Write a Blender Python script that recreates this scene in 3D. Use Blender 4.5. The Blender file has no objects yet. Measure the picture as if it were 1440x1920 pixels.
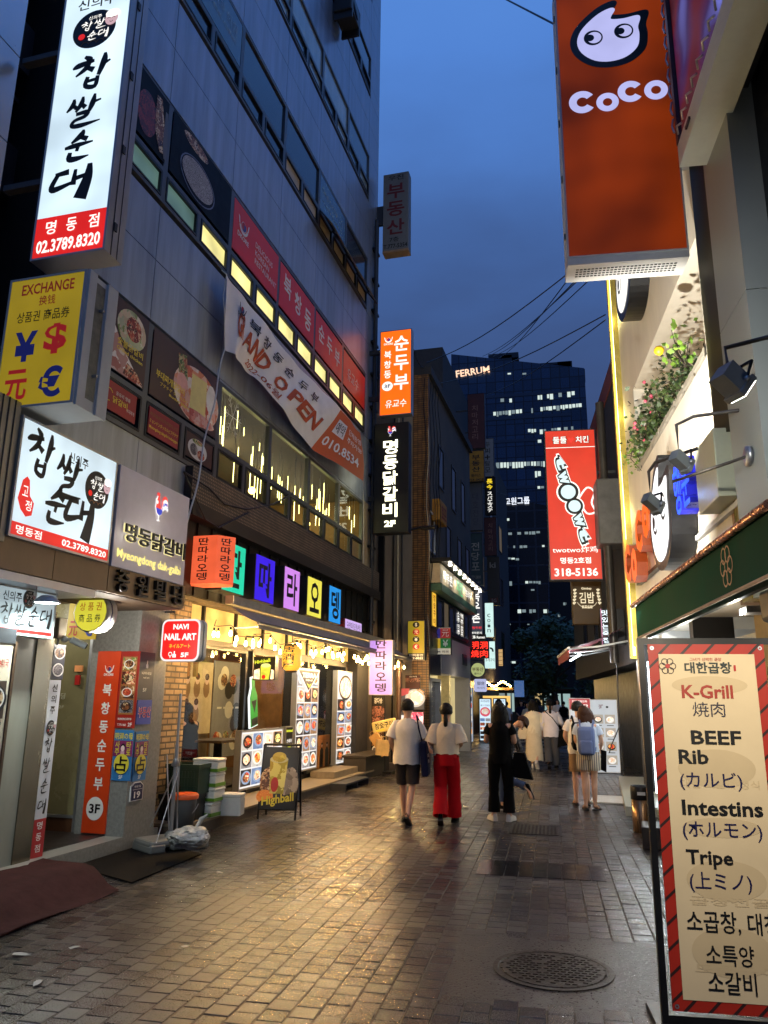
import bpy, bmesh, math, random
from math import sin, cos, pi, radians, sqrt, atan2
from mathutils import Vector, Matrix
random.seed(7)
SC = bpy.context.scene
COL = SC.collection

# ------------------------------------------------------------------ camera
YAW, PITCH, ROLL, EYE, FPX = -.210721, .24025, .0119032, 1.62, 1438.277
cam_data = bpy.data.cameras.new('camera')
cam = bpy.data.objects.new('camera', cam_data)
COL.objects.link(cam)
SC.camera = cam
_f = Vector((sin(YAW)*cos(PITCH), cos(YAW)*cos(PITCH), sin(PITCH)))
_r = Vector((cos(YAW), -sin(YAW), 0))
_u = _r.cross(_f)
CR = cos(ROLL)*_r + sin(ROLL)*_u
CU = -sin(ROLL)*_r + cos(ROLL)*_u
CAMP = Vector((0, 0, EYE))
m4 = Matrix((CR, CU, -_f)).transposed().to_4x4()
m4.translation = CAMP
cam.matrix_world = m4
cam_data.sensor_fit = 'VERTICAL'
cam_data.sensor_height = 36
cam_data.lens = FPX/1920*36
cam_data.clip_start = .05
cam_data.clip_end = 2000

# ------------------------------------------------------------------ world, sun, exposure
def lin(c):
    return tuple(((v/255)/12.92 if v/255 <= .04045 else ((v/255+.055)/1.055)**2.4) for v in c)

W = bpy.data.worlds.new('World'); SC.world = W; W.use_nodes = True
nt = W.node_tree; nt.nodes.clear()
out = nt.nodes.new('ShaderNodeOutputWorld')
sky = nt.nodes.new('ShaderNodeTexSky'); sky.sky_type = 'NISHITA'; sky.sun_disc = False
sky.sun_elevation = radians(-2); sky.sun_rotation = radians(200)
bg1 = nt.nodes.new('ShaderNodeBackground'); bg1.inputs[1].default_value = .05
nt.links.new(sky.outputs[0], bg1.inputs[0])
tc = nt.nodes.new('ShaderNodeTexCoord')
sep = nt.nodes.new('ShaderNodeSeparateXYZ'); nt.links.new(tc.outputs['Generated'], sep.inputs[0])
nz = nt.nodes.new('ShaderNodeTexNoise'); nz.inputs['Scale'].default_value = 2.6; nz.inputs['Detail'].default_value = 6
mp = nt.nodes.new('ShaderNodeMapping'); mp.inputs['Scale'].default_value = (1, 1, 2.6)
nt.links.new(tc.outputs['Generated'], mp.inputs[0]); nt.links.new(mp.outputs[0], nz.inputs['Vector'])
ma = nt.nodes.new('ShaderNodeMath'); ma.operation = 'MULTIPLY_ADD'; ma.inputs[1].default_value = .3
nt.links.new(nz.outputs[0], ma.inputs[0])
sb = nt.nodes.new('ShaderNodeMath'); sb.operation = 'SUBTRACT'; sb.inputs[1].default_value = .15
nt.links.new(sep.outputs[2], sb.inputs[0]); nt.links.new(sb.outputs[0], ma.inputs[2])
rp = nt.nodes.new('ShaderNodeValToRGB'); nt.links.new(ma.outputs[0], rp.inputs[0])
stops = [(0, (26, 36, 64)), (.3, (46, 66, 108)), (.42, (54, 81, 132)), (.55, (64, 101, 164)), (.72, (78, 128, 206)), (1, (90, 144, 222))]
while len(rp.color_ramp.elements) < len(stops): rp.color_ramp.elements.new(.5)
for e, (p, c) in zip(rp.color_ramp.elements, stops):
    e.position = p; e.color = (*lin(c), 1)
bg2 = nt.nodes.new('ShaderNodeBackground'); bg2.inputs[1].default_value = .68
nt.links.new(rp.outputs[0], bg2.inputs[0])
ad = nt.nodes.new('ShaderNodeAddShader')
nt.links.new(bg1.outputs[0], ad.inputs[0]); nt.links.new(bg2.outputs[0], ad.inputs[1]); nt.links.new(ad.outputs[0], out.inputs[0])

sun_d = bpy.data.lights.new('sun', 'SUN'); sun_d.energy = .02; sun_d.angle = radians(25); sun_d.color = (.75, .85, 1)
sun = bpy.data.objects.new('sun', sun_d); COL.objects.link(sun); sun.rotation_euler = (radians(70), 0, radians(20))
SC.view_settings.view_transform = 'Standard'
SC.view_settings.look = 'None'
SC.view_settings.exposure = .62
SC.view_settings.gamma = 1
SC.cycles.use_denoising = True
SC.cycles.max_bounces = 6
SC.cycles.diffuse_bounces = 3
SC.cycles.glossy_bounces = 3
SC.cycles.transparent_max_bounces = 12
SC.cycles.sample_clamp_indirect = 4
SC.cycles.caustics_reflective = False
SC.cycles.caustics_refractive = False

# ------------------------------------------------------------------ measuring: a point of the photograph on a plane of the place
AL, AR = .0619024, -.0553131
def axes(a): return Vector((sin(a), cos(a), 0)), Vector((cos(a), -sin(a), 0))
LU, LN = axes(AL)
RU, RN = axes(AR)
def ray(px, py): return _f + CR*((px-720)/FPX) + CU*((960-py)/FPX)
def hit(p, n, off):
    d = ray(*p)
    return CAMP + d*((off - CAMP.dot(n))/d.dot(n))
def ground(p, z=0): return hit(p, Vector((0, 0, 1)), z)
def at_y(p, y): return hit(p, Vector((0, 1, 0)), y)
def on_wall(p, side, d):
    U, N = (LU, LN) if side == 'L' else (RU, RN)
    q = hit(p, N, d); return q.dot(U), q.z
def on_cross(p, side, s):
    U, N = (LU, LN) if side == 'L' else (RU, RN)
    q = hit(p, U, s); return q.dot(N), q.z
def wpos(side, s, d, z):
    U, N = (LU, LN) if side == 'L' else (RU, RN)
    return U*s + N*d + Vector((0, 0, z))
RZ = {('L', 'wall'): atan2(LU.y, LU.x), ('R', 'wall'): atan2(-RU.y, -RU.x), ('L', 'cross'): -AL, ('R', 'cross'): -AR}

# ------------------------------------------------------------------ materials
MATS = {}
def newmat(name):
    m = bpy.data.materials.new(name); m.use_nodes = True
    b = m.node_tree.nodes['Principled BSDF']
    MATS[name] = m
    return m, m.node_tree, b
def set_in(b, k, v):
    if k in b.inputs: b.inputs[k].default_value = v
def M(name, col=None, rough=.6, metal=0, var=.25, scale=6, bump=0, stretch=(1, 1, 1), spec=.5, alpha=1):
    """plain surface with soft mottling; col is sRGB 0-255 of the bare material"""
    if name in MATS: return MATS[name]
    m, t, b = newmat(name)
    c = lin(col)
    set_in(b, 'Roughness', rough); set_in(b, 'Metallic', metal); set_in(b, 'Specular IOR Level', spec)
    if var:
        tcn = t.nodes.new('ShaderNodeTexCoord'); mpn = t.nodes.new('ShaderNodeMapping'); mpn.inputs['Scale'].default_value = stretch
        t.links.new(tcn.outputs['Object'], mpn.inputs[0])
        n = t.nodes.new('ShaderNodeTexNoise'); n.inputs['Scale'].default_value = scale; n.inputs['Detail'].default_value = 8; n.inputs['Roughness'].default_value = .65
        t.links.new(mpn.outputs[0], n.inputs['Vector'])
        r = t.nodes.new('ShaderNodeValToRGB')
        r.color_ramp.elements[0].position = .3; r.color_ramp.elements[1].position = .72
        r.color_ramp.elements[0].color = (*[v*(1-var) for v in c], 1); r.color_ramp.elements[1].color = (*[min(1, v*(1+var)) for v in c], 1)
        t.links.new(n.outputs[0], r.inputs[0]); t.links.new(r.outputs[0], b.inputs['Base Color'])
        rr = t.nodes.new('ShaderNodeMapRange'); rr.inputs[3].default_value = max(.02, rough-.15); rr.inputs[4].default_value = min(1, rough+.15)
        t.links.new(n.outputs[0], rr.inputs[0]); t.links.new(rr.outputs[0], b.inputs['Roughness'])
        if bump:
            bn = t.nodes.new('ShaderNodeBump'); bn.inputs['Strength'].default_value = bump; bn.inputs['Distance'].default_value = .02
            t.links.new(n.outputs[0], bn.inputs['Height']); t.links.new(bn.outputs[0], b.inputs['Normal'])
    else:
        b.inputs['Base Color'].default_value = (*c, 1)
    return m
def E(name, col, strength=1, base=.3, rough=.35, uneven=0, scale=2.5):
    """something that gives off light: lightbox film, lamp, screen"""
    if name in MATS: return MATS[name]
    if strength <= 1.35: strength *= .72
    m, t, b = newmat(name)
    c = lin(col)
    b.inputs['Base Color'].default_value = (*[v*base for v in c], 1)
    set_in(b, 'Roughness', rough)
    b.inputs['Emission Color'].default_value = (*c, 1)
    b.inputs['Emission Strength'].default_value = strength
    if uneven:
        tcn = t.nodes.new('ShaderNodeTexCoord')
        n = t.nodes.new('ShaderNodeTexNoise'); n.inputs['Scale'].default_value = scale; n.inputs['Detail'].default_value = 2
        t.links.new(tcn.outputs['Object'], n.inputs['Vector'])
        rr = t.nodes.new('ShaderNodeMapRange'); rr.inputs[1].default_value = .3; rr.inputs[2].default_value = .7
        rr.inputs[3].default_value = strength*(1-uneven); rr.inputs[4].default_value = strength*(1+uneven)
        t.links.new(n.outputs[0], rr.inputs[0]); t.links.new(rr.outputs[0], b.inputs['Emission Strength'])
    return m
def glass(name, tint=(255, 255, 255), refl=.16, rough=.03):
    if name in MATS: return MATS[name]
    m, t, b = newmat(name)
    t.nodes.remove(b)
    o = t.nodes['Material Output']
    tr = t.nodes.new('ShaderNodeBsdfTransparent'); tr.inputs[0].default_value = (*lin(tint), 1)
    gl = t.nodes.new('ShaderNodeBsdfGlossy'); gl.inputs['Roughness'].default_value = rough; gl.inputs[0].default_value = (.9, .95, 1, 1)
    mx = t.nodes.new('ShaderNodeMixShader')
    lw = t.nodes.new('ShaderNodeLayerWeight'); lw.inputs[0].default_value = .25
    mr = t.nodes.new('ShaderNodeMapRange'); mr.inputs[3].default_value = refl*.5; mr.inputs[4].default_value = min(1, refl*4)
    t.links.new(lw.outputs['Facing'], mr.inputs[0]); t.links.new(mr.outputs[0], mx.inputs[0])
    t.links.new(tr.outputs[0], mx.inputs[1]); t.links.new(gl.outputs[0], mx.inputs[2]); t.links.new(mx.outputs[0], o.inputs[0])
    return m
def food(name, cols, lit=0, scale=22, rough=.4):
    """printed photograph of food: patches of the given colours; lit = backlit film"""
    if name in MATS: return MATS[name]
    m, t, b = newmat(name)
    tcn = t.nodes.new('ShaderNodeTexCoord')
    v = t.nodes.new('ShaderNodeTexVoronoi'); v.inputs['Scale'].default_value = scale
    n = t.nodes.new('ShaderNodeTexNoise'); n.inputs['Scale'].default_value = scale*.8; n.inputs['Detail'].default_value = 5
    t.links.new(tcn.outputs['Object'], n.inputs['Vector'])
    mx = t.nodes.new('ShaderNodeMixRGB'); mx.inputs[0].default_value = .25
    t.links.new(tcn.outputs['Object'], mx.inputs[1]); t.links.new(n.outputs['Color'], mx.inputs[2]); t.links.new(mx.outputs[0], v.inputs['Vector'])
    s2 = t.nodes.new('ShaderNodeSeparateColor'); t.links.new(v.outputs['Color'], s2.inputs[0])
    r = t.nodes.new('ShaderNodeValToRGB'); r.color_ramp.interpolation = 'LINEAR'
    while len(r.color_ramp.elements) < len(cols): r.color_ramp.elements.new(.5)
    for i, (e, c) in enumerate(zip(r.color_ramp.elements, cols)):
        e.position = .1+.8*i/max(1, len(cols)-1); e.color = (*lin(c), 1)
    t.links.new(s2.outputs[0], r.inputs[0])
    set_in(b, 'Roughness', rough)
    t.links.new(r.outputs[0], b.inputs['Base Color'])
    if lit:
        lit *= .72
        t.links.new(r.outputs[0], b.inputs['Emission Color']); b.inputs['Emission Strength'].default_value = lit
    return m

# ------------------------------------------------------------------ lettering
_txt = {}
def glyphs(s, bold=0.0):
    """outline mesh of a word: vertices scaled to its own box, faces, aspect ratio"""
    if any(ord(c) > 0x2e80 for c in s): bold *= .42
    elif bold > .02: bold = .02+(bold-.02)*.5
    k = (s, bold)
    if k in _txt: return _txt[k]
    cu = bpy.data.curves.new('w', 'FONT'); cu.body = s; cu.resolution_u = 2 if bold < .05 else 5; cu.offset = bold; cu.fill_mode = 'FRONT'
    ob = bpy.data.objects.new('w', cu); 
    me = bpy.data.meshes.new_from_object(ob)
    vs = [(v.co.x, v.co.y) for v in me.vertices]; fs = [tuple(p.vertices) for p in me.polygons]
    bpy.data.objects.remove(ob); bpy.data.curves.remove(cu); bpy.data.meshes.remove(me)
    if not vs:
        _txt[k] = ([], [], 1.0); return _txt[k]
    x0 = min(v[0] for v in vs); x1 = max(v[0] for v in vs); y0 = min(v[1] for v in vs); y1 = max(v[1] for v in vs)
    w = max(1e-6, x1-x0); h = max(1e-6, y1-y0)
    _txt[k] = ([((x-x0)/w, (y-y0)/h) for x, y in vs], fs, w/h)
    return _txt[k]

# ------------------------------------------------------------------ mesh builder: x right, z up, the front looks to -y
class MB:
    def __init__(self): self.v = []; self.f = []; self.fm = []; self.mats = []; self.sm = []
    def mi(self, m):
        if m not in self.mats: self.mats.append(m)
        return self.mats.index(m)
    def face(self, pts, m, smooth=False):
        n = len(self.v); self.v += [tuple(p) for p in pts]; self.f.append(tuple(range(n, n+len(pts)))); self.fm.append(self.mi(m)); self.sm.append(smooth)
    def grid(self, rows, m, smooth=True, close=False):
        n = len(self.v); k = len(rows[0]); i = self.mi(m)
        for r in rows: self.v += [tuple(p) for p in r]
        for a in range(len(rows)-1):
            for b in range(k if close else k-1):
                c = (b+1) % k
                self.f.append((n+a*k+b, n+a*k+c, n+(a+1)*k+c, n+(a+1)*k+b)); self.fm.append(i); self.sm.append(smooth)
        return self
    def box(self, x0, x1, y0, y1, z0, z1, m):
        n = len(self.v); i = self.mi(m)
        self.v += [(x, y, z) for z in (z0, z1) for y in (y0, y1) for x in (x0, x1)]
        for q in ((0, 2, 3, 1), (4, 5, 7, 6), (0, 1, 5, 4), (2, 6, 7, 3), (0, 4, 6, 2), (1, 3, 7, 5)):
            self.f.append(tuple(n+k for k in q)); self.fm.append(i); self.sm.append(False)
        return self
    def bbox(self, x0, x1, y0, y1, z0, z1, m, b=.01):
        """box with its twelve edges broken"""
        bm = bmesh.new(); bmesh.ops.create_cube(bm, size=1)
        for v in bm.verts: v.co = (x0+(v.co.x+.5)*(x1-x0), y0+(v.co.y+.5)*(y1-y0), z0+(v.co.z+.5)*(z1-z0))
        bmesh.ops.bevel(bm, geom=list(bm.edges), offset=b, segments=2, profile=.5, affect='EDGES')
        self.add(bm, m); bm.free(); return self
    def add(self, bm, m, smooth=False):
        n = len(self.v); i = self.mi(m); bm.verts.index_update()
        self.v += [tuple(v.co) for v in bm.verts]
        for f in bm.faces: self.f.append(tuple(n+v.index for v in f.verts)); self.fm.append(i); self.sm.append(smooth)
    def quad(self, x0, x1, z0, z1, y, m): self.face([(x0, y, z0), (x1, y, z0), (x1, y, z1), (x0, y, z1)], m)
    def prism(self, poly, y0, y1, m, fm=None):
        """outline (x,z) counter-clockwise, front at y0, back at y1"""
        n = len(poly)
        self.face([(x, y0, z) for x, z in poly], fm or m); self.face([(x, y1, z) for x, z in reversed(poly)], m)
        for i in range(n):
            a = poly[i]; b = poly[(i+1) % n]
            self.face([(a[0], y0, a[1]), (a[0], y1, a[1]), (b[0], y1, b[1]), (b[0], y0, b[1])], m)
        return self
    def flat(self, poly, y, m): self.face([(x, y, z) for x, z in poly], m)
    def disc(self, cx, cz, rx, rz, y, m, n=24, a0=0, a1=2*pi):
        full = abs(a1-a0-2*pi) < 1e-6
        pts = [(cx+rx*cos(a0+(a1-a0)*i/n), y, cz+rz*sin(a0+(a1-a0)*i/n)) for i in range(n if full else n+1)]
        self.face(pts, m)
    def ring(self, cx, cz, r0, r1, y, m, n=28, a0=0, a1=2*pi, kz=1):
        for i in range(n):
            a = a0+(a1-a0)*i/n; b = a0+(a1-a0)*(i+1)/n
            self.face([(cx+r0*cos(a), y, cz+kz*r0*sin(a)), (cx+r1*cos(a), y, cz+kz*r1*sin(a)), (cx+r1*cos(b), y, cz+kz*r1*sin(b)), (cx+r0*cos(b), y, cz+kz*r0*sin(b))], m)
    def tube(self, path, r, m, n=8, cap=True):
        P = [Vector(p) for p in path]; R = r if isinstance(r, (list, tuple)) else [r]*len(P); rows = []
        ref = Vector((0, 0, 1)) if abs((P[-1]-P[0]).normalized().z) < .9 else Vector((1, 0, 0))
        for i, p in enumerate(P):
            t = (P[min(i+1, len(P)-1)]-P[max(i-1, 0)]).normalized()
            a = t.cross(ref).normalized(); b = a.cross(t)
            rows.append([p+(a*cos(2*pi*k/n)+b*sin(2*pi*k/n))*R[i] for k in range(n)])
        self.grid(rows, m, True, True)
        if cap:
            self.face(list(reversed(rows[0])), m); self.face(rows[-1], m)
        return self
    def cyl(self, p0, p1, r0, r1, m, n=16): return self.tube([p0, p1], [r0, r1], m, n)
    def lathe(self, prof, c, m, n=20, axis='z'):
        rows = []
        for r, h in prof:
            row = []
            for k in range(n):
                a = 2*pi*k/n
                q = (r*cos(a), r*sin(a), h) if axis == 'z' else (r*cos(a), h, r*sin(a))
                row.append((c[0]+q[0], c[1]+q[1], c[2]+q[2]))
            rows.append(row)
        return self.grid(rows, m, True, True)
    def ball(self, c, r, m, n=10, k=None):
        r = r if isinstance(r, (list, tuple)) else (r, r, r); k = k or n
        rows = []
        for i in range(k+1):
            a = -pi/2+pi*i/k; q = max(.02, cos(a))
            rows.append([(c[0]+r[0]*q*cos(2*pi*j/n), c[1]+r[1]*q*sin(2*pi*j/n), c[2]+r[2]*sin(a)) for j in range(n)])
        return self.grid(rows, m, True, True)
    def text(self, s, cx, cz, h, m, y=-.004, w=None, bold=.012, align='c', skew=0, rot=0, maxw=None):
        vs, fs, asp = glyphs(s, bold)
        ww = w if w else h*asp
        if maxw and ww > maxw: ww = maxw
        x0 = cx-ww/2 if align == 'c' else (cx if align == 'l' else cx-ww)
        n = len(self.v); i = self.mi(m); cr, sr = cos(rot), sin(rot); mx = x0+ww/2
        for a, b in vs:
            X = x0+a*ww+(b-.5)*h*skew-mx; Z = (b-.5)*h
            self.v.append((mx+X*cr-Z*sr, y, cz+X*sr+Z*cr))
        for f in fs: self.f.append(tuple(n+k for k in f)); self.fm.append(i); self.sm.append(False)
        return self
    def vtext(self, s, cx, z1, z0, w, m, y=-.004, bold=.02, fill=.82):
        ch = [c for c in s]; st = (z1-z0)/len(ch)
        for i, c in enumerate(ch):
            if c != ' ': self.text(c, cx, z1-st*(i+.5), st*fill, m, y, w, bold)
        return self
    def text3(self, s, cx, cz, h, m, fm, y0, y1, w=None, bold=.012):
        """raised letters: front film fm, returns m"""
        vs, fs, asp = glyphs(s, bold); ww = w or h*asp
        P = [(cx-ww/2+a*ww, cz-h/2+b*h) for a, b in vs]
        n = len(self.v); i = self.mi(m); j = self.mi(fm)
        self.v += [(x, y0, z) for x, z in P]+[(x, y1, z) for x, z in P]; k = len(P)
        ed = {}
        for f in fs:
            self.f.append(tuple(n+q for q in f)); self.fm.append(j); self.sm.append(False)
            for a, b in zip(f, f[1:]+f[:1]): ed[(a, b)] = 1
        for a, b in ed:
            if (b, a) not in ed:
                self.f.append((n+a, n+k+a, n+k+b, n+b)); self.fm.append(i); self.sm.append(False)
        return self
    def stroke(self, pts, x0, z0, w, h, m, y=-.004, kw=1):
        """tapered brush stroke through (x, z, width) in a unit cell"""
        P = [Vector((x0+p[0]*w, z0+p[1]*h, p[2]*min(w, h)*kw)) for p in pts]
        if len(P) == 2: P = [P[0], (P[0]+P[1])/2, P[1]]
        Q = []
        for i in range(len(P)-1):
            a = P[max(i-1, 0)]; b = P[i]; c = P[i+1]; d = P[min(i+2, len(P)-1)]
            for k in range(4):
                t = k/4
                Q.append(.5*((2*b)+(c-a)*t+(2*a-5*b+4*c-d)*t*t+(3*b-a-3*c+d)*t**3))
        Q.append(P[-1])
        rows = []
        for i, q in enumerate(Q):
            t = (Q[min(i+1, len(Q)-1)]-Q[max(i-1, 0)]); t = Vector((t.x, t.y)); t = t.normalized() if t.length else Vector((1, 0))
            nx, nz_ = -t.y, t.x; r = max(.004*w, q.z*.62)
            rows.append([(q.x-nx*r, y, q.y-nz_*r), (q.x+nx*r, y, q.y+nz_*r)])
        self.grid(rows, m, False)
        return self
    def mesh(self, name):
        me = bpy.data.meshes.new(name); me.from_pydata(self.v, [], self.f)
        for m in self.mats: me.materials.append(m)
        me.polygons.foreach_set('material_index', self.fm); me.polygons.foreach_set('use_smooth', self.sm)
        me.update(); return me

# ------------------------------------------------------------------ things and parts
def tag(o, label=None, cat=None, group=None, kind=None):
    if label: o['label'] = label
    if cat: o['category'] = cat
    if group: o['group'] = group
    if kind: o['kind'] = kind
    return o
def thing(name, label, cat, loc=(0, 0, 0), rz=0, group=None):
    o = bpy.data.objects.new(name, None); o.empty_display_size = .1; COL.objects.link(o); o.location = loc; o.rotation_euler = (0, 0, rz)
    return tag(o, label, cat, group)
def part(name, mb, parent=None, label=None):
    o = bpy.data.objects.new(name, mb.mesh(name)); COL.objects.link(o); o.parent = parent
    if label: o['label'] = label
    return o
def solo(name, mb, label, cat, loc=(0, 0, 0), rz=0, group=None):
    o = part(name, mb); o.location = loc; o.rotation_euler = (0, 0, rz); return tag(o, label, cat, group)
def struct(name, mb, loc=(0, 0, 0), rz=0):
    o = part(name, mb); o.location = loc; o.rotation_euler = (0, 0, rz); o['kind'] = 'structure'; return o
def copy_tree(o, parent=None, **kw):
    c = o.copy(); COL.objects.link(c); c.parent = parent
    for ch in list(o.children): copy_tree(ch, c)
    return c
def lamp(name, kind, loc, energy, col=(1, .8, .5), size=.05, aim=None, spot=90, parent=None):
    d = bpy.data.lights.new(name, kind); d.energy = energy; d.color = col
    if kind in ('POINT', 'SPOT'): d.shadow_soft_size = min(size, .025)
    if kind == 'AREA': d.size = size
    if kind == 'SPOT': d.spot_size = radians(spot); d.spot_blend = .6
    o = bpy.data.objects.new(name, d); COL.objects.link(o); o.location = loc
    if aim is not None: o.rotation_euler = (Vector(aim)-Vector(loc)).to_track_quat('-Z', 'Y').to_euler()
    return o

class Sheet:
    """a sign or board measured from four corners of the photograph (TL, TR, BL, BR)"""
    def __init__(s, name, label, cat, q, side='L', kind='wall', at=0, group=None):
        if kind == 'wall':
            P = [on_wall(p, side, at) for p in q]
            sg = 1 if side == 'L' else -1
            xs = [sg*p[0] for p in P]
        else:
            P = [on_cross(p, side, at) for p in q]; xs = [p[0] for p in P]
        x0 = (xs[0]+xs[2])/2; x1 = (xs[1]+xs[3])/2; z0 = (P[2][1]+P[3][1])/2; z1 = (P[0][1]+P[1][1])/2
        s.w = x1-x0; s.h = z1-z0; s.z0 = z0
        loc = wpos(side, (x0 if side == 'L' else -x0), at, z0) if kind == 'wall' else wpos(side, at, x0, z0)
        s.root = thing(name, label, cat, loc, RZ[(side, kind)], group)
        s.t = MB(); s.side, s.kind, s.at, s.x0 = side, kind, at, x0
    def lightbox(s, face, body, depth=.18, lip=.02, cabinet='cabinet', panel='face_panel'):
        b = MB(); w, h = s.w, s.h
        b.box(0, w, .006, depth, 0, h, body)
        for a in ((0, lip, 0, h), (w-lip, w, 0, h), (lip, w-lip, 0, lip), (lip, w-lip, h-lip, h)): b.box(a[0], a[1], -.006, .006, a[2], a[3], body)
        part(cabinet, b, s.root)
        f = MB(); f.quad(lip, w-lip, lip, h-lip, 0, face); part(panel, f, s.root)
        return s
    def done(s, name='lettering'):
        if s.t.f: part(name, s.t, s.root)
        return s.root

# ------------------------------------------------------------------ common materials
BLACK = M('black_film', (14, 14, 16), .45, var=.1)
BLACKM = M('black_metal', (22, 22, 24), .4, .3, var=.2)
DARKG = M('dark_grey_metal', (58, 60, 64), .45, .4, var=.2)
ALU = M('aluminium', (170, 172, 176), .35, .8, var=.12, scale=3)
WHITEM = M('white_metal', (205, 207, 205), .45, .1, var=.1, scale=3)
WHITEP = M('white_paint', (220, 220, 216), .5, var=.08)
BEIGEM = M('beige_metal', (190, 178, 150), .5, .2, var=.15)
WLET = E('white_lit_letters', (255, 252, 244), 1.1)
REDF = E('red_lit_film', (226, 34, 26), .85, uneven=.12)
BLIT = M('black_lettering', (10, 10, 12), .5, var=0)
WPRINT = M('white_print', (225, 225, 222), .5, var=.05)
RPRINT = M('red_print', (170, 24, 22), .45, var=.1)

BRUSH = {
 '찹': [[(.28, .99, .04), (.42, .88, .09), (.4, .82, .05)], [(.0, .68, .03), (.15, .75, .09), (.54, .82, .05)], [(.42, .8, .07), (.33, .62, .08), (.1, .44, .03)], [(.34, .66, .05), (.55, .54, .09)], [(.8, .99, .04), (.79, .75, .1), (.68, .35, .06)], [(.74, .64, .07), (.95, .74, .03)], [(.42, .36, .06), (.38, .1, .07), (.62, .04, .07), (.67, .34, .06)], [(.42, .22, .05), (.62, .24, .05)]],
 '쌀': [[(.2, .95, .04), (.18, .75, .09), (.02, .55, .03)], [(.18, .75, .06), (.3, .62, .07)], [(.45, .98, .04), (.42, .75, .09), (.28, .5, .04)], [(.42, .74, .06), (.55, .6, .08)], [(.78, 1, .04), (.74, .72, .1), (.66, .45, .06)], [(.72, .72, .06), (.97, .78, .03)], [(.3, .42, .06), (.62, .44, .08), (.55, .3, .07), (.28, .22, .06), (.22, .06, .07), (.5, .03, .08), (1, .1, .02)]],
 '순': [[(.62, 1, .04), (.55, .82, .11), (.25, .6, .04)], [(.52, .78, .07), (.78, .66, .09)], [(.05, .46, .05), (.4, .5, .09), (.97, .55, .03)], [(.5, .5, .07), (.46, .3, .06)], [(.25, .3, .07), (.24, .08, .1), (.5, .05, .09), (.88, .1, .02)]],
 '대': [[(.08, .82, .06), (.42, .86, .09)], [(.14, .8, .07), (.02, .5, .08), (.1, .4, .09), (.5, .52, .05)], [(.58, .9, .05), (.55, .45, .09)], [(.55, .62, .07), (.82, .68, .06)], [(.92, 1, .07), (.9, .6, .14), (.76, .02, .2)]]}
def brush(mb, ch, x0, z0, w, h, m, y=-.004, kw=1):
    for s in BRUSH[ch]: mb.stroke(s, x0, z0, w, h, m, y, kw)
SKINPR = E('print_skin', (232, 190, 196), .7)
def emblem(mb, cx, cz, rx, rz, lit=True, y=-.005):
    """round black crest with white brush words, a gold wave and a small cook's head"""
    wl = WLET if lit else WPRINT
    mb.disc(cx, cz, rx, rz, y, BLACK, 36)
    gold = M('gold_print', (150, 98, 52), .5)
    for k in range(3):
        mb.ring(cx+rx*(-.35+.35*k), cz-rz*.82, rx*.16, rx*.2, y-.002, gold, 10, .2, pi-.2)
    for i, c in enumerate('찹쌀'): brush(mb, c, cx-rx*.62+i*rx*.6, cz-rz*.02, rx*.55, rz*.5, wl, y-.003, 1.1)
    for i, c in enumerate('순대'): brush(mb, c, cx-rx*.3+i*rx*.52, cz-rz*.58, rx*.48, rz*.48, wl, y-.003, 1.1)
    mb.text('신의주', cx, cz+rz*.62, rz*.2, wl, y-.003, rx*.6)
    mb.disc(cx-rx*.55, cz-rz*.3, rx*.16, rz*.16, y-.003, RPRINT if not lit else REDF, 12)
    sk = SKINPR if lit else M('print_skin_unlit', (200, 160, 165), .5, var=0)
    hx, hz = cx+rx*.78, cz+rz*.35
    mb.disc(hx, hz, rx*.3, rz*.36, y-.004, sk, 20)
    mb.disc(hx+rx*.04, hz+rz*.26, rx*.33, rz*.22, y-.005, wl, 18)
    mb.box(hx-rx*.26, hx+rx*.3, y-.007, y-.005, hz+rz*.1, hz+rz*.17, wl)
    for dx in (-.12, .1): mb.ring(hx+rx*dx, hz-rz*.02, rx*.05, rx*.075, y-.006, BLIT, 8, .2, pi-.2)
    mb.ring(hx, hz-rz*.12, rx*.06, rx*.085, y-.006, BLIT, 8, pi+.3, 2*pi-.3)
BLUEF = E('blue_print_lit', (40, 70, 170), .6)
def bowl_mark(mb, cx, cz, r, word=True, lit=False, y=-.005, dark=False):
    """crest of two hands holding a red and blue ball, the word below"""
    wm = BLIT if dark else (WLET if lit else WPRINT); rd = REDF if lit else RPRINT
    bl = BLUEF if lit else M('blue_print', (34, 60, 140), .5, var=.05)
    mb.disc(cx, cz+r*.25, r*.42, r*.42, y, wm, 20)
    mb.disc(cx, cz+r*.25, r*.38, r*.38, y-.001, bl, 20)
    mb.disc(cx, cz+r*.25, r*.38, r*.38, y-.002, rd, 14, .35, pi+.35)
    mb.disc(cx-r*.17, cz+r*.19, r*.19, r*.19, y-.003, rd, 12); mb.disc(cx+r*.17, cz+r*.31, r*.19, r*.19, y-.0035, bl, 12)
    mb.ring(cx, cz+r*.35, r*.55, r*.78, y, wm, 16, pi+.25, 2*pi-.25)
    for sx in (-1, 1): mb.flat([(cx+sx*r*.62, cz+r*.2), (cx+sx*r*.8, cz+r*.25), (cx+sx*r*.92, cz+r*.85), (cx+sx*r*.74, cz+r*.75)][::sx], y, wm)
    if word: mb.text('DKORE', cx, cz-r*.72, r*.42, wm, y, r*1.9, .02)
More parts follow.
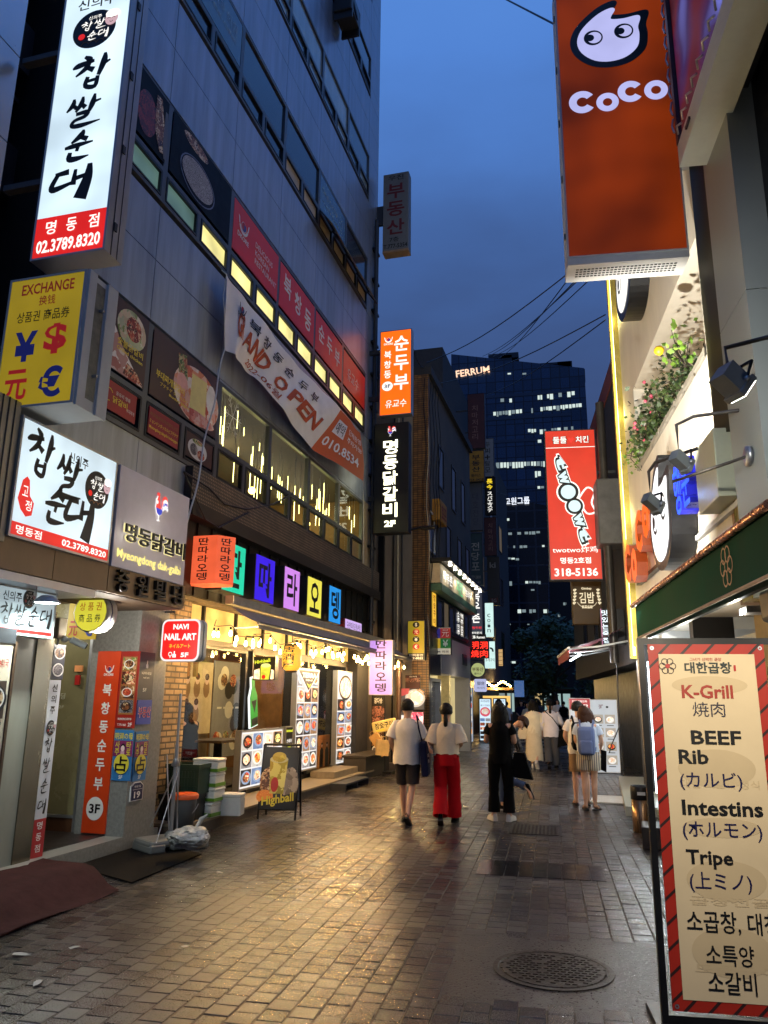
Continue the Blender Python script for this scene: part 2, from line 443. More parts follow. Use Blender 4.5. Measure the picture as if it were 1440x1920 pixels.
def rooster(mb, cx, cz, r, lit=True, y=-.006):
    rd = E('rooster_red', (240, 70, 66), .9) if lit else RPRINT
    bl = E('rooster_blue', (40, 60, 190), .9); wh = WLET
    body = [(-.45, .35), (-.3, .75), (-.12, .72), (-.05, .35), (.1, -.05), (.32, -.1), (.2, -.4), (-.05, -.55), (-.35, -.4), (-.5, -.05)]
    mb.flat([(cx+r*a*1.08, cz+r*b*1.08) for a, b in reversed(body)], y, wh)
    mb.flat([(cx+r*a, cz+r*b) for a, b in reversed(body)], y-.002, rd)
    mb.flat([(cx+r*a, cz+r*b) for a, b in reversed([(-.49, -.08), (.1, -.08), (.3, -.12), (.2, -.4), (-.05, -.55), (-.35, -.4)])], y-.003, bl)
    for i, (p, q, mt) in enumerate((((.2, .0), .95, rd), ((.25, -.05), .75, wh), ((.28, -.1), .55, bl), ((.3, -.16), .42, wh))):
        mb.stroke([(p[0], p[1], .08), (p[0]+.15, p[1]+q*.7, .2), (p[0]+.5, p[1]+q*.75, .2), (p[0]+.62, p[1]+q*.2, .06)], cx, cz, r, r, mt, y-.004)
    for x in (-.38, -.28, -.18): mb.disc(cx+r*x, cz+r*.84, r*.09, r*.13, y-.003, rd, 10)
    mb.flat([(cx-r*.45, cz+r*.55), (cx-r*.62, cz+r*.45), (cx-r*.42, cz+r*.42)], y-.003, wh)
    mb.disc(cx-r*.36, cz+r*.3, r*.09, r*.13, y-.004, wh, 10)
    mb.stroke([(-.1, -.5, .07), (-.12, -.85, .06), (-.3, -.9, .04)], cx, cz, r, r, wh, y-.003); mb.stroke([(-.12, -.85, .05), (.1, -.9, .04)], cx, cz, r, r, wh, y-.003)
# ================================================================== ground
def paver_mat():
    m, t, b = newmat('wet_pavers')
    tcn = t.nodes.new('ShaderNodeTexCoord')
    mpn = t.nodes.new('ShaderNodeMapping'); mpn.inputs['Rotation'].default_value = (0, 0, radians(-90)); mpn.inputs['Location'].default_value = (.04, .062, 0)
    t.links.new(tcn.outputs['Object'], mpn.inputs[0])
    wob = t.nodes.new('ShaderNodeTexNoise'); wob.inputs['Scale'].default_value = 1.3
    t.links.new(mpn.outputs[0], wob.inputs['Vector'])
    wv = t.nodes.new('ShaderNodeVectorMath'); wv.operation = 'MULTIPLY_ADD'; wv.inputs[1].default_value = (.03, .03, 0)
    t.links.new(wob.outputs['Color'], wv.inputs[0]); t.links.new(mpn.outputs[0], wv.inputs[2])
    br = t.nodes.new('ShaderNodeTexBrick'); br.offset = .5
    br.inputs['Scale'].default_value = 1; br.inputs['Brick Width'].default_value = .21; br.inputs['Row Height'].default_value = .148
    br.inputs['Mortar Size'].default_value = .006; br.inputs['Mortar Smooth'].default_value = .25; br.inputs['Bias'].default_value = -.1
    br.inputs['Color1'].default_value = (*lin((92, 84, 76)), 1); br.inputs['Color2'].default_value = (*lin((60, 56, 52)), 1); br.inputs['Mortar'].default_value = (*lin((22, 20, 18)), 1)
    t.links.new(wv.outputs[0], br.inputs['Vector'])
    # the long joints carry pale sand
    sx = t.nodes.new('ShaderNodeSeparateXYZ'); t.links.new(wv.outputs[0], sx.inputs[0])
    fr = t.nodes.new('ShaderNodeMath'); fr.operation = 'MODULO'; fr.inputs[1].default_value = .148
    off = t.nodes.new('ShaderNodeMath'); off.operation = 'ADD'; off.inputs[1].default_value = 14.8
    t.links.new(sx.outputs[1], off.inputs[0]); t.links.new(off.outputs[0], fr.inputs[0])
    lt = t.nodes.new('ShaderNodeMath'); lt.operation = 'LESS_THAN'; lt.inputs[1].default_value = .008; t.links.new(fr.outputs[0], lt.inputs[0])
    sandn = t.nodes.new('ShaderNodeTexNoise'); sandn.inputs['Scale'].default_value = 3; sandn.inputs['Detail'].default_value = 6
    t.links.new(mpn.outputs[0], sandn.inputs['Vector'])
    sr = t.nodes.new('ShaderNodeMapRange'); sr.inputs[1].default_value = .46; sr.inputs[2].default_value = .62
    t.links.new(sandn.outputs[0], sr.inputs[0])
    ml = t.nodes.new('ShaderNodeMath'); ml.operation = 'MULTIPLY'; t.links.new(lt.outputs[0], ml.inputs[0]); t.links.new(sr.outputs[0], ml.inputs[1])
    grain = t.nodes.new('ShaderNodeTexNoise'); grain.inputs['Scale'].default_value = 160; grain.inputs['Detail'].default_value = 3
    t.links.new(tcn.outputs['Object'], grain.inputs['Vector'])
    gm = t.nodes.new('ShaderNodeMapRange'); gm.inputs[1].default_value = .3; gm.inputs[2].default_value = .7; gm.inputs[3].default_value = .6; gm.inputs[4].default_value = 1.4
    t.links.new(grain.outputs[0], gm.inputs[0])
    blot = t.nodes.new('ShaderNodeTexNoise'); blot.inputs['Scale'].default_value = .8; blot.inputs['Detail'].default_value = 7; blot.inputs['Roughness'].default_value = .7
    t.links.new(tcn.outputs['Object'], blot.inputs['Vector'])
    bm_ = t.nodes.new('ShaderNodeMapRange'); bm_.inputs[1].default_value = .3; bm_.inputs[2].default_value = .7; bm_.inputs[3].default_value = .62; bm_.inputs[4].default_value = 1.25
    t.links.new(blot.outputs[0], bm_.inputs[0])
    mm = t.nodes.new('ShaderNodeMath'); mm.operation = 'MULTIPLY'; t.links.new(gm.outputs[0], mm.inputs[0]); t.links.new(bm_.outputs[0], mm.inputs[1])
    mc = t.nodes.new('ShaderNodeVectorMath'); mc.operation = 'SCALE'; t.links.new(br.outputs['Color'], mc.inputs[0]); t.links.new(mm.outputs[0], mc.inputs['Scale'])
    mx = t.nodes.new('ShaderNodeMixRGB'); mx.inputs[2].default_value = (*lin((136, 126, 112)), 1)
    t.links.new(ml.outputs[0], mx.inputs[0]); t.links.new(mc.outputs[0], mx.inputs[1]); t.links.new(mx.outputs[0], b.inputs['Base Color'])
    # wet film: smoother where water lies
    wet = t.nodes.new('ShaderNodeTexNoise'); wet.inputs['Scale'].default_value = .55; wet.inputs['Detail'].default_value = 5
    t.links.new(tcn.outputs['Object'], wet.inputs['Vector'])
    wr = t.nodes.new('ShaderNodeMapRange'); wr.inputs[1].default_value = .38; wr.inputs[2].default_value = .66; wr.inputs[3].default_value = .13; wr.inputs[4].default_value = .33
    t.links.new(wet.outputs[0], wr.inputs[0])
    g2 = t.nodes.new('ShaderNodeMath'); g2.operation = 'MULTIPLY_ADD'; g2.inputs[1].default_value = .16
    t.links.new(grain.outputs[0], g2.inputs[0]); t.links.new(wr.outputs[0], g2.inputs[2]); t.links.new(g2.outputs[0], b.inputs['Roughness'])
    set_in(b, 'Specular IOR Level', .6)
    hh = t.nodes.new('ShaderNodeMath'); hh.operation = 'MULTIPLY_ADD'; hh.inputs[1].default_value = -1.6
    t.links.new(br.outputs['Fac'], hh.inputs[0])
    gs = t.nodes.new('ShaderNodeMath'); gs.operation = 'MULTIPLY'; gs.inputs[1].default_value = .55; t.links.new(grain.outputs[0], gs.inputs[0])
    t.links.new(gs.outputs[0], hh.inputs[2])
    # each paver sits a little out of level
    tilt = t.nodes.new('ShaderNodeMath'); tilt.operation = 'MULTIPLY_ADD'; tilt.inputs[1].default_value = 1.2
    sc2 = t.nodes.new('ShaderNodeSeparateColor'); t.links.new(br.outputs['Color'], sc2.inputs[0])
    t.links.new(sandn.outputs[0], tilt.inputs[0]); t.links.new(hh.outputs[0], tilt.inputs[2])
    bp = t.nodes.new('ShaderNodeBump'); bp.inputs['Strength'].default_value = .8; bp.inputs['Distance'].default_value = .008
    t.links.new(tilt.outputs[0], bp.inputs['Height']); t.links.new(bp.outputs[0], b.inputs['Normal'])
    return m
PAVER = paver_mat()
def brick_mat():
    m, t, b = newmat('wet_brick_paver'); ge = t.nodes.new('ShaderNodeNewGeometry'); tcn = t.nodes.new('ShaderNodeTexCoord'); L = t.links.new
    r = t.nodes.new('ShaderNodeValToRGB'); r.color_ramp.elements[0].color = (*lin((30, 28, 27)), 1); r.color_ramp.elements[1].color = (*lin((46, 42, 39)), 1); L(ge.outputs['Random Per Island'], r.inputs[0])
    def nz(sc, det): n = t.nodes.new('ShaderNodeTexNoise'); n.inputs['Scale'].default_value = sc; n.inputs['Detail'].default_value = det; L(tcn.outputs['Object'], n.inputs['Vector']); return n
    def rng(o, a, c, d, e): q = t.nodes.new('ShaderNodeMapRange'); q.inputs[1].default_value = a; q.inputs[2].default_value = c; q.inputs[3].default_value = d; q.inputs[4].default_value = e; L(o, q.inputs[0]); return q.outputs[0]
    def mth(op, x, y): q = t.nodes.new('ShaderNodeMath'); q.operation = op; L(x, q.inputs[0]); (L(y, q.inputs[1]) if not isinstance(y, float) else setattr(q.inputs[1], 'default_value', y)); return q.outputs[0]
    g = nz(170, 3).outputs[0]; w = nz(.6, 6).outputs[0]; d = nz(4, 7).outputs[0]
    k = mth('MULTIPLY', mth('MULTIPLY', rng(g, .32, .68, .45, 1.6), rng(w, .3, .7, .75, 1.2)), rng(d, .3, .7, .75, 1.25))
    v = t.nodes.new('ShaderNodeVectorMath'); v.operation = 'SCALE'; L(r.outputs[0], v.inputs[0]); L(k, v.inputs['Scale']); L(v.outputs[0], b.inputs['Base Color'])
    L(mth('ADD', mth('ADD', rng(w, .38, .62, .17, .31), rng(g, .3, .7, -.07, .1)), rng(ge.outputs['Random Per Island'], 0, 1, -.04, .05)), b.inputs['Roughness']); set_in(b, 'Specular IOR Level', .6)
    bp = t.nodes.new('ShaderNodeBump'); bp.inputs['Strength'].default_value = .5; bp.inputs['Distance'].default_value = .004; L(mth('ADD', g, mth('MULTIPLY', d, 1.5)), bp.inputs['Height']); L(bp.outputs[0], b.inputs['Normal'])
    return m
BRK = brick_mat(); SAND = M('joint_dark', (20, 18, 16), .8, var=.5, scale=2.2); SANDL = M('joint_sand', (96, 86, 74), .7, var=.95, scale=2.5)
g = MB(); g.face([(-60, -12, -.012), (60, -12, -.012), (60, 26, -.012), (-60, 26, -.012)], SAND); g.face([(-60, 26, -.002), (60, 26, -.002), (60, 220, -.002), (-60, 220, -.002)], PAVER)
rn = random.Random(17); row = 0; x = -6.3
while x < 4.2:
    y = 1.6+(.074 if row % 2 else 0)+rn.uniform(-.006, .006)
    while y < 26:
        a0, a1, b0, b1 = x+.003+rn.uniform(0, .001), x+.145-rn.uniform(0, .001), y+.0034, y+.1446
        if not (-.74 < (a0+a1)/2 < .84 and 4.84 < (b0+b1)/2 < 6.06):
            z = rn.gauss(-.0005, .0007); tx, ty = rn.gauss(0, .006), rn.gauss(0, .006); c = .0035; f = lambda p, q, h: (p, q, z+h+(p-a0-.07)*tx+(q-b0-.07)*ty)
            n = len(g.v); g.v += [f(a0, b0, -.006), f(a1, b0, -.006), f(a1, b1, -.006), f(a0, b1, -.006), f(a0+c, b0+c, 0), f(a1-c, b0+c, 0), f(a1-c, b1-c, 0), f(a0+c, b1-c, 0)]; i = g.mi(BRK)
            for q in ((4, 5, 6, 7), (0, 1, 5, 4), (1, 2, 6, 5), (2, 3, 7, 6), (3, 0, 4, 7)): g.f.append(tuple(n+k for k in q)); g.fm.append(i); g.sm.append(False)
        y += .148
    g.face([(x-.0028, 1.6, -.003), (x+.0028, 1.6, -.003), (x+.0028, 26, -.003), (x-.0028, 26, -.003)], SANDL)
    x += .148; row += 1
struct('pavement', g)
SLAB = M('cover_slab', (43, 40, 38), .3, var=.35, scale=45, bump=.3)
sl = MB(); sl.face([(-.82, 4.76, -.002), (.92, 4.76, -.002), (.92, 6.14, -.002), (-.82, 6.14, -.002)], SLAB); struct('concrete_slab', sl)
WETS = M('smooth_wet_pavers', (26, 25, 26), .2, var=.25, scale=9, bump=.1)
st = MB()
p0 = ground((912, 1592)); p1 = ground((1122, 1600))
for k in range(9):
    x = p0.x+(p1.x-p0.x)*k/9
    st.box(x, x+(p1.x-p0.x)/9-.008, 8.02, 8.72, -.01, .005, WETS)
struct('smooth_pavement', st)

IRON = M('cast_iron', (46, 41, 35), .42, .6, var=.35, scale=30, bump=.3)
def manhole():
    r = thing('manhole_cover', 'round rusty cast iron manhole cover set in the smooth grey slab', 'manhole cover', (-.05, 5.43, -.002))
    a = MB(); R = .37
    rows = []
    for rr, z in ((R, 0), (R, .006), (R-.03, .006), (R-.035, .002), (R-.05, .002), (R-.055, .006), (0.001, .006)):
        rows.append([(rr*cos(2*pi*k/48), rr*sin(2*pi*k/48), z) for k in range(48)])
    a.grid(rows, IRON, False, True)
    part('cover_plate', a, r)
    s = MB()
    random.seed(3)
    for i in range(-7, 8):
        for j in range(-7, 8):
            x, y = i*.042+.021*(j % 2), j*.042
            if x*x+y*y < .29**2 and random.random() < .9:
                an = .6 if (i+j) % 2 else -.6
                c_, s_ = cos(an)*.016, sin(an)*.016
                s.box(x-.015, x+.015, y-.008, y+.008, .006, .0105, IRON)
    for k in range(40):
        an = 2*pi*k/40; x, y = .318*cos(an), .318*sin(an)
        if k % 2: s.box(x-.008, x+.008, y-.008, y+.008, .006, .01, IRON)
    part('raised_pattern', s, r)
manhole()
dc = ground((1003, 1556)); IRON2 = M('dark_wet_iron', (30, 28, 26), .35, .4, var=.5, scale=14, bump=.4)
r = thing('drain_cover', 'rectangular steel drain cover set in the wet paving behind the black trousers', 'drain cover', (dc.x, dc.y, .002))
a = MB(); a.box(-.30, .30, -.40, .40, 0, .006, IRON2); a.box(-.34, -.31, -.44, .44, 0, .006, DARKG); a.box(.31, .34, -.44, .44, 0, .006, DARKG)
part('plate', a, r)
a = MB()
for i in range(12):
    for j in range(15):
        a.box(-.28+i*.048, -.255+i*.048, -.37+j*.05, -.345+j*.05, .006, .009, IRON2)
part('studs', a, r)

# ================================================================== the office building on the left
PANEL = M('facade_panel', (156, 166, 182), .38, .5, var=.32, scale=1.8, stretch=(2.2, 1, .2))
SEAM = M('facade_seam', (30, 31, 34), .7, var=.1)
WFRAME = M('window_frame', (88, 92, 98), .4, .5, var=.1)
WFRAMED = M('window_frame_dark', (36, 38, 42), .4, .5, var=.1)
DGLASS = M('blue_glass', (26, 44, 62), .06, 0, var=.2, scale=.7, spec=.9)
DGLASS2 = M('grey_film_glass', (70, 92, 108), .12, 0, var=.35, scale=.6, stretch=(1, 1, .3), spec=.8)
YPANE = E('lit_office_pane', (248, 236, 150), 1.0, uneven=.3, scale=1.9)
CREAMP = M('cream_wall_panel', (196, 176, 140), .5, .1, var=.15, scale=1.5)
TOWER = thing('office_building', 'tall grey panelled office building covered with signs and window posters', 'building', wpos('L', 12, -5.3, 0), RZ[('L', 'wall')])
B0, B1 = 5.9-12, 17.95-12
BAYS = [5.94, 7.78, 9.68, 11.56, 13.43, 15.24, 17.02]
BX = [b-12 for b in BAYS]
FLO = [(8.0, 8.47, 9.53), (11.33, 11.8, 12.76), (14.55, 15.0, 15.86), (17.8, 18.22, 19.02), (21.05, 21.45, 22.3)]
TOP = 25.2
wl = MB()
def panels(mb, x0, x1, z0, z1, xs, zs, m, y=0, gap=.012):
    X = [x0]+[x for x in xs if x0+.05 < x < x1-.05]+[x1]; Z = [z0]+[z for z in zs if z0+.05 < z < z1-.05]+[z1]
    for a, b in zip(X, X[1:]):
        for c, d in zip(Z, Z[1:]):
            mb.box(a+gap/2, b-gap/2, y, y+.05, c+gap/2, d-gap/2, m)
wl.box(B0, B1, .055, 9, 6.3, TOP, SEAM)
zprev = 6.3
for f in FLO:
    panels(wl, B0, B1, zprev, f[0]-.06, BX, [(zprev+f[0])/2], PANEL)
    panels(wl, BX[-1]+.05, B1, f[0]-.06, f[2]+.06, [], [f[1]], PANEL)
    zprev = f[2]+.06
panels(wl, B0, B1, zprev, TOP, BX, [23.8], PANEL)
for k in range(7): panels(wl, B0, B1, 0, 0, [], [], PANEL) if 0 else None
# side facing further down the street
for z in [6.3+1.15*k for k in range(16)]:
    wl.box(B1, B1+.03, .06, 4, z+.006, z+1.144, PANEL); wl.box(B1, B1+.03, 4.01, 8.9, z+.006, z+1.144, PANEL)
part('wall', wl, TOWER)
cp = MB(); cp.box(B0-.03, B1+.06, -.03, 9, TOP, TOP+.18, DARKG); part('parapet', cp, TOWER)
random.seed(11)
def window(bx0, bx1, z0, zm, z1, big, small, fm=WFRAME, nsm=2, name='window'):
    fr = MB(); t = .055; y0, y1 = -.022, .055
    fr.box(bx0, bx0+t, y0, y1, z0, z1, fm); fr.box(bx1-t, bx1, y0, y1, z0, z1, fm)
    fr.box(bx0+t, bx1-t, y0, y1, z0, z0+t, fm); fr.box(bx0+t, bx1-t, y0, y1, z1-t, z1, fm); fr.box(bx0+t, bx1-t, y0, y1, zm-t*.6, zm+t*.6, fm)
    st = (bx1-bx0)/nsm
    for k in range(1, nsm): fr.box(bx0+st*k-t*.8, bx0+st*k+t*.8, y0, y1, z0+t, zm-t*.6, fm)
    # inner casement frames of the small panes
    for k in range(nsm):
        a = bx0+st*k+.09; b = bx0+st*(k+1)-.09
        fr.box(a-.035, a, -.03, .02, z0+.06, zm-.05, WFRAMED); fr.box(b, b+.035, -.03, .02, z0+.06, zm-.05, WFRAMED)
        fr.box(a, b, -.03, .02, z0+.06, z0+.085, WFRAMED); fr.box(a, b, -.03, .02, zm-.075, zm-.05, WFRAMED)
    w = part(name, fr, TOWER)
    if big:
        p = MB(); p.quad(bx0+t, bx1-t, zm+t*.6, z1-t, .012, big); part('pane', p, w)
    for k in range(nsm):
        mt = small[k] if isinstance(small, (list, tuple)) else small
        if mt:
            p = MB(); p.quad(bx0+st*k+.09, bx0+st*(k+1)-.09, z0+.085, zm-.075, .012, mt); part('pane', p, w)
    return w
PALE = M('drawn_blind_glass', (150, 165, 165), .1, var=.25, scale=.8, stretch=(2, 1, .3), spec=.8)
TEAL = E('dim_lit_pane', (96, 128, 120), .55, uneven=.3, scale=2)
for fi, (z0, zm, z1) in enumerate(FLO):
    for b in range(6):
        big, small = DGLASS, DGLASS
        if fi == 0:
            big = DGLASS if b else DGLASS
            small = [YPANE, YPANE]
            if b == 0: small = [DGLASS, TEAL]
            if b == 1: small = [TEAL, YPANE]
        elif fi == 1:
            big = DGLASS2 if b in (1, 4) else DGLASS
            small = [DGLASS, DGLASS]
            if b >= 3: small = [CREAMP, CREAMP]
        elif fi == 2:
            big = [DGLASS, DGLASS2, PALE, PALE, PALE, DGLASS2][b]; small = [DGLASS2, PALE]
        window(BX[b], BX[b+1], z0, zm, z1, big, small)
# open casements tilted out under the fourth floor and high up
for s0, z, fl in ((13.5, 11.34, 1), (14.45, 11.34, 1), (15.3, 11.34, 1), (16.2, 11.34, 1)):
    x = s0-12; ca = MB()
    for (a, b, c, d) in ((x, x+.78, -.30, 11.36),):
        ca.face([(a, -.03, z+.45), (b, -.03, z+.45), (b, -.30, z+.08), (a, -.30, z+.08)], DGLASS)
        ca.tube([(a, -.03, z+.45), (a, -.30, z+.08), (b, -.30, z+.08), (b, -.03, z+.45)], .022, WFRAME, 6)
    part('tilted_casement', ca, TOWER)

# ---- second floor: warm dining room behind glass
Z2A, Z2M, Z2B = 4.70, 5.25, 6.24
RWOOD = M('dining_room_wall', (110, 84, 44), .7, var=.3, scale=3)
ROOM = MB()
x0, x1 = BX[2], BX[6]
ROOM.box(x0, x1, 2.6, 2.7, 4.4, 6.3, RWOOD); ROOM.box(x0-.05, x0, .06, 2.6, 4.4, 6.3, RWOOD); ROOM.box(x1, x1+.05, .06, 2.6, 4.4, 6.3, RWOOD)
ROOM.box(x0, x1, .06, 2.6, 4.34, 4.4, M('dark_floor', (50, 40, 30), .6)); ROOM.box(x0, x1, .06, 2.6, 6.262, 6.297, M('dark_ceiling', (70, 60, 44), .8))
for k in range(5): ROOM.box(x0+.3+k*1.5, x0+1.3+k*1.5, 2.55, 2.6, 4.9, 5.7, M('wood_partition', (120, 92, 50), .6))
part('dining_room', ROOM, TOWER)
CLEARG = glass('shop_glass', (232, 234, 228), .045)
for b in range(2, 6): window(BX[b], BX[b+1], Z2A, Z2M, Z2B, CLEARG, [CLEARG, CLEARG])
for b in range(0, 2): window(BX[b], BX[b+1], Z2A, Z2M, Z2B, DGLASS, [DGLASS, DGLASS])
fl = MB()
panels(fl, B0, BX[2], 4.0, Z2A, BX, [], PANEL, y=.0); panels(fl, BX[6], B1, 4.0, 6.3, [], [], CREAMP)
fl.box(B0, BX[2], .06, 3, 3.9, 6.3, SEAM)
fl.box(BX[6]+.06, B1, .06, 8.9, 0, 6.3, SEAM); fl.box(B0, BX[6], 3, 9, 0, 6.3, SEAM)
panels(fl, BX[2], BX[6], Z2B, 6.3, [], [], PANEL)
part('spandrel', fl, TOWER)
PEND = E('pendant_tube', (255, 246, 150), 5)
random.seed(5)
for b in range(2, 6):
    for k in range(13):
        x = BX[b]+.1+(BX[b+1]-BX[b]-.2)*(k+random.random())/13; y = random.uniform(.12, .75); top = random.uniform(5.6, 6.2); ln = random.choice((.15, .3, .45, .7))
        pn = MB(); pn.tube([(x, y, 6.26), (x, y, top)], .003, ALU, 4); pn.tube([(x, y, top), (x, y, top-ln)], .0065, PEND, 6); part('pendant_lamp', pn, TOWER)
for b in (2, 3, 5):
    x = BX[b]+random.uniform(.4, 1.4); gl2 = MB(); gl2.ball((x, .9, 5.45), .07, E('globe_lamp', (255, 205, 110), 8), 10); part('globe_lamp', gl2, TOWER)
for b in (2, 3, 4, 5): lamp('dining_room_lamp', 'POINT', wpos('L', BX[b]+12+.9, -6.7, 5.7), 24, (1, .86, .45), .15)

# ---- band of small tiles and the dark fascia over the shop
TILEB = None
def tiles(name, c1, c2, mort, w, h, ms, rough=.5, off=.5, bump=.4, axis='xz'):
    m, t, b = newmat(name)
    tcn = t.nodes.new('ShaderNodeTexCoord'); s3 = t.nodes.new('ShaderNodeSeparateXYZ'); t.links.new(tcn.outputs['Object'], s3.inputs[0])
    cm = t.nodes.new('ShaderNodeCombineXYZ')
    if axis == 'xz': t.links.new(s3.outputs[0], cm.inputs[0])
    elif axis == 'both':
        adx = t.nodes.new('ShaderNodeMath'); adx.operation = 'ADD'; t.links.new(s3.outputs[0], adx.inputs[0]); t.links.new(s3.outputs[1], adx.inputs[1]); t.links.new(adx.outputs[0], cm.inputs[0])
    t.links.new(s3.outputs[2], cm.inputs[1])
    br = t.nodes.new('ShaderNodeTexBrick'); br.offset = off; br.inputs['Scale'].default_value = 1
    br.inputs['Brick Width'].default_value = w; br.inputs['Row Height'].default_value = h; br.inputs['Mortar Size'].default_value = ms; br.inputs['Mortar Smooth'].default_value = .2
    br.inputs['Color1'].default_value = (*lin(c1), 1); br.inputs['Color2'].default_value = (*lin(c2), 1); br.inputs['Mortar'].default_value = (*lin(mort), 1)
    t.links.new(cm.outputs[0], br.inputs['Vector'])
    n = t.nodes.new('ShaderNodeTexNoise'); n.inputs['Scale'].default_value = 5; n.inputs['Detail'].default_value = 6; t.links.new(tcn.outputs['Object'], n.inputs['Vector'])
    mr = t.nodes.new('ShaderNodeMapRange'); mr.inputs[1].default_value = .3; mr.inputs[2].default_value = .7; mr.inputs[3].default_value = .65; mr.inputs[4].default_value = 1.25; t.links.new(n.outputs[0], mr.inputs[0])
    sc_ = t.nodes.new('ShaderNodeVectorMath'); sc_.operation = 'SCALE'; t.links.new(br.outputs['Color'], sc_.inputs[0]); t.links.new(mr.outputs[0], sc_.inputs['Scale'])
    t.links.new(sc_.outputs[0], b.inputs['Base Color']); set_in(b, 'Roughness', rough)
    if bump:
        bp = t.nodes.new('ShaderNodeBump'); bp.invert = True; bp.inputs['Strength'].default_value = bump; bp.inputs['Distance'].default_value = .01
        t.links.new(br.outputs['Fac'], bp.inputs['Height']); t.links.new(bp.outputs[0], b.inputs['Normal'])
    return m
TILEB = tiles('small_wall_tiles', (150, 128, 104), (128, 108, 88), (60, 50, 42), .05, .05, .014, .45, 0)
tb = MB(); tb.box(8.9-12, 18.15-12, -.12, 0, 4.22, 4.68, TILEB); part('tile_band', tb, TOWER)
ds = MB(); ds.box(8.9-12, 18.15-12, -.16, .06, 4.0, 4.2, M('dark_gutter', (48, 44, 40), .45, .4, var=.5, scale=2)); part('gutter', ds, TOWER)
FASC = M('dark_fascia', (46, 46, 44), .38, .4, var=.3, scale=2)
fa = MB()
for k in range(22):
    a = 9.0-12+k*.415; fa.box(a, a+.405, .05-.0, .12, 2.98, 4.0, FASC); fa.box(a+.4, a+.42, .02, .05, 2.98, 4.0, FASC)
part('fascia', fa, TOWER)
# ---- ground floor: shop room, glazing and brick pier
ROOMW = M('shop_room_wall', (150, 128, 92), .7, var=.4, scale=2)
WOODD = M('dark_wood', (74, 52, 32), .55, var=.35, scale=5, stretch=(1, 1, 8))
WOODL = M('warm_wood', (150, 104, 56), .5, var=.3, scale=5, stretch=(8, 1, 1))
sr = MB()
sr.box(9.0-12, 18.6-12, 2.85, 2.95, .2, 3, ROOMW); sr.box(9.0-12, 9.06-12, .4, 2.85, .2, 3, ROOMW); sr.box(18.5-12, 18.6-12, .3, 2.85, .2, 3, ROOMW)
sr.box(9.0-12, 18.6-12, .12, 2.95, 2.93, 2.98, M('shop_ceiling', (90, 78, 58), .8)); sr.box(9.06-12, 18.5-12, .4, 2.85, .19, .215, M('shop_floor', (70, 62, 52), .4))
sr.box(12.2-12, 12.28-12, 1.6, 2.85, .2, 2.9, WOODD); sr.box(15.4-12, 15.5-12, 1.2, 2.85, .2, 2.9, WOODL)
for k in range(9): sr.box(9.3-12+k*.26, 9.36-12+k*.26, 1.0, 1.06, 1.95, 2.4, WOODL)
part('shop_room', sr, TOWER)
BRICK = tiles('shop_bricks', (150, 126, 96), (112, 92, 70), (66, 58, 50), .22, .075, .012, .7, .5, .8, 'both')
bp_ = MB(); bp_.box(9.02-12, 9.62-12, .16, .5, .2, 2.98, BRICK); part('brick_pier', bp_, TOWER)
def shopwin(s0, s1, z0, z1, y=.34, bars=(), t=.07, fm=BLACKM):
    f = MB(); a, b = s0-12, s1-12
    f.box(a, a+t, y-.04, y+.05, z0, z1, fm); f.box(b-t, b, y-.04, y+.05, z0, z1, fm); f.box(a+t, b-t, y-.04, y+.05, z0, z0+t, fm); f.box(a+t, b-t, y-.04, y+.05, z1-t, z1, fm)
    for z in bars: f.box(a+t, b-t, y-.04, y+.05, z-.03, z+.03, fm)
    w = part('shop_window', f, TOWER); p = MB(); p.quad(a+t, b-t, z0+t, z1-t, y, CLEARG); part('pane', p, w)
shopwin(9.64, 11.8, .15, 2.4); shopwin(11.9, 14.5, .15, 2.4, .30); shopwin(14.5, 16.9, .15, 2.4, .30); shopwin(18.0, 18.6, .15, 2.4, .30)
WARMP = E('warm_lit_transom', (240, 196, 108), .8, uneven=.5, scale=3)
tr = MB(); 
for k in range(9):
    a = 9.1-12+k*1.06; tr.box(a, a+.05, .26, .36, 2.42, 2.97, BLACKM)
tr.box(9.1-12, 18.6-12, .27, .37, 2.38, 2.46, BLACKM)
tw = part('transom', tr, TOWER); tp = MB()
for k in range(9):
    a = 9.1-12+k*1.06; tp.quad(a+.06, a+1.05, 2.46, 2.96, .3, WARMP)
part('pane', tp, tw)
dr = MB(); dr.box(16.95-12, 17.03-12, .28, .4, .2, 2.4, WOODD); dr.box(17.85-12, 18.0-12, .2, .4, .2, 2.4, BLACKM); part('door_frame', dr, TOWER)
CONC = M('step_concrete', (128, 116, 96), .5, var=.3, scale=5, bump=.15)
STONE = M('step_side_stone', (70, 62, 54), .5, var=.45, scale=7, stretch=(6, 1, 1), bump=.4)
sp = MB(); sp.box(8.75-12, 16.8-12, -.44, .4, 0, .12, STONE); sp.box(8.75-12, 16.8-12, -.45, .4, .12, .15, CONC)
sp.box(16.8-12, 18.9-12, -.36, .4, 0, .15, CONC); part('shop_step', sp, TOWER)
for s, z in ((10.4, 2.6), (12.6, 2.7), (14.6, 2.7), (16.6, 2.7)): lamp('shop_ceiling_lamp', 'POINT', wpos('L', s, -6.9, z), 26, (1, .86, .62), .12)

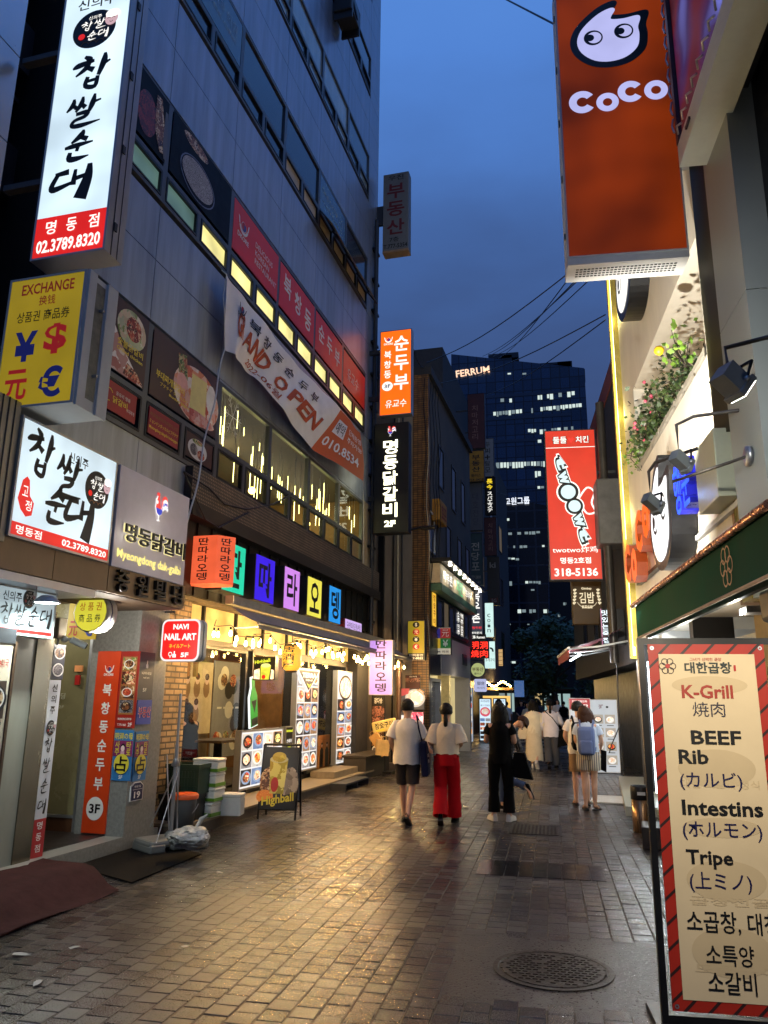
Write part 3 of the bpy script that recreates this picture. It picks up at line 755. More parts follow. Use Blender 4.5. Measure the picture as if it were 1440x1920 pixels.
# ---- entrance at the near end of the building
GRAN = M('grey_granite', (128, 128, 124), .35, var=.25, scale=30)
OLIVE = M('entrance_wall', (112, 104, 80), .5, var=.15, scale=2)
EN = MB()
X = lambda s: s-12
EN.box(X(6.15), X(8.6), -.0, 3, 0, .155, M('entrance_floor', (44, 38, 36), .35, var=.3)) ; EN.box(X(6.15), X(8.5), -.24, 0, 0, .15, GRAN)
EN.box(X(8.4), X(9.02), .35, .6, .15, 2.98, BLACKM)
EN.box(X(6.2), X(9.0), 1.9, 2.0, .155, 2.9, OLIVE)
part('entrance_hall', EN, TOWER)
pl_ = MB(); pl_.box(X(7.80), X(8.40), -.24, .38, .15, 2.75, GRAN); part('granite_pier', pl_, TOWER)
dg = MB(); xd = X(7.86)
dg.box(xd, xd+.05, .40, .46, .155, 2.7, ALU); dg.box(xd, xd+.05, 1.84, 1.9, .155, 2.7, ALU); dg.box(xd, xd+.05, .46, 1.84, .155, .3, M('brown_kick_plate', (80, 52, 34), .4)); dg.box(xd-.01, xd+.04, .46, 1.84, .3, .33, ALU)
d_ = part('glass_door', dg, TOWER); p = MB()
p.face([(xd+.02, 1.84, .33), (xd+.02, .46, .33), (xd+.02, .46, 2.7), (xd+.02, 1.84, 2.7)], M('smoked_door_glass', (122, 116, 84), .25, var=.25, scale=.9)); part('pane', p, d_)
p = MB(); p.text('중원빌딩', .72, 1.62, .07, M('frosted_letters', (170, 170, 150), .5, var=0), 0, .3, .02); p.text('닭갈비 2F', .72, 1.5, .04, M('frosted_letters', (170, 170, 150)), 0, .3, .01); o = part('door_lettering', p, d_); o.location = (xd-.02, 1.58, 0); o.rotation_euler = (0, 0, -pi/2)
p = MB(); p.box(xd-.02, xd, .52, .62, 1.9, 1.97, M('orange_sticker', (226, 150, 90), .5)); p.box(xd-.02, xd, .54, .6, 1.75, 1.86, RPRINT); part('door_stickers', p, d_)
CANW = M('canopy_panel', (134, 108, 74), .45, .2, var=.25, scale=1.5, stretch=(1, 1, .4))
# ================================================================== neighbour at the far left edge
NB = thing('neighbour_building', 'pale clad building corner with pipes and a dark gap behind the tall white blade sign', 'building', wpos('L', 4.6, -5.0, 0), RZ[('L', 'wall')])
nb = MB(); CLAD = M('pale_cladding', (225, 230, 236), .3, .8, var=.08, scale=1)
for k in range(16): nb.box(-4.6, .62, .35, .43, 3.9+1.0*k+.008, 4.9+1.0*k-.008, CLAD)
for k in range(16): nb.box(.54, .62, .44, 1.2, 3.9+1.0*k+.008, 4.9+1.0*k-.008, CLAD)
part('cladding', nb, NB)
nb = MB(); nb.box(-4.6, .53, .45, 6, 0, 20, SEAM); nb.box(.53, 1.28, 1.3, 1.4, 3, 24, M('gap_wall', (52, 52, 56), .8, var=.4, bump=.3)); part('core', nb, NB)
nb = MB()
nb.tube([(.82, 1.0, 3.2), (.82, 1.0, 20)], .05, DARKG, 10); nb.tube([(1.0, 1.1, 3.2), (1.0, 1.1, 20)], .035, ALU, 8); nb.tube([(1.16, 1.0, 3.2), (1.16, 1.0, 20)], .04, DARKG, 8)
for k in range(9): nb.box(.7, 1.24, .9, 1.25, 4.6+k*1.7, 4.66+k*1.7, DARKG)
part('pipes', nb, NB)
for k in range(5): nb = MB(); nb.box(.68, 1.2, .78, 1.25, 5.2+k*1.55, 5.8+k*1.55, M('louvre_box', (44, 46, 50), .5, .3, var=.3)); part('louvre_box', nb, NB)
random.seed(4)
cb = MB()
for i in range(7):
    z = 4.3+i*.12; P = [(.55+.1*random.random(), .3+.2*random.random(), z+random.uniform(-.25, .25)) for _ in range(1)]
    path = [(.35+i*.1+.12*sin(k*1.2+i), .32+.05*cos(k), 4.9-k*.13) for k in range(9)]
    cb.tube(path, .009, BLACKM, 5)
solo('cable_tangle', cb, 'tangle of black cables hanging behind the tall white blade sign', 'cables', wpos('L', 4.75, -4.75, 0), RZ[('L', 'wall')])

# ================================================================== tall white blade sign
WFACE = E('white_lit_film', (206, 228, 240), 1.08, uneven=.3, scale=1.1)
S = Sheet('blade_sign', 'tall white lit blade sign with black brush lettering and a red phone number foot', 'sign', [(125, 0), (250, 0), (54, 490), (193, 469)], 'L', 'cross', 5.1)
S.h *= 1.0
S.h = S.h+.14
S.lightbox(WFACE, ALU, .26)
w, h = S.w, S.h
side = MB()
side.box(w, w+.004, .08, .09, 0, h, DARKG); side.box(w, w+.004, .17, .175, 0, h, DARKG)
for k in range(4): side.box(w, w+.012, .09, .13, .25+k*(h-.5)/3, .33+k*(h-.5)/3, DARKG)
side.box(-.5, 0, .08, .16, h*.3, h*.3+.06, DARKG); side.box(-.5, 0, .08, .16, h*.8, h*.8+.06, DARKG)
part('bracket', side, S.root)
rb = MB(); rb.quad(.02, w-.02, .02, h*.145, -.003, REDF); part('red_band', rb, S.root)
t = S.t
t.vtext('명', w*.24, h*.132, h*.08, w*.14, WLET, -.008, .03, .9); t.vtext('동', w*.52, h*.132, h*.08, w*.14, WLET, -.008, .03, .9); t.vtext('점', w*.82, h*.132, h*.08, w*.14, WLET, -.008, .03, .9)
t.text('02.3789.8320', w*.5, h*.042, h*.045, WLET, -.008, w*.86, .03)
for c, x0, z0, cw, ch in (('찹', .26, .6, .56, .13), ('쌀', .24, .46, .5, .115), ('순', .27, .335, .42, .11), ('대', .16, .19, .56, .125)):
    brush(t, c, w*x0, h*z0, w*cw, h*ch, BLIT, -.006, 1.6)
t.text('신의주', w*.5, h*.945, h*.045, BLIT, -.006, w*.56, .03)
emblem(t, w*.5, h*.835, w*.31, h*.075)
S.done()

# ================================================================== exchange blade sign
YELF = E('yellow_film', (176, 150, 26), .55, uneven=.12)
NAVY = E('navy_print', (24, 30, 96), .5, base=1); DRED = E('dark_red_print', (150, 26, 26), .6, base=1); BRN = E('brown_print', (120, 30, 20), .5, base=1)
S = Sheet('exchange_sign', 'yellow money exchange box sign with four currency symbols, above the white shop sign', 'sign', [(8, 527), (162, 506), (0, 769), (137, 754)], 'L', 'cross', 4.95)
S.lightbox(YELF, WHITEM, .42)
w, h = S.w, S.h; t = S.t
side = MB(); side.box(w, w+.003, .14, .26, .1, h-.05, M('worn_tape', (120, 118, 104), .6, var=.5, scale=9)); side.box(w, w+.02, .02, .12, -.01, h+.01, WHITEM); side.box(w, w+.02, .28, .42, -.01, h+.01, WHITEM); side.box(w+.003, w+.05, .2, .22, h*.25, h*.27, ALU); side.box(w+.003, w+.05, .2, .22, h*.75, h*.77, ALU)
part('side_frame', side, S.root)
t.text('EXCHANGE', w*.52, h*.9, h*.085, BRN, -.006, w*.68, .02); t.text('换钱', w*.53, h*.8, h*.075, BRN, -.006, w*.21, .02)
t.text('상품권 商品券', w*.5, h*.685, h*.085, BLIT, -.006, w*.68, .015)
for ch, x, z, mt, rim in (('¥', .32, .455, NAVY, 1), ('$', .7, .49, DRED, 1), ('元', .26, .17, DRED, 1), ('€', .7, .17, NAVY, 1)):
    t.text(ch, w*x, h*z, h*.23, mt, -.008, w*.29, .05)
S.done()

# ================================================================== white flat sign and rooster sign over the entrance
S = Sheet('shop_sign', 'square white lit shop sign with black brush lettering and a round black crest', 'sign', [(47, 780), (224, 866), (10, 1002), (199, 1056)], 'L', 'wall', -4.5)
S.lightbox(E('white_lit_film_bright', (214, 234, 244), .98, uneven=.22, scale=1.6), ALU, .3)
w, h = S.w, S.h; t = S.t
sd = MB()
for k in range(5): sd.box(-.36, -.006, .02+k*.001, .3, -.05, h+.1, BEIGEM) if k == 0 else sd.box(-.36+k*.07, -.35+k*.07, .012, .02, -.05, h+.1, DARKG)
part('corrugated_side', sd, S.root)
rb = MB(); rb.quad(.02, w-.02, .02, h*.125, -.003, REDF); part('red_band', rb, S.root)
t.text('명동점', w*.17, h*.07, h*.07, WLET, -.007, w*.23, .03); t.text('02.3789.8320', w*.72, h*.07, h*.06, WLET, -.007, w*.48, .03)
for c, x0, z0, cw, ch in (('찹', .06, .55, .27, .4), ('쌀', .35, .46, .27, .39), ('순', .27, .2, .24, .34), ('대', .48, .13, .3, .4)): brush(t, c, w*x0, h*z0, w*cw, h*ch, BLIT, -.006, 1.45)
t.text('신의주', w*.56, h*.83, h*.1, BLIT, -.006, w*.21, .03)
emblem(t, w*.79, h*.64, w*.135, h*.175)
t.flat([(w*(.115+.085*a), h*(.33+.16*b)) for a, b in ((-.6, .9), (-.9, -.1), (-.5, -.6), (.1, -.9), (.7, -.75), (.8, -.1), (.3, .2), (.1, 1), (-.2, 1.15))], -.006, REDF)
t.text('고', w*.095, h*.39, h*.085, WLET, -.009, w*.05, .02); t.text('정', w*.135, h*.28, h*.085, WLET, -.009, w*.055, .02)
S.done()
S = Sheet('restaurant_sign', 'grey square panel sign with a red rooster and halo lit black letters', 'sign', [(228, 872), (358, 934), (207, 1061), (342, 1097)], 'L', 'wall', -4.52)
w, h = S.w, S.h; t = S.t
GREYP = M('lilac_grey_panel', (222, 218, 232), .4, .2, var=.06)
b = MB(); b.bbox(0, w, 0, .16, 0, h, GREYP, .008); part('panel', b, S.root)
rooster(t, w*.55, h*.74, h*.16)
HALO = E('halo_light', (255, 240, 170), 1)
t.text('명동닭갈비', w*.535, h*.365, h*.192, HALO, -.004, w*.872, .06)
t.text('Myeongdong dak-galbi', w*.49, h*.13, h*.115, E('warm_lit_letters', (250, 232, 130), 1.3), -.006, w*.88, .004)
S.done()
bl = MB(); bl.text3('명동닭갈비', w*.535, h*.365, h*.18, BLACKM, BLIT, -.03, -.012, w*.85, .03); part('raised_letters', bl, S.root)
lamp('rooster_sign_glow', 'POINT', wpos('L', 7.0, -4.2, 3.3), 1.2, (1, .9, .7), .2)

# canopy under the two signs, with the raised building name
CN = thing('entrance_canopy', 'brown panelled canopy over the entrance with raised dark building name letters', 'canopy', wpos('L', 6.2, -4.54, 2.56), RZ[('L', 'wall')])
c = MB()
for a, b in ((-1.9, -.62), (-.61, .16), (.17, 1.62)): c.box(a, b, 0, .03, .04, .30, CANW)
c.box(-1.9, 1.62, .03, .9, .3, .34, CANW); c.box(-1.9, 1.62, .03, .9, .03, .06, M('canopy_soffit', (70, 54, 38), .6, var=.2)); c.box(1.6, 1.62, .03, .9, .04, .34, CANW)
part('panels', c, CN)
c = MB(); c.box(-1.3, .0, .0, .5, -.04, .03, ALU); part('shutter_rail', c, CN)
for i, ch in enumerate('중원빌딩'): c = MB(); c.text3(ch, .37+i*.345, .17, .21, BLACKM, BLACKM, -.045, -.002, .2, .02); part('raised_letter', c, CN)

# lower white shop sign with its flood lamp, menu boards at the picture's edge
S = Sheet('low_shop_sign', 'low white shop sign with black brush lettering lit by a small flood lamp', 'sign', [(0, 1095), (108, 1112), (0, 1185), (98, 1200)], 'L', 'wall', -4.75)
S.x0 -= .5; S.root.location = wpos('L', S.x0, -4.75, S.z0); S.w += .5
w, h = S.w, S.h; t = S.t
S.lightbox(E('white_lit_film_soft', (196, 216, 224), .55, uneven=.15), WHITEM, .12)
rb = MB(); rb.quad(.02, w-.02, .015, .05, -.003, REDF); part('red_band', rb, S.root)
t.text('신의주', .62, h*.78, h*.2, BLIT, -.006, .22, .03); emblem(t, .82, h*.78, .075, h*.2, False)
for i, c in enumerate('찹쌀순대'): brush(t, c, .5+i*.16, h*(.2+.03*(i == 3)-.04*(i == 3)), .15, h*.45, BLIT, -.006, 1.1)
S.done()
FLm = M('flood_lamp_white', (190, 192, 190), .4, .2, var=.05)
lp = on_wall((88, 1128), 'L', -4.55)
fl_ = thing('flood_lamp', 'small white flood lamp on a bent bracket above the low white shop sign', 'lamp', wpos('L', lp[0], -4.55, lp[1]), RZ[('L', 'wall')])
a = MB(); a.lathe([(.001, .05), (.05, .05), (.11, .0), (.115, -.012), (.1, -.012)], (0, 0, 0), FLm, 16); part('shade', a, fl_)
a = MB(); a.lathe([(.1, -.01), (.001, -.016)], (0, 0, 0), E('cool_lamp_lens', (225, 250, 245), 14), 16); part('lens', a, fl_)
a = MB(); a.tube([(-.12, .02, .0), (-.12, .02, .12), (.12, .02, .12), (.12, .02, 0)], .008, FLm, 6); a.tube([(0, .02, .12), (0, .2, .14)], .008, FLm, 6); part('bracket', a, fl_)
lamp('flood_lamp_light', 'SPOT', wpos('L', lp[0], -4.55, lp[1]-.03), 60, (.88, 1, .96), .08, wpos('L', lp[0]+.15, -4.75, .5), 150)
MENUP = M('printed_menu_paper', (210, 196, 172), .5, var=.08)
FRED = food('food_red', [(60, 20, 12), (150, 40, 24), (200, 80, 40), (236, 200, 160)])
FBRN = food('food_brown', [(50, 28, 18), (120, 70, 40), (180, 130, 80), (220, 200, 160)])
FDRK = food('food_dark', [(10, 10, 20), (24, 22, 34), (90, 84, 92), (176, 168, 170)], scale=60)
FGRN = food('food_green', [(40, 70, 24), (110, 140, 60), (220, 210, 150), (170, 60, 40)])
S = Sheet('menu_board', 'tall brown menu board with bowls of soup beside the entrance, cut by the left edge', 'menu board', [(0, 1205), (37, 1215), (0, 1590), (4, 1590)], 'L', 'wall', -4.72)
h = 1.62; S.root.location = wpos('L', 5.0, -4.72, .42); w = .44
b = MB(); b.box(0, w, .0, .05, 0, h, MENUP); b.box(-.02, 0, -.01, .06, -.02, h+.02, WOODD); b.box(w, w+.03, -.01, .06, -.02, h+.02, WOODD); b.box(0, w, -.01, .06, h, h+.12, DARKG); b.box(0, w, -.004, 0, 0, h*.5-.2, M('brown_print_board', (84, 40, 24), .5)); part('board', b, S.root)
t = S.t; t.text('맛있는 순대국', w*.6, h*.9, .07, RPRINT, -.006, w*.6, .02)
for k, z in enumerate((.72, .45, .17)):
    t.quad(.06, w-.04, h*z-.15, h*z+.15, -.008, M('table_print', (70, 52, 40), .6)); t.disc(w*.62, h*z, .14, .12, -.010, BLIT, 24); t.disc(w*.62, h*z+.01, .115, .095, -.012, WPRINT, 24); t.disc(w*.62, h*z+.01, .1, .08, -.014, FBRN if k != 1 else FRED, 24)
    t.text('9,000', w*.8, h*z-.19, .03, BLIT, -.006)
S.done('print')
rm = MB(); rm.bbox(0, .07, 0, .03, 0, .25, WHITEP, .006)
for k in range(4): rm.box(.02, .03, -.004, 0, .05+k*.045, .065+k*.045, BLIT)
solo('control_box', rm, 'small white control box with black buttons at the left edge', 'switch box', wpos('L', 5.36, -4.76, .98), RZ[('L', 'wall')])
pc = MB(); pc.box(5.52-6.3, 6.42-6.3, 0, .5, 0, 2.42, M('entrance_column', (138, 138, 128), .4, .15, var=.2, scale=2, stretch=(1, 1, .3))); pc.box(6.42-6.3, 6.46-6.3, .05, .4, 0, 2.42, ALU); pc.box(6.2-6.3, 6.43-6.3, -.012, 0, 0, 2.42, M('steel_column_trim', (120, 112, 96), .25, .8, var=.4, scale=3, stretch=(1, 1, .2)))
pc.box(5.3-6.3, 6.5-6.3, -.14, .55, -.02, .16, GRAN)
solo('entrance_column', pc, 'grey panelled column carrying the narrow white strip sign', 'column', wpos('L', 6.3, -5.13, 0), RZ[('L', 'wall')])
# narrow strip sign on the column
S = Sheet('strip_sign', 'narrow white and red strip sign with vertical brush lettering on the grey column', 'sign', [(97, 1275), (117, 1275), (50, 1611), (77, 1608)], 'L', 'wall', -5.15)
w, h = S.w, S.h; t = S.t
b = MB(); b.box(0, w, 0, .02, h*.21, h, M('strip_white', (196, 198, 206), .4, var=.04)); b.box(0, w, 0, .02, 0, h*.21, M('strip_red', (164, 28, 34), .45, var=.05)); part('panel', b, S.root)
t.vtext('신의주', w*.5, h*.985, h*.79, w*.42, BLIT, -.004, .03, .7); emblem(t, w*.5, h*.72, w*.36, h*.045, False)
for i, c in enumerate('찹쌀순대'): brush(t, c, w*.18, h*(.58-.115*i), w*.64, h*.085, BLIT, -.004, 1.1)
t.vtext('명동점', w*.5, h*.205, h*.02, w*.42, WPRINT, -.004, .03, .68)
S.done()
S = Sheet('food_poster', 'small dark poster of two dishes above the narrow strip sign', 'poster', [(101, 1208), (124, 1208), (96, 1274), (118, 1274)], 'L', 'wall', -5.152)
w, h = S.w, S.h; t = S.t; b = MB(); b.box(0, w, 0, .012, 0, h, M('poster_navy', (44, 44, 56), .5)); part('sheet', b, S.root)
for z, f in ((.76, FBRN), (.27, FDRK)): t.disc(w*.5, h*z, w*.46, h*.19, -.004, WPRINT, 20); t.disc(w*.5, h*z, w*.38, h*.155, -.006, f, 20)
S.done('print')

# round yellow double sign, second exchange plate, camera
cpt = on_cross((170, 1148), 'L', 6.85)
rs = thing('round_sign', 'round yellow lit gift voucher sign with red and blue letters, under the canopy', 'sign', wpos('L', 6.85, cpt[0], cpt[1]), RZ[('L', 'cross')])
a = MB(); R = .205
for k in range(2): a.lathe([(.001, .17+k*.0), (R, .17), (R, .10), (R*.985, .09), (R*.985, .075), (R, .07), (R, .0), (R-.012, -.006)], (0, 0, 0), WHITEM, 16, 'y') if k == 0 else None
a.lathe([(R*.99, .095), (R*.99, .072)], (0, 0, 0), M('blue_stripe', (40, 44, 110), .4), 16, 'y'); part('drum', a, rs)
a = MB(); a.disc(0, 0, R-.012, R-.012, -.004, E('yellow_lit_film', (226, 218, 66), .8, uneven=.1), 16); part('face_panel', a, rs)
a = MB(); a.text('상 품 권', 0, .06, .085, DRED, -.008, .26, .01); a.text('商 品 券', 0, -.06, .085, M('blue_grey_print', (60, 80, 110), .5, var=0), -.008, .26, .01); part('lettering', a, rs)
a = MB(); a.tube([(0, .1, R), (0, .1, R+.2)], .012, DARKG, 6); part('bracket', a, rs)
S = Sheet('exchange_plate', 'yellow exchange plate half hidden behind the round yellow sign', 'sign', [(130, 1130), (182, 1132), (125, 1196), (180, 1202)], 'L', 'cross', 7.6)
w, h = S.w, S.h; b = MB(); b.box(0, w, 0, .02, 0, h, M('yellow_print', (190, 165, 40), .5, var=.1)); part('plate', b, S.root)
S.t.text('元', w*.22, h*.3, h*.42, RPRINT, -.004, w*.3, .04); S.t.text('€', w*.76, h*.28, h*.4, M('blue_print_flat', (30, 50, 140), .5, var=0), -.004, w*.3, .04); S.done()
cp_ = on_wall((136, 1205), 'L', -4.95)
cc = thing('security_camera', 'white security camera beside the round yellow sign', 'security camera', wpos('L', cp_[0], -4.95, cp_[1]), RZ[('L', 'wall')])
a = MB(); a.tube([(-.03, 0, .03), (.07, -.1, -.03)], .032, WHITEM, 12); part('body', a, cc)
a = MB(); a.tube([(.072, -.102, -.031), (.078, -.108, -.035)], .024, BLACK, 10); part('lens', a, cc)
a = MB(); a.tube([(-.06, .06, .03), (-.03, 0, .03)], .015, WHITEM, 8); a.ball((-.06, .05, .03), .035, WHITEM, 8); part('mount', a, cc)
jb = on_wall((118, 1178), 'L', -5.0); a = MB(); a.bbox(-.06, .06, 0, .08, -.1, .1, BEIGEM, .008); a.tube([(0, .04, -.1), (0, .04, -.16)], .012, WHITEM, 6)
solo('junction_box', a, 'beige junction box on the wall above the white security camera', 'junction box', wpos('L', jb[0], -5.0, jb[1]), RZ[('L', 'wall')])

# ================================================================== pier signs
ORNG = M('orange_red_film', (200, 62, 20), .4, var=.06)
S = Sheet('pier_sign', 'tall orange banner sign with white vertical letters and a 3F disc on the granite pier', 'sign', [(186, 1221), (227, 1221), (150, 1560), (196, 1565)], 'L', 'cross', 7.78)
w, h = S.w, S.h; t = S.t
b = MB(); b.box(0, w, 0, .018, 0, h, ORNG); part('panel', b, S.root)
bowl_mark(t, w*.56, h*.89, w*.22)
t.vtext('북창동순두부', w*.55, h*.83, h*.21, w*.38, WPRINT, -.004, .05, .66)
t.disc(w*.5, h*.13, w*.36, h*.062, -.004, WPRINT, 30); t.text('3F', w*.5, h*.13, h*.05, BLIT, -.008, w*.46, .03)
S.done()
S = Sheet('menu_poster', 'red menu poster with four food photos and 2F at its foot, on the pier', 'poster', [(233, 1221), (268, 1221), (216, 1365), (254, 1365)], 'L', 'cross', 7.785)
x0 = on_cross((224, 1290), 'L', 7.785)[0]; w = S.w; S.root.location = wpos('L', 7.785, x0-.02, S.z0); h = S.h; t = S.t
b = MB(); b.box(0, w, 0, .012, 0, h, M('menu_poster_red', (150, 34, 24), .4, var=.08)); part('sheet', b, S.root)
gold = M('gold_print', (150, 98, 52), .5)
t.quad(w*.13, w*.9, h*.17, h*.93, -.003, gold)
for k, f in enumerate((FGRN, FRED, FBRN, FDRK)):
    z = h*(.75-.185*k); t.quad(w*.17, w*.86, z, z+h*.165, -.005, f)
    t.disc(w*.5, z+h*.08, w*.27, h*.06, -.007, [WPRINT, FGRN, WPRINT, BLIT][k], 18); t.disc(w*.5, z+h*.082, w*.22, h*.048, -.009, [FBRN, FBRN, FRED, FBRN][k], 18)
t.text('T.779-1468', w*.36, h*.04, h*.03, WPRINT, -.004, w*.42, .01); t.text('2F', w*.78, h*.045, h*.05, WPRINT, -.004, w*.2, .03); t.text('明洞名物石鍋拌飯', w*.5, h*.115, h*.03, WPRINT, -.004, w*.7, .005)
S.done('print')
S = Sheet('nail_salon_plate', 'tall charcoal plate with a small bottle drawing and 5F, on the pier', 'sign', [(262, 1222), (291, 1224), (258, 1311), (285, 1312)], 'L', 'wall', -5.04)
w, h = S.w, S.h; t = S.t; b = MB(); b.box(0, w, 0, .015, 0, h, M('charcoal_plate', (52, 52, 58), .45, var=.06)); part('plate', b, S.root)
t.quad(w*.42, w*.56, h*.66, h*.74, -.004, WPRINT); t.quad(w*.46, w*.52, h*.74, h*.82, -.004, WPRINT); t.text('나비네일', w*.5, h*.55, h*.06, WPRINT, -.004, w*.62, .03); t.text('nail art', w*.5, h*.46, h*.04, WPRINT, -.004, w*.4); t.text('5F', w*.45, h*.2, h*.075, WPRINT, -.004, w*.24, .02); S.done()
S = Sheet('blue_plate', 'bright blue plate with outlined red real estate letters, under the charcoal plate', 'sign', [(257, 1312), (285, 1313), (256, 1358), (282, 1358)], 'L', 'wall', -5.04)
w, h = S.w, S.h; t = S.t; b = MB(); b.box(0, w, 0, .015, 0, h, M('bright_blue_plate', (40, 62, 170), .45, var=.06)); part('plate', b, S.root)
t.text('부동산', w*.5, h*.5, h*.46, WPRINT, -.004, w*.86, .05); t.text('부동산', w*.5, h*.5, h*.44, M('magenta_print', (190, 60, 90), .5, var=0), -.006, w*.82, .02); S.done()
def fortune(q, kind, at, label):
    S = Sheet('fortune_poster', label, 'poster', q, 'L', kind, at)
    w, h = S.w, S.h; t = S.t
    b = MB(); b.box(0, w, 0, .01, 0, h, M('sky_blue_print', (46, 112, 172), .5, var=.05)); part('sheet', b, S.root)
    mag = M('purple_print', (120, 34, 88), .5, var=.05); yl = M('lemon_print', (214, 200, 60), .5, var=.05)
    t.quad(0, w, h*.48, h*.79, -.003, mag); t.text('明洞の母', w*.5, h*.88, h*.13, yl, -.005, w*.94, .03)
    t.text('사', w*.2, h*.71, h*.13, yl, -.005, w*.24, .03); t.text('주', w*.2, h*.57, h*.13, yl, -.005, w*.24, .03); t.text('타', w*.8, h*.71, h*.13, yl, -.005, w*.24, .03); t.text('로', w*.8, h*.57, h*.13, yl, -.005, w*.24, .03)
    t.disc(w*.5, h*.66, w*.13, h*.075, -.006, BLACK, 16); t.disc(w*.5, h*.635, w*.1, h*.06, -.008, M('pale_print', (226, 200, 196), .5, var=0), 16); t.quad(w*.4, w*.6, h*.5, h*.58, -.008, M('pink_print', (200, 150, 170), .5, var=0))
    t.disc(w*.5, h*.33, w*.4, h*.2, -.01, yl, 24); t.text('占', w*.5, h*.33, h*.3, BLIT, -.014, w*.62, .05); t.text('5F', w*.5, h*.07, h*.07, WPRINT, -.005, w*.2, .02)
    S.done('print')
x5 = [(217, 1369), (249, 1369), (207, 1463), (246, 1465)]
fortune(x5, 'cross', 7.787, 'blue and purple fortune teller poster on the front of the granite pier')
fortune([(255, 1371), (279, 1371), (247, 1465), (273, 1462)], 'wall', -5.05, 'narrower blue and purple fortune teller poster round the pier corner')
S = Sheet('house_number_plate', 'navy house number plate with 19 low on the granite pier', 'house number', [(246, 1466), (269, 1466), (244, 1502), (267, 1500)], 'L', 'wall', -5.045)
w, h = S.w, S.h; t = S.t; nv = M('navy_enamel', (30, 32, 72), .35, var=.05)
b = MB(); b.prism([(0, 0), (w, 0), (w, h*.8), (w*.75, h), (w*.25, h), (0, h*.8)], 0, .012, WPRINT); part('plate', b, S.root)
t.flat([(w*.05, h*.04), (w*.95, h*.04), (w*.95, h*.78), (w*.73, h*.95), (w*.27, h*.95), (w*.05, h*.78)], -.003, nv); t.text('19', w*.5, h*.32, h*.36, WPRINT, -.006, w*.5, .03); t.text('명동7길', w*.5, h*.76, h*.12, WPRINT, -.006, w*.5); t.quad(w*.1, w*.9, h*.6, h*.615, -.006, WPRINT); S.done()

# red rounded nail salon sign
S = Sheet('nail_salon_sign', 'red rounded square lit nail art sign with white letters, hung out over the shop', 'sign', [(305, 1160), (377, 1162), (300, 1240), (372, 1240)], 'L', 'cross', 8.2)
w, h = S.w, S.h; t = S.t
def rrect(x0, x1, z0, z1, r, n=6):
    P = []
    for cx, cz, a in ((x1-r, z0+r, -pi/2), (x1-r, z1-r, 0), (x0+r, z1-r, pi/2), (x0+r, z0+r, pi)):
        P += [(cx+r*cos(a+pi/2*k/n), cz+r*sin(a+pi/2*k/n)) for k in range(n+1)]
    return P
b = MB(); b.prism(rrect(0, w, 0, h, .08), .0, .07, WHITEM, E('white_lit_rim', (250, 236, 236), .9)); b.prism(rrect(.01, w-.01, .01, h-.01, .08), .071, .1, DARKG); b.prism(rrect(0, w, 0, h, .08), .101, .17, WHITEM); part('cabinet', b, S.root)
f = MB(); f.flat(rrect(.022, w-.022, .022, h-.022, .065), -.004, E('red_lit_sign', (236, 24, 20), .95, uneven=.06)); part('face_panel', f, S.root)
t.text('NAVI', w*.5, h*.82, h*.13, WLET, -.008, w*.4, .05); t.text('NAIL ART', w*.5, h*.58, h*.16, WLET, -.008, w*.82, .05); t.text('ネイルアート', w*.5, h*.36, h*.1, E('lemon_lit', (250, 220, 60), .9), -.008, w*.55, .04); t.text('5F', w*.64, h*.15, h*.11, WLET, -.008, w*.2, .05)
t.quad(w*.33, w*.42, h*.09, h*.17, -.008, WLET); t.quad(w*.36, w*.39, h*.17, h*.24, -.008, WLET); t.ring(w*.27, h*.17, .018, .026, -.008, WLET, 12); t.quad(w*.26, w*.28, h*.08, h*.13, -.008, WLET)
a = MB(); a.tube([(w*.2, .08, h), (w*.2, .08, h+.1), (-.4, .08, h+.1)], .012, DARKG, 6); a.tube([(0, .08, h*.35), (-.3, .08, h*.35)], .01, DARKG, 6); part('bracket', a, S.root)
S.done()

# ================================================================== window posters on the tower
POSTD = M('poster_midnight', (10, 11, 20), .5, var=.2, spec=.12)
def poster(label, s0, s1, z0, z1, mat, d=-5.275, name='window_poster'):
    r = thing(name, label, 'poster', wpos('L', s0, d, z0), RZ[('L', 'wall')]); b = MB(); b.box(0, s1-s0, 0, .012, 0, z1-z0, mat); part('sheet', b, r); return r, MB(), s1-s0, z1-z0
r, t, w, h = poster('dark poster of red chilli meat on spoons, nearest on the third floor', 6.05, 7.74, 8.56, 9.5, POSTD)
CHIL = food('food_chilli', [(40, 6, 6), (120, 20, 14), (160, 50, 30), (70, 12, 10)], scale=26)
t.disc(w*.72, h*.42, w*.13, h*.34, -.004, CHIL, 20); t.disc(w*.35, h*.5, w*.14, h*.36, -.004, FDRK, 20)
t.stroke([(.86, .9, .1), (.9, .4, .2), (.95, .1, .1)], 0, 0, w, h, FBRN, -.006); t.stroke([(.97, .8, .05), (.98, .3, .09), (.99, .05, .05)], 0, 0, w, h, M('spoon_print', (90, 88, 90), .4), -.008); part('print', t, r)
r, t, w, h = poster('dark poster of a bowl of grain, beside the red restaurant panels', 7.86, 9.62, 8.56, 9.52, POSTD)
t.disc(w*.42, h*.36, w*.3, h*.34, -.004, M('bowl_print', (22, 24, 40), .5, var=.1, spec=.1), 30); t.ring(w*.42, h*.36, w*.27, w*.285, -.006, M('bowl_rim_print', (90, 94, 120), .3), 30, 0, 2*pi, .62); t.disc(w*.42, h*.38, w*.255, h*.27, -.007, food('food_grain', [(40, 38, 44), (120, 112, 116), (236, 228, 224), (70, 64, 70)], 0, 70), 28); t.disc(w*.36, h*.88, w*.2, h*.1, -.004, FBRN, 16); part('print', t, r)
PRED = M('red_panel', (212, 44, 32), .38, var=.05, spec=.4)
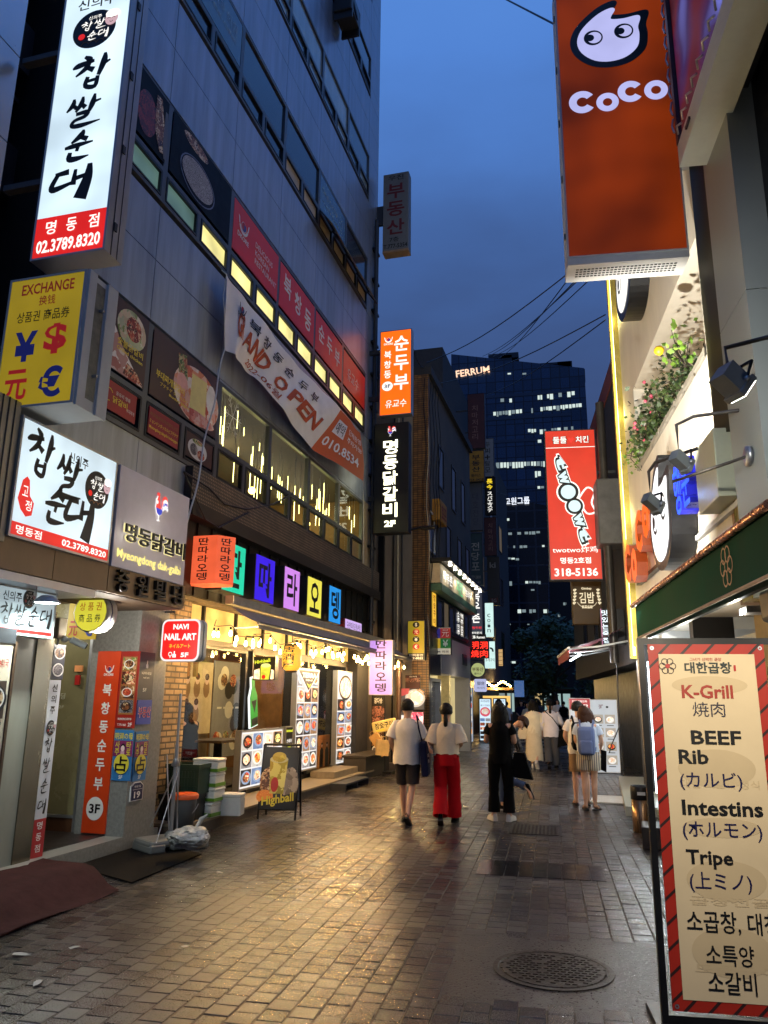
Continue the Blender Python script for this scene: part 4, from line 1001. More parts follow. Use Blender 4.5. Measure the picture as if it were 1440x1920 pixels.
r, t, w, h = poster('red panel with a bowl crest and small English words', 9.74, 11.52, 8.56, 9.46, PRED, name='red_poster')
bowl_mark(t, w*.2, h*.58, h*.24); 
for i, s in enumerate(('DELICIOUS', 'KOREAN', 'RESTAURANT')): t.text(s, w*.46, h*(.62-.17*i), h*.115, WPRINT, -.004, None, .005, 'l')
part('lettering', t, r)
r, t, w, h = poster('red panel with three large white syllables, right of the English worded panel', 11.62, 13.39, 8.56, 9.44, PRED, name='red_poster')
for i, c in enumerate('북창동'): t.text(c, w*(.2+.3*i), h*(.62-.08*i), h*.5, WPRINT, -.004, w*.2, .05)
part('lettering', t, r)
r, t, w, h = poster('red panel with three large white syllables, left of the handwriting panel', 13.49, 15.19, 8.56, 9.42, PRED, name='red_poster')
for i, c in enumerate('순두부'): t.text(c, w*(.2+.3*i), h*(.58-.05*i), h*.46, WPRINT, -.004, w*.2, .05)
part('lettering', t, r)
r, t, w, h = poster('red panel with small white handwriting, farthest of the red row', 15.3, 16.96, 8.56, 9.40, PRED, name='red_poster')
t.text('유교수', w*.42, h*.45, h*.36, WPRINT, -.004, w*.5, .0, skew=.15); part('lettering', t, r)
# fourth floor clinic film
r, t, w, h = poster('blue clinic window film with white letters, middle of the fourth floor', 13.5, 15.18, 11.86, 12.7, M('clinic_film', (58, 92, 120), .15, var=.15, spec=.8), -5.283, 'window_film')
t.text('마취통증의학과 의원', w*.48, h*.62, h*.2, M('film_letters', (150, 180, 200), .4), -.004, w*.8, .01); t.text('PAIN CLINIC', w*.5, h*.36, h*.09, M('film_letters', (150, 180, 200), .4), -.004, w*.7); part('lettering', t, r)
r, t, w, h = poster('blue clinic window film with white letters, nearest on the fourth floor', 7.86, 9.62, 11.86, 12.7, M('clinic_film', (58, 92, 120), .15, var=.15, spec=.8), -5.283, 'window_film')
t.text('본정형외과 의원', w*.5, h*.62, h*.26, M('film_letters', (150, 180, 200), .4), -.004, w*.8, .01); t.text('ORTHOPEDIC CLINIC', w*.5, h*.36, h*.1, M('film_letters', (150, 180, 200), .4), -.004, w*.8); part('lettering', t, r)
# second floor food posters
PWHT = M('poster_cream', (214, 204, 196), .4, var=.12)
YPR = M('yellow_lettering', (250, 222, 70), .5, var=0)
r, t, w, h = poster('large food poster of noodles and dumplings with yellow writing, nearest on the second floor', 5.98, 7.74, 5.32, 6.24, M('poster_brown', (64, 34, 28), .35, var=.3))
t.flat([(w*.3, 0), (w*.98, 0), (w*.7, h*.4), (w*.56, h*.7), (w*.5, h), (w*.3, h)], -.004, food('food_noodle', [(255, 250, 244), (240, 230, 222), (170, 66, 44), (252, 244, 236)], scale=7)); t.disc(w*.8, h*.68, w*.17, h*.26, -.006, food('food_veg', [(206, 214, 160), (236, 230, 214), (120, 150, 70), (222, 200, 170)], 0, 12), 22); t.disc(w*.82, h*.7, w*.09, h*.17, -.008, FRED, 18)
t.flat([(w*.74, .02), (w*.98, .02), (w*.9, h*.14), (w*.78, h*.2)], -.006, FRED)
t.text('숯불닭갈비', w*.8, h*.42, h*.1, YPR, -.010, w*.3, .03); t.text('Grilled chicken', w*.8, h*.32, h*.05, YPR, -.010, w*.3, .02); part('print', t, r)
r, t, w, h = poster('large food poster of ham, vegetables and cheese with yellow writing, beside the banner rope', 7.86, 9.62, 5.32, 6.24, M('poster_brown', (64, 34, 28), .35, var=.3))
t.disc(w*.66, h*.44, w*.36, h*.44, -.003, food('food_stew', [(250, 226, 206), (236, 150, 104), (206, 76, 44), (255, 244, 230)], scale=10), 32); t.flat([(w*.55, h*.2), (w*.8, h*.2), (w*.8, h*.78), (w*.56, h*.76)], -.006, M('cheese_print', (250, 228, 146), .4, var=.1))
t.flat([(w*.36, h*.62), (w*.5, h*.58), (w*.46, h*.95), (w*.34, h*.9)], -.006, FGRN); t.disc(w*.42, h*.5, w*.08, h*.14, -.007, M('ham_print', (250, 180, 168), .4, var=.2), 14); t.disc(w*.88, h*.55, w*.08, h*.24, -.007, M('rice_print', (250, 246, 238), .4, var=.2), 14); t.disc(w*.7, h*.12, w*.26, h*.1, -.007, food('food_bacon', [(220, 120, 100), (236, 210, 196), (190, 70, 60)], scale=14), 18)
t.text('부대찌개닭갈비', w*.26, h*.36, h*.12, YPR, -.010, w*.4, .03); t.text('ブデチゲ タッカルビ', w*.32, h*.24, h*.06, YPR, -.010, w*.4, .02); t.text('Budae Jjigae', w*.4, h*.16, h*.05, YPR, -.010, w*.3, .02); part('print', t, r)
r, t, w, h = poster('small red poster with a yellow hen drawing, under the noodle poster', 6.9, 7.62, 4.82, 5.17, M('small_red_poster', (160, 24, 30), .4, var=.05), -5.272)
t.ring(w*.24, h*.5, h*.2, h*.23, -.004, YPR, 16, .5, 5); t.text('윤유리 명동', w*.62, h*.68, h*.14, WPRINT, -.004, w*.4, .02); t.text('닭갈비', w*.55, h*.42, h*.24, YPR, -.004, w*.4, .03); t.text('부대찌개', w*.84, h*.3, h*.14, WPRINT, -.004, w*.22, .02); part('print', t, r)
r, t, w, h = poster('small crimson poster with three lines of gold writing, under the ham poster', 7.9, 8.62, 4.82, 5.17, M('small_crimson_poster', (150, 26, 44), .4, var=.05), -5.272)
for i, s in enumerate(('明洞营养鸡排锅部队火锅', 'ミョンドンダッカルビブデチゲ', 'Myeongdong dakgalbi budaejjigae')): t.text(s, w*.5, h*(.74-.25*i), h*.15, gold if i == 0 else YPR, -.004, w*.94, .01)
part('print', t, r)
r, t, w, h = poster('small poster of a white plate of rice and meat, by the banner rope', 8.82, 9.56, 4.82, 5.17, M('poster_brown', (64, 34, 28), .35, var=.3), -5.272)
t.disc(w*.42, h*.45, w*.36, h*.42, -.004, WPRINT, 24); t.disc(w*.28, h*.4, w*.14, h*.24, -.006, FDRK, 14); t.disc(w*.45, h*.5, w*.12, h*.28, -.006, M('rice_print', (250, 246, 238), .4, var=.2), 14); t.disc(w*.55, h*.3, w*.14, h*.2, -.007, FRED, 14); t.disc(w*.4, h*.75, w*.2, h*.1, -.007, FGRN, 14); part('print', t, r)
# snowflake cut-out and lit word in the second-floor glass
sf = MB()
for k in range(6):
    a = k*pi/3; sf.stroke([(0, 0, .05), (.5*cos(a), .5*sin(a), .05), (cos(a), sin(a), .04)], 0, 0, .3, .34, WHITEP, 0, .6)
    for q in (.45, .7):
        for da in (-.8, .8): sf.stroke([(q*cos(a), q*sin(a), .05), (q*cos(a)+.25*cos(a+da), q*sin(a)+.25*sin(a+da), .04)], 0, 0, .3, .34, WHITEP, 0, .6)
solo('paper_snowflake', sf, 'white paper snowflake stuck to the second floor glass', 'decoration', wpos('L', 10.15, -5.29, 5.85), RZ[('L', 'wall')])

# blade signs at the far corner of the tower
S = Sheet('estate_blade_sign', 'unlit grey real estate blade sign with dark red letters against the sky', 'sign', [(719, 332), (766, 317), (717, 471), (766, 465)], 'L', 'cross', 17.75)
w, h = S.w, S.h; t = S.t
b = MB(); b.bbox(0, w, 0, .3, 0, h, M('unlit_sign_grey', (104, 106, 108), .5, var=.12), .012); b.box(0, w, .0, .3, -.06, 0, M('sign_foot', (150, 120, 90), .5)); part('cabinet', b, S.root)
b = MB(); b.box(-.55, 0, .1, .2, h*.38, h*.62, DARKG); part('bracket', b, S.root)
t.text('우진', w*.5, h*.94, h*.07, BLIT, -.004, w*.6, .02); t.vtext('부동산', w*.5, h*.88, h*.18, w*.68, M('maroon_print', (96, 22, 24), .5, var=.05), -.004, .05, .84); t.text('7층', w*.45, h*.135, h*.06, BLIT, -.004, w*.36, .02); t.text('T.777-5354', w*.5, h*.05, h*.055, BLIT, -.004, w*.92, .02); S.done()
OF = E('orange_lit_film', (250, 100, 14), 1.25, uneven=.06)
S = Sheet('orange_blade_sign', 'bright orange lit blade sign with white Korean letters and a small white disc', 'sign', [(713, 622), (773, 616), (711, 780), (770, 776)], 'L', 'cross', 17.3)
S.lightbox(OF, ALU, .22); w, h = S.w, S.h; t = S.t
t.vtext('순두부', w*.68, h*.95, h*.26, w*.46, WLET, -.006, .05, .78); bowl_mark(t, w*.27, h*.88, w*.15, True, True, -.007); t.vtext('북창동', w*.25, h*.77, h*.42, w*.22, WLET, -.006, .04, .78)
t.disc(w*.25, h*.34, w*.17, h*.055, -.006, WLET, 22); t.text('3F', w*.25, h*.34, h*.045, NAVY, -.009, w*.2, .03); t.text('유교수', w*.52, h*.13, h*.09, WLET, -.006, w*.66, .01, skew=.1)
b = MB(); b.box(-.3, 0, .08, .16, h*.2, h*.25, DARKG); b.box(-.3, 0, .08, .16, h*.75, h*.8, DARKG); part('bracket', b, S.root); S.done()
S = Sheet('black_blade_sign', 'black blade sign with glowing white vertical letters, a rooster and 2F', 'sign', [(702, 795), (768, 790), (700, 1001), (764, 997)], 'L', 'cross', 17.35)
w, h = S.w, S.h; t = S.t; b = MB(); b.bbox(0, w, 0, .3, 0, h, BLACK, .012); part('cabinet', b, S.root)
rooster(t, w*.48, h*.92, h*.05); t.vtext('명동닭갈비', w*.48, h*.845, h*.13, w*.42, E('warm_white_lit_letters', (255, 250, 214), 2.2), -.02, .05, .9); t.text('2F', w*.48, h*.08, h*.055, E('warm_white_lit_letters', (255, 250, 214), 2.2), -.02, w*.32, .05)
b = MB(); b.box(-.3, 0, .1, .2, h*.3, h*.34, DARKG); b.box(-.3, 0, .1, .2, h*.75, h*.79, DARKG); part('bracket', b, S.root); S.done()
# pipes down the tower's corner
pp = MB()
for dx, dy, rr in ((0, 0, .05), (.16, .02, .03), (.3, .06, .04)): pp.tube([(dx, dy, 2.9), (dx, dy, 14.2)], rr, DARKG, 8)
for k in range(12): pp.box(-.05, .36, .0, .1, 3.4+k*.9, 3.46+k*.9, BLACKM)
solo('drain_pipes', pp, 'dark drain pipes clamped down the far corner of the grey office building', 'pipes', wpos('L', 17.5, -5.19, 0), RZ[('L', 'wall')])
ac = MB(); ac.bbox(0, .7, -.45, 0, 0, .5, DARKG, .02); ac.lathe([(.2, -.455), (.2, -.46), (.02, -.46)], (.35, 0, .25), BLACKM, 16, 'y'); ac.box(.05, .1, -.45, 0, -.2, 0, DARKG); ac.box(.6, .65, -.45, 0, -.2, 0, DARKG)
q = on_wall((622, 22), 'L', -5.3)
solo('air_conditioner', ac, 'dark air conditioner hung high on the grey office building', 'air conditioner', wpos('L', q[0], -5.26, q[1]), RZ[('L', 'wall')])

# ================================================================== the sagging opening banner with its ropes
BAN = M('banner_cloth', (236, 236, 242), .75, var=.06, scale=3); BANO = M('banner_orange', (196, 92, 40), .7, var=.08); BANP = M('banner_orange_print', (176, 76, 34), .7, var=.05)
bt = thing('opening_banner', 'white and orange cloth banner announcing a grand opening, sagging across the second floor', 'banner', wpos('L', 9.7, -5.1, 5.0), RZ[('L', 'wall')])
topl = [on_wall(p, 'L', -5.1) for p in ((425, 515), (470, 577), (530, 660), (590, 722), (640, 772), (676, 812))]
botl = [on_wall(p, 'L', -5.1) for p in ((421, 656), (440, 672), (474, 708), (530, 780), (590, 845), (678, 902))]
def interp(T, u):
    u = u*(len(T)-1); i = min(int(u), len(T)-2); f = u-i
    return T[i][0]*(1-f)+T[i+1][0]*f, T[i][1]*(1-f)+T[i+1][1]*f
def bpt(u, v, dy=0):
    a = interp(topl, u); b = interp(botl, u)
    return (a[0]*(1-v)+b[0]*v-9.7, -.05*sin(pi*u)+.035*sin(u*15+v*3)*(.4+v)-.03*sin(v*pi)+.015*sin(u*41)+dy, a[1]*(1-v)+b[1]*v-5.0)
c = MB(); rows = [[bpt(u/60, v/10) for v in range(11)] for u in range(48)]
c.grid(rows, BAN); part('cloth', c, bt)
c = MB(); c.grid([[bpt(u/60, v/10) for v in range(11)] for u in range(47, 61)], BANO); part('orange_end', c, bt)
def btext(s, u0, u1, v0, v1, mt, mb, bold=.03):
    vs, fs, asp = glyphs(s, bold); n = len(mb.v); i = mb.mi(mt)
    for a, b in vs: mb.v.append(bpt(u0+(u1-u0)*a, v0+(v1-v0)*b, -.012))
    for f in fs: mb.f.append(tuple(n+k for k in f)); mb.fm.append(i); mb.sm.append(False)
c = MB()
btext('북', .2, .26, .42, .2, BLIT, c); btext('창', .285, .34, .42, .2, BLIT, c); btext('동', .37, .42, .40, .2, BLIT, c); btext('순', .45, .5, .40, .2, BLIT, c); btext('두', .53, .575, .40, .2, BLIT, c); btext('부', .605, .65, .40, .2, BLIT, c)
btext('GR', .1, .17, .72, .3, BANP, c, .05)
for ch, a in (('A', .18), ('N', .25), ('D', .33)): btext(ch, a, a+.075, .78, .46, BANP, c, .05)
for ch, a in (('O', .45), ('P', .535), ('E', .6), ('N', .665)): btext(ch, a, a+.065, .80, .5, BANP, c, .05)
btext('2022-06월', .27, .52, .96, .83, BANP, c, .01)
btext('010.8534', .80, .97, .82, .62, BAN, c, .02); c.grid([[bpt(u, v, -.01) for v in (.18, .5)] for u in (.81, .84, .87)], BAN); btext('예약', .815, .865, .46, .22, BLIT, c, .02); btext('단체환영', .89, .99, .3, .18, BAN, c, .01); btext('주차가능', .89, .99, .48, .36, BAN, c, .01)
part('lettering', c, bt)
bowl = MB(); bowl_mark(bowl, 0, 0, .13, True, False, 0, True)
q = bpt(.12, .3, -.025); 
bm_o = part('crest', bowl, bt); bm_o.location = q; bm_o.rotation_euler = (0, radians(12), 0)
c = MB()
A = on_wall((421, 656), 'L', -5.1); Bq = on_wall((352, 985), 'L', -4.75); T0 = on_wall((425, 515), 'L', -5.1)
P0 = (A[0]-9.7, 0, A[1]-5); P1 = (Bq[0]-9.7, -.35, Bq[1]-5)
c.tube([tuple(P0[i]*(1-k/14)+P1[i]*k/14+(0, .02*sin(k), 0)[i] for i in range(3)) for k in range(15)], .012, WHITEP, 6)
c.tube([(T0[0]-9.7, .0, T0[1]-5), (T0[0]-9.68, .1, T0[1]-4.9)], .01, WHITEP, 6); c.tube([(T0[0]-9.7, 0, T0[1]-5), (T0[0]-9.8, -.02, T0[1]-5.4), (T0[0]-9.72, -.02, T0[1]-5.7), (P0[0], 0, P0[2])], .007, WHITEP, 5)
E_ = on_wall((681, 880), 'L', -5.1); c.tube([(E_[0]-9.7, 0, E_[1]-5), (E_[0]-9.6, -.02, E_[1]-7.2)], .007, WHITEP, 5)
part('rope', c, bt)

lamp('entrance_lamp', 'POINT', wpos('L', 6.95, -4.9, 2.2), 20, (1, .92, .8), .08)
lamp('entrance_hall_lamp', 'POINT', wpos('L', 7.1, -6.5, 2.6), 22, (1, .95, .8), .05)
b = MB(); P = [on_wall(p, 'L', -5.12) for p in ((345, 885), (395, 915), (425, 945), (470, 955), (520, 945), (560, 925))]
b.tube([(x-8, .02*i, z-4.5) for i, (x, z) in enumerate(P)], .014, BLACKM, 6); b.tube([(P[0][0]-8, 0, P[0][1]-4.5), (P[0][0]-7.4, -.02, P[0][1]-5.0), (P[2][0]-8.2, 0, P[2][1]-4.9), (P[3][0]-8, .03, P[3][1]-4.55)], .012, BLACKM, 6)
solo('drooping_cables', b, 'two black cables drooping over the band of small tiles', 'cables', wpos('L', 8, -5.12, 4.5), RZ[('L', 'wall')])
# ================================================================== five coloured letter boxes on the fascia
for ch, s0, s1, col, nm, lab, st in (('딴', 9.72, 10.44, (30, 214, 170), 'teal', 'teal', .85), ('따', 10.81, 11.55, (58, 30, 232), 'blue', 'deep blue', .85), ('라', 11.96, 12.66, (214, 140, 240), 'lavender', 'lavender', .85), ('오', 13.05, 13.80, (240, 230, 84), 'lemon', 'yellow', .85), ('뎅', 14.24, 14.95, (40, 150, 232), 'cyan', 'sky blue', .85)):
    w, h = s1-s0, .72
    r = thing('letter_box_sign', lab+' lit letter box with the black syllable '+ch+' on the dark shop fascia', 'sign', wpos('L', s0, -5.08, 3.1), RZ[('L', 'wall')], 'coloured letter boxes over the shop')
    b = MB(); b.bbox(0, w, .004, .25, 0, h, DARKG, .006); part('cabinet', b, r)
    f = MB(); f.quad(.008, w-.008, .008, h-.008, 0, E(nm+'_lit_film', col, st, uneven=.05)); part('face_panel', f, r)
    f = MB(); f.text(ch, w*.5, h*.5, h*.78, BLIT, -.004, w*.66, .055); part('lettering', f, r)
S = Sheet('box_sign', 'orange lit six sided box sign with vertical black letters, beside the teal letter box', 'sign', [(365, 1003), (410, 1005), (355, 1090), (400, 1097)], 'L', 'cross', 9.15)
w, h = S.w, S.h
plan = [(0, 0), (w, 0), (w+.16, .22), (w+.05, .42), (-.02, .42), (-.1, .2)]
b = MB(); OB = E('orange_red_lit_film', (244, 100, 60), .85, uneven=.15, scale=3)
for i in range(6):
    p, q = plan[i], plan[(i+1) % 6]; b.face([(p[0], p[1], 0), (q[0], q[1], 0), (q[0], q[1], h), (p[0], p[1], h)], OB)
b.face([(x, y, h) for x, y in plan], OB); b.face([(x, y, 0) for x, y in reversed(plan)], OB); part('cabinet', b, S.root)
S.t.vtext('딴따라오뎅', w*.45, h*.97, h*.05, w*.42, BLIT, -.004, .04, .84); S.done()
t = MB(); t.vtext('딴따라오뎅', .136, h*.97, h*.05, w*.42, BLIT, -.004, .04, .84); o = part('side_lettering', t, S.root); o.location = (w, 0, 0); o.rotation_euler = (0, 0, atan2(.22, .16))
b = MB(); b.box(w*.3, w*.36, .42, .52, h*.3, h*.36, DARKG); b.box(w*.3, w*.36, .42, .52, h*.8, h*.86, DARKG); part('bracket', b, S.root)
q = [on_wall(p, 'L', -5.06) for p in ((645, 1150), (677, 1160), (642, 1172), (676, 1180))]
s0, s1 = 15.25, 16.45; z0 = 2.98
r = thing('lavender_plate', 'small lavender lit plate with tiny dark writing, after the sky blue letter box', 'sign', wpos('L', s0, -5.08, z0), RZ[('L', 'wall')])
b = MB(); b.bbox(0, s1-s0, .004, .2, 0, .30, M('plate_red_side', (110, 24, 30), .5), .03); part('cabinet', b, r); b = MB(); b.quad(.02, s1-s0-.02, .02, .28, 0, E('pale_lavender_lit', (212, 180, 244), .85)); part('face_panel', b, r)
b = MB(); b.text('구(딴따라오뎅)본점', (s1-s0)/2, .15, .17, BLIT, -.004, (s1-s0)*.8, .005); part('lettering', b, r)
t = MB(); t.text3('752-2550', .55, .12, .22, BLACKM, BLACKM, -.05, 0, 1.1, .02); solo('phone_number_letters', t, 'raised black phone number on the fascia after the lavender plate', 'lettering', wpos('L', 16.6, -5.3, 3.0), RZ[('L', 'wall')])

# ================================================================== awning, bulbs, lantern
CANV = M('awning_canvas', (146, 136, 126), .7, var=.2, scale=2)
aw = thing('awning', 'long grey canvas awning over the food shop with warm bulbs under its edge', 'awning', wpos('L', 9.75, -5.0, 2.6), RZ[('L', 'wall')])
b = MB(); L_ = 9.1
for a, c in ((0, 4.6), (4.62, 7.4), (7.42, L_)):
    rows = []
    for k in range(9):
        f = k/8; rows.append([(a+(c-a)*j/12, -.08-.42*f, .26-.23*f-.02*sin(pi*f)) for j in range(13)])
    rows.append([(a+(c-a)*j/12, -.5, .0-.05) for j in range(13)]); b.grid(rows, CANV)
part('canvas', b, aw)
b = MB(); b.tube([(0, -.5, .03), (L_, -.5, .03)], .022, DARKG, 8); b.box(0, L_, -.1, .02, .3, .42, M('awning_cassette', (150, 146, 138), .4, .3))
for x in (.4, 2.6, 4.5, 6.9, 8.8): b.tube([(x, .05, .0), (x, -.48, .02)], .015, WHITEM, 6)
part('frame', b, aw)
b = MB(); b.text('1588-1688', L_-.5, .02, .07, BLIT, -.516, .5); part('lettering', b, aw)
BULB = E('warm_bulb', (255, 200, 104), 55); BULBG = E('warm_bulb_glow', (255, 222, 150), 9)
sl_ = thing('string_lights', 'string of warm glowing bulbs hanging along the awning edge', 'string lights', wpos('L', 9.2, -4.75, 2.5), RZ[('L', 'wall')])
random.seed(21); wire = MB(); nb_ = 0; P = []
bulbs = []
for k in range(54):
    x = .1+k*.172+random.uniform(-.05, .05); dz = -.05+.06*sin(k*.9)+random.uniform(-.05, .02); y = random.uniform(-.16, .12)+( .14 if x < 2.0 else 0)
    bulbs.append((x, y, dz))
wire.tube([(0, .1, .12)]+[(x, y, dz+.10) for x, y, dz in bulbs], .006, BLACKM, 5); part('wire', wire, sl_)
bb = MB(); bb.lathe([(.004, -.05), (.017, -.042), (.024, -.02), (.018, .01), (.012, .03)], (0, 0, 0), BULB, 8); bm0 = bb.mesh('bulb')
ss = MB(); ss.lathe([(.012, .028), (.014, .035), (.014, .075), (.002, .08)], (0, 0, 0), BLACKM, 8); sm0 = ss.mesh('socket')
for x, y, dz in bulbs:
    o = bpy.data.objects.new('bulb', bm0); COL.objects.link(o); o.parent = sl_; o.location = (x, y, dz)
    o2 = bpy.data.objects.new('socket', sm0); COL.objects.link(o2); o2.parent = o
for s in (9.7, 11.3, 12.8, 14.0, 16.4, 17.8): lamp('string_lights_glow', 'POINT', wpos('L', s, -4.5, 2.36), 75, (1, .62, .26), .1)
ln = on_cross((547, 1234), 'L', 11.0)
r = thing('paper_lantern', 'glowing orange paper lantern with three black characters under the awning', 'lantern', wpos('L', 11.0, ln[0], ln[1]), RZ[('L', 'cross')])
b = MB(); prof = []
for k in range(17):
    f = k/16; z = -.19+.38*f; rr = .148*(1-abs(2*f-1)**5*.45)*(1 if k % 2 else .965); prof.append((rr, z))
b.lathe(prof, (0, 0, 0), E('lantern_paper', (250, 178, 60), .95, uneven=.1), 24); part('paper_shade', b, r)
b = MB(); b.lathe([(.001, .215), (.085, .21), (.085, .185), (.09, .185)], (0, 0, 0), M('lantern_cap', (60, 36, 14), .5), 16); b.lathe([(.001, -.215), (.085, -.21), (.085, -.185)], (0, 0, 0), M('lantern_cap', (60, 36, 14), .5), 16); b.tube([(0, 0, .2), (0, 0, .34)], .006, BLACKM, 5); part('cap', b, r)
vs = MB()
for i, c in enumerate('居酒屋'):
    g, fs, asp = glyphs(c, .03); n = len(vs.v); mi = vs.mi(BLIT)
    for a, d in g:
        x = (a-.5)*.19; z = .125-.12*i-.05+d*.108; vs.v.append((x, -sqrt(max(.0001, .16**2-x*x)), z))
    for f in fs: vs.f.append(tuple(n+k for k in f)); vs.fm.append(mi); vs.sm.append(False)
part('lettering', vs, r)
lamp('lantern_glow', 'POINT', wpos('L', 10.7, ln[0]+.05, ln[1]-.1), 4, (1, .7, .3), .15)

# ================================================================== lit menus
WM = E('menu_white_film', (236, 238, 240), .9)
LF = [food('lit_food_red', [(120, 20, 10), (200, 60, 30), (236, 120, 60), (250, 220, 190)], .8, 24), food('lit_food_orange', [(160, 70, 20), (230, 140, 50), (250, 200, 120), (180, 40, 30)], .8, 20), food('lit_food_green', [(60, 110, 40), (170, 190, 90), (240, 236, 200), (220, 120, 70)], .8, 24), food('lit_food_pale', [(200, 190, 170), (240, 232, 214), (220, 160, 120), (250, 246, 236)], .8, 18), food('lit_food_dark', [(40, 24, 20), (110, 60, 40), (200, 140, 90), (230, 60, 50)], .75, 26)]
LB = [E('photo_bg_grey', (150, 150, 156), .75), E('photo_bg_dark', (44, 40, 44), .6), E('photo_bg_wood', (170, 130, 90), .7), E('photo_bg_blue', (110, 140, 190), .75), E('photo_bg_white', (210, 208, 202), .8)]
LP = [E('plate_white', (244, 244, 240), .85), E('plate_black', (20, 20, 22), .4), E('plate_blue', (150, 176, 210), .8)]
def menu(label, q, cols, rows, at=-5.48, seed=1, top=0, kind='wall', side='L', name='menu_lightbox', frame=None):
    S = Sheet(name, label, 'menu board', q, side, kind, at); S.lightbox(WM, frame or ALU, .1, .03, 'frame', 'film')
    w, h = S.w, S.h; t = S.t; rn = random.Random(seed); m = .045
    H = h-2*m-top; cw = (w-2*m)/cols; ch = H/rows
    for i in range(cols):
        for j in range(rows):
            a = m+i*cw; z = m+j*ch; g = .012
            t.quad(a+g, a+cw-g, z+g, z+ch-g, -.003, rn.choice(LB)); k = min(cw, ch)*.5
            cx, cz = a+cw*.5+rn.uniform(-.05, .05)*cw, z+ch*.54+rn.uniform(-.04, .04)*ch; rx = cw*.43; rz = min(ch*.38, rx*1.05); f = rn.choice(LF)
            if rn.random() < .3: t.flat([(cx-rx, cz-rz*.7), (cx+rx*.7, cz-rz), (cx+rx, cz+rz*.7), (cx-rx*.7, cz+rz)], -.006, rn.choice(LP))
            else: t.disc(cx, cz, rx, rz, -.006, rn.choice(LP), 20)
            n = 12; t.flat([(cx+rx*.78*rn.uniform(.8, 1.05)*cos(2*pi*k2/n), cz+rz*.78*rn.uniform(.75, 1.05)*sin(2*pi*k2/n)) for k2 in range(n)], -.009, f)
            for _ in range(3): t.disc(cx+rn.uniform(-.4, .4)*rx, cz+rn.uniform(-.4, .4)*rz, rx*.18, rz*.15, -.012, rn.choice(LF), 9)
            t.text(rn.choice(('어묵탕', '오뎅', '떡볶이', '김치전', '치킨', '계란말이', '모듬')), a+cw*.5, z+ch*.085, min(.05, ch*.09), BLIT, -.006, None, .02, maxw=cw*.8)
    return S
S = menu('wide low lit menu of twelve dish photos under the shop window', [(453, 1371), (532, 1363), (445, 1487), (526, 1463)], 4, 3, seed=3); S.done('dish_photos')
S = menu('tall lit menu of many dish photos behind the black triangle sign', [(555, 1255), (599, 1252), (552, 1449), (593, 1441)], 3, 6, seed=8); S.done('dish_photos')
S = menu('narrower tall lit menu of round dishes right of the shop door', [(633, 1258), (663, 1259), (628, 1437), (659, 1427)], 2, 5, seed=5, top=.55); S.t.disc(S.w*.5, S.h-.36, S.w*.4, .27, -.006, LP[1], 24); S.t.disc(S.w*.5, S.h-.36, S.w*.34, .22, -.009, LF[3], 20); S.done('dish_photos')
S = Sheet('drinks_sign', 'small black lit drinks sign with yellow glass, between the two menus', 'sign', [(535, 1363), (549, 1361), (533, 1455), (547, 1450)], 'L', 'wall', -5.48)
S.lightbox(E('black_lit_film', (26, 26, 26), .4), ALU, .1, .02); w, h = S.w, S.h; S.t.text('Highball', w*.5, h*.9, h*.07, E('lime_lit', (210, 230, 60), .9), -.006, w*.8, .05); S.t.text('스테라', w*.5, h*.7, h*.08, WLET, -.006, w*.7, .02); S.t.quad(w*.3, w*.7, h*.35, h*.58, -.006, E('lime_lit', (210, 230, 60), .9)); S.t.text('4,500', w*.5, h*.2, h*.07, WLET, -.006, w*.6); S.done()
S = Sheet('narrow_food_banner', 'narrow lavender food banner hanging right of the round dish menu', 'banner', [(668, 1300), (684, 1299), (665, 1399), (680, 1391)], 'L', 'wall', -5.45)
w, h = S.w, S.h; b = MB(); b.box(0, w, 0, .02, 0, h, E('lavender_grey_lit', (160, 150, 180), .5)); part('cloth', b, S.root); t = S.t
t.quad(0, w*.45, h*.72, h, -.004, E('pink_lit', (230, 120, 160), .7)); t.disc(w*.45, h*.56, w*.4, h*.17, -.006, LP[0], 18); t.disc(w*.45, h*.56, w*.32, h*.13, -.009, LF[4], 18); t.quad(w*.1, w*.9, h*.05, h*.22, -.006, E('pale_lit', (200, 196, 230), .7)); S.done('print')
S = Sheet('beer_pennant', 'black downward triangle beer sign reading TERRA over the tall menu', 'sign', [(556, 1254), (601, 1252), (556, 1300), (598, 1297)], 'L', 'wall', -5.3)
w, h = S.w, S.h; t = S.t
b = MB(); b.prism([(w*.5, 0), (w*1.02, h*.95), (-.02, h*.95)], 0, .05, E('white_lit_rim', (250, 236, 236), .9)); part('rim', b, S.root)
b = MB(); b.prism([(w*.5, h*.1), (w*.93, h*.9), (w*.07, h*.9)], -.012, -.002, BLACK); part('face_panel', b, S.root); t.text('TERRA', w*.5, h*.7, h*.2, WLET, -.016, w*.6, .05); t.text('FROM AGT', w*.5, h*.5, h*.07, WLET, -.016, w*.3, .01); t.flat([(w*.5, h*.18), (w*.6, h*.38), (w*.5, h*.3), (w*.4, h*.38)], -.016, E('lime_lit', (210, 230, 60), .9)); S.done()
S = Sheet('highball_sign', 'square black lit sign with a yellow highball glass, left of the paper lantern', 'sign', [(476, 1230), (516, 1232), (474, 1276), (515, 1275)], 'L', 'cross', 11.3)
w, h = S.w, S.h; t = S.t; HB = E('photo_black_film', (20, 22, 18), .4)
b = MB(); b.box(0, w, .004, .14, 0, h, BLACKM); part('cabinet', b, S.root); b = MB(); b.quad(.01, w-.01, .01, h-.01, 0, HB); part('face_panel', b, S.root)
LIME = E('lime_lit', (210, 230, 60), .9); LEMON = E('highball_lit', (206, 214, 70), .85, uneven=.3, scale=14)
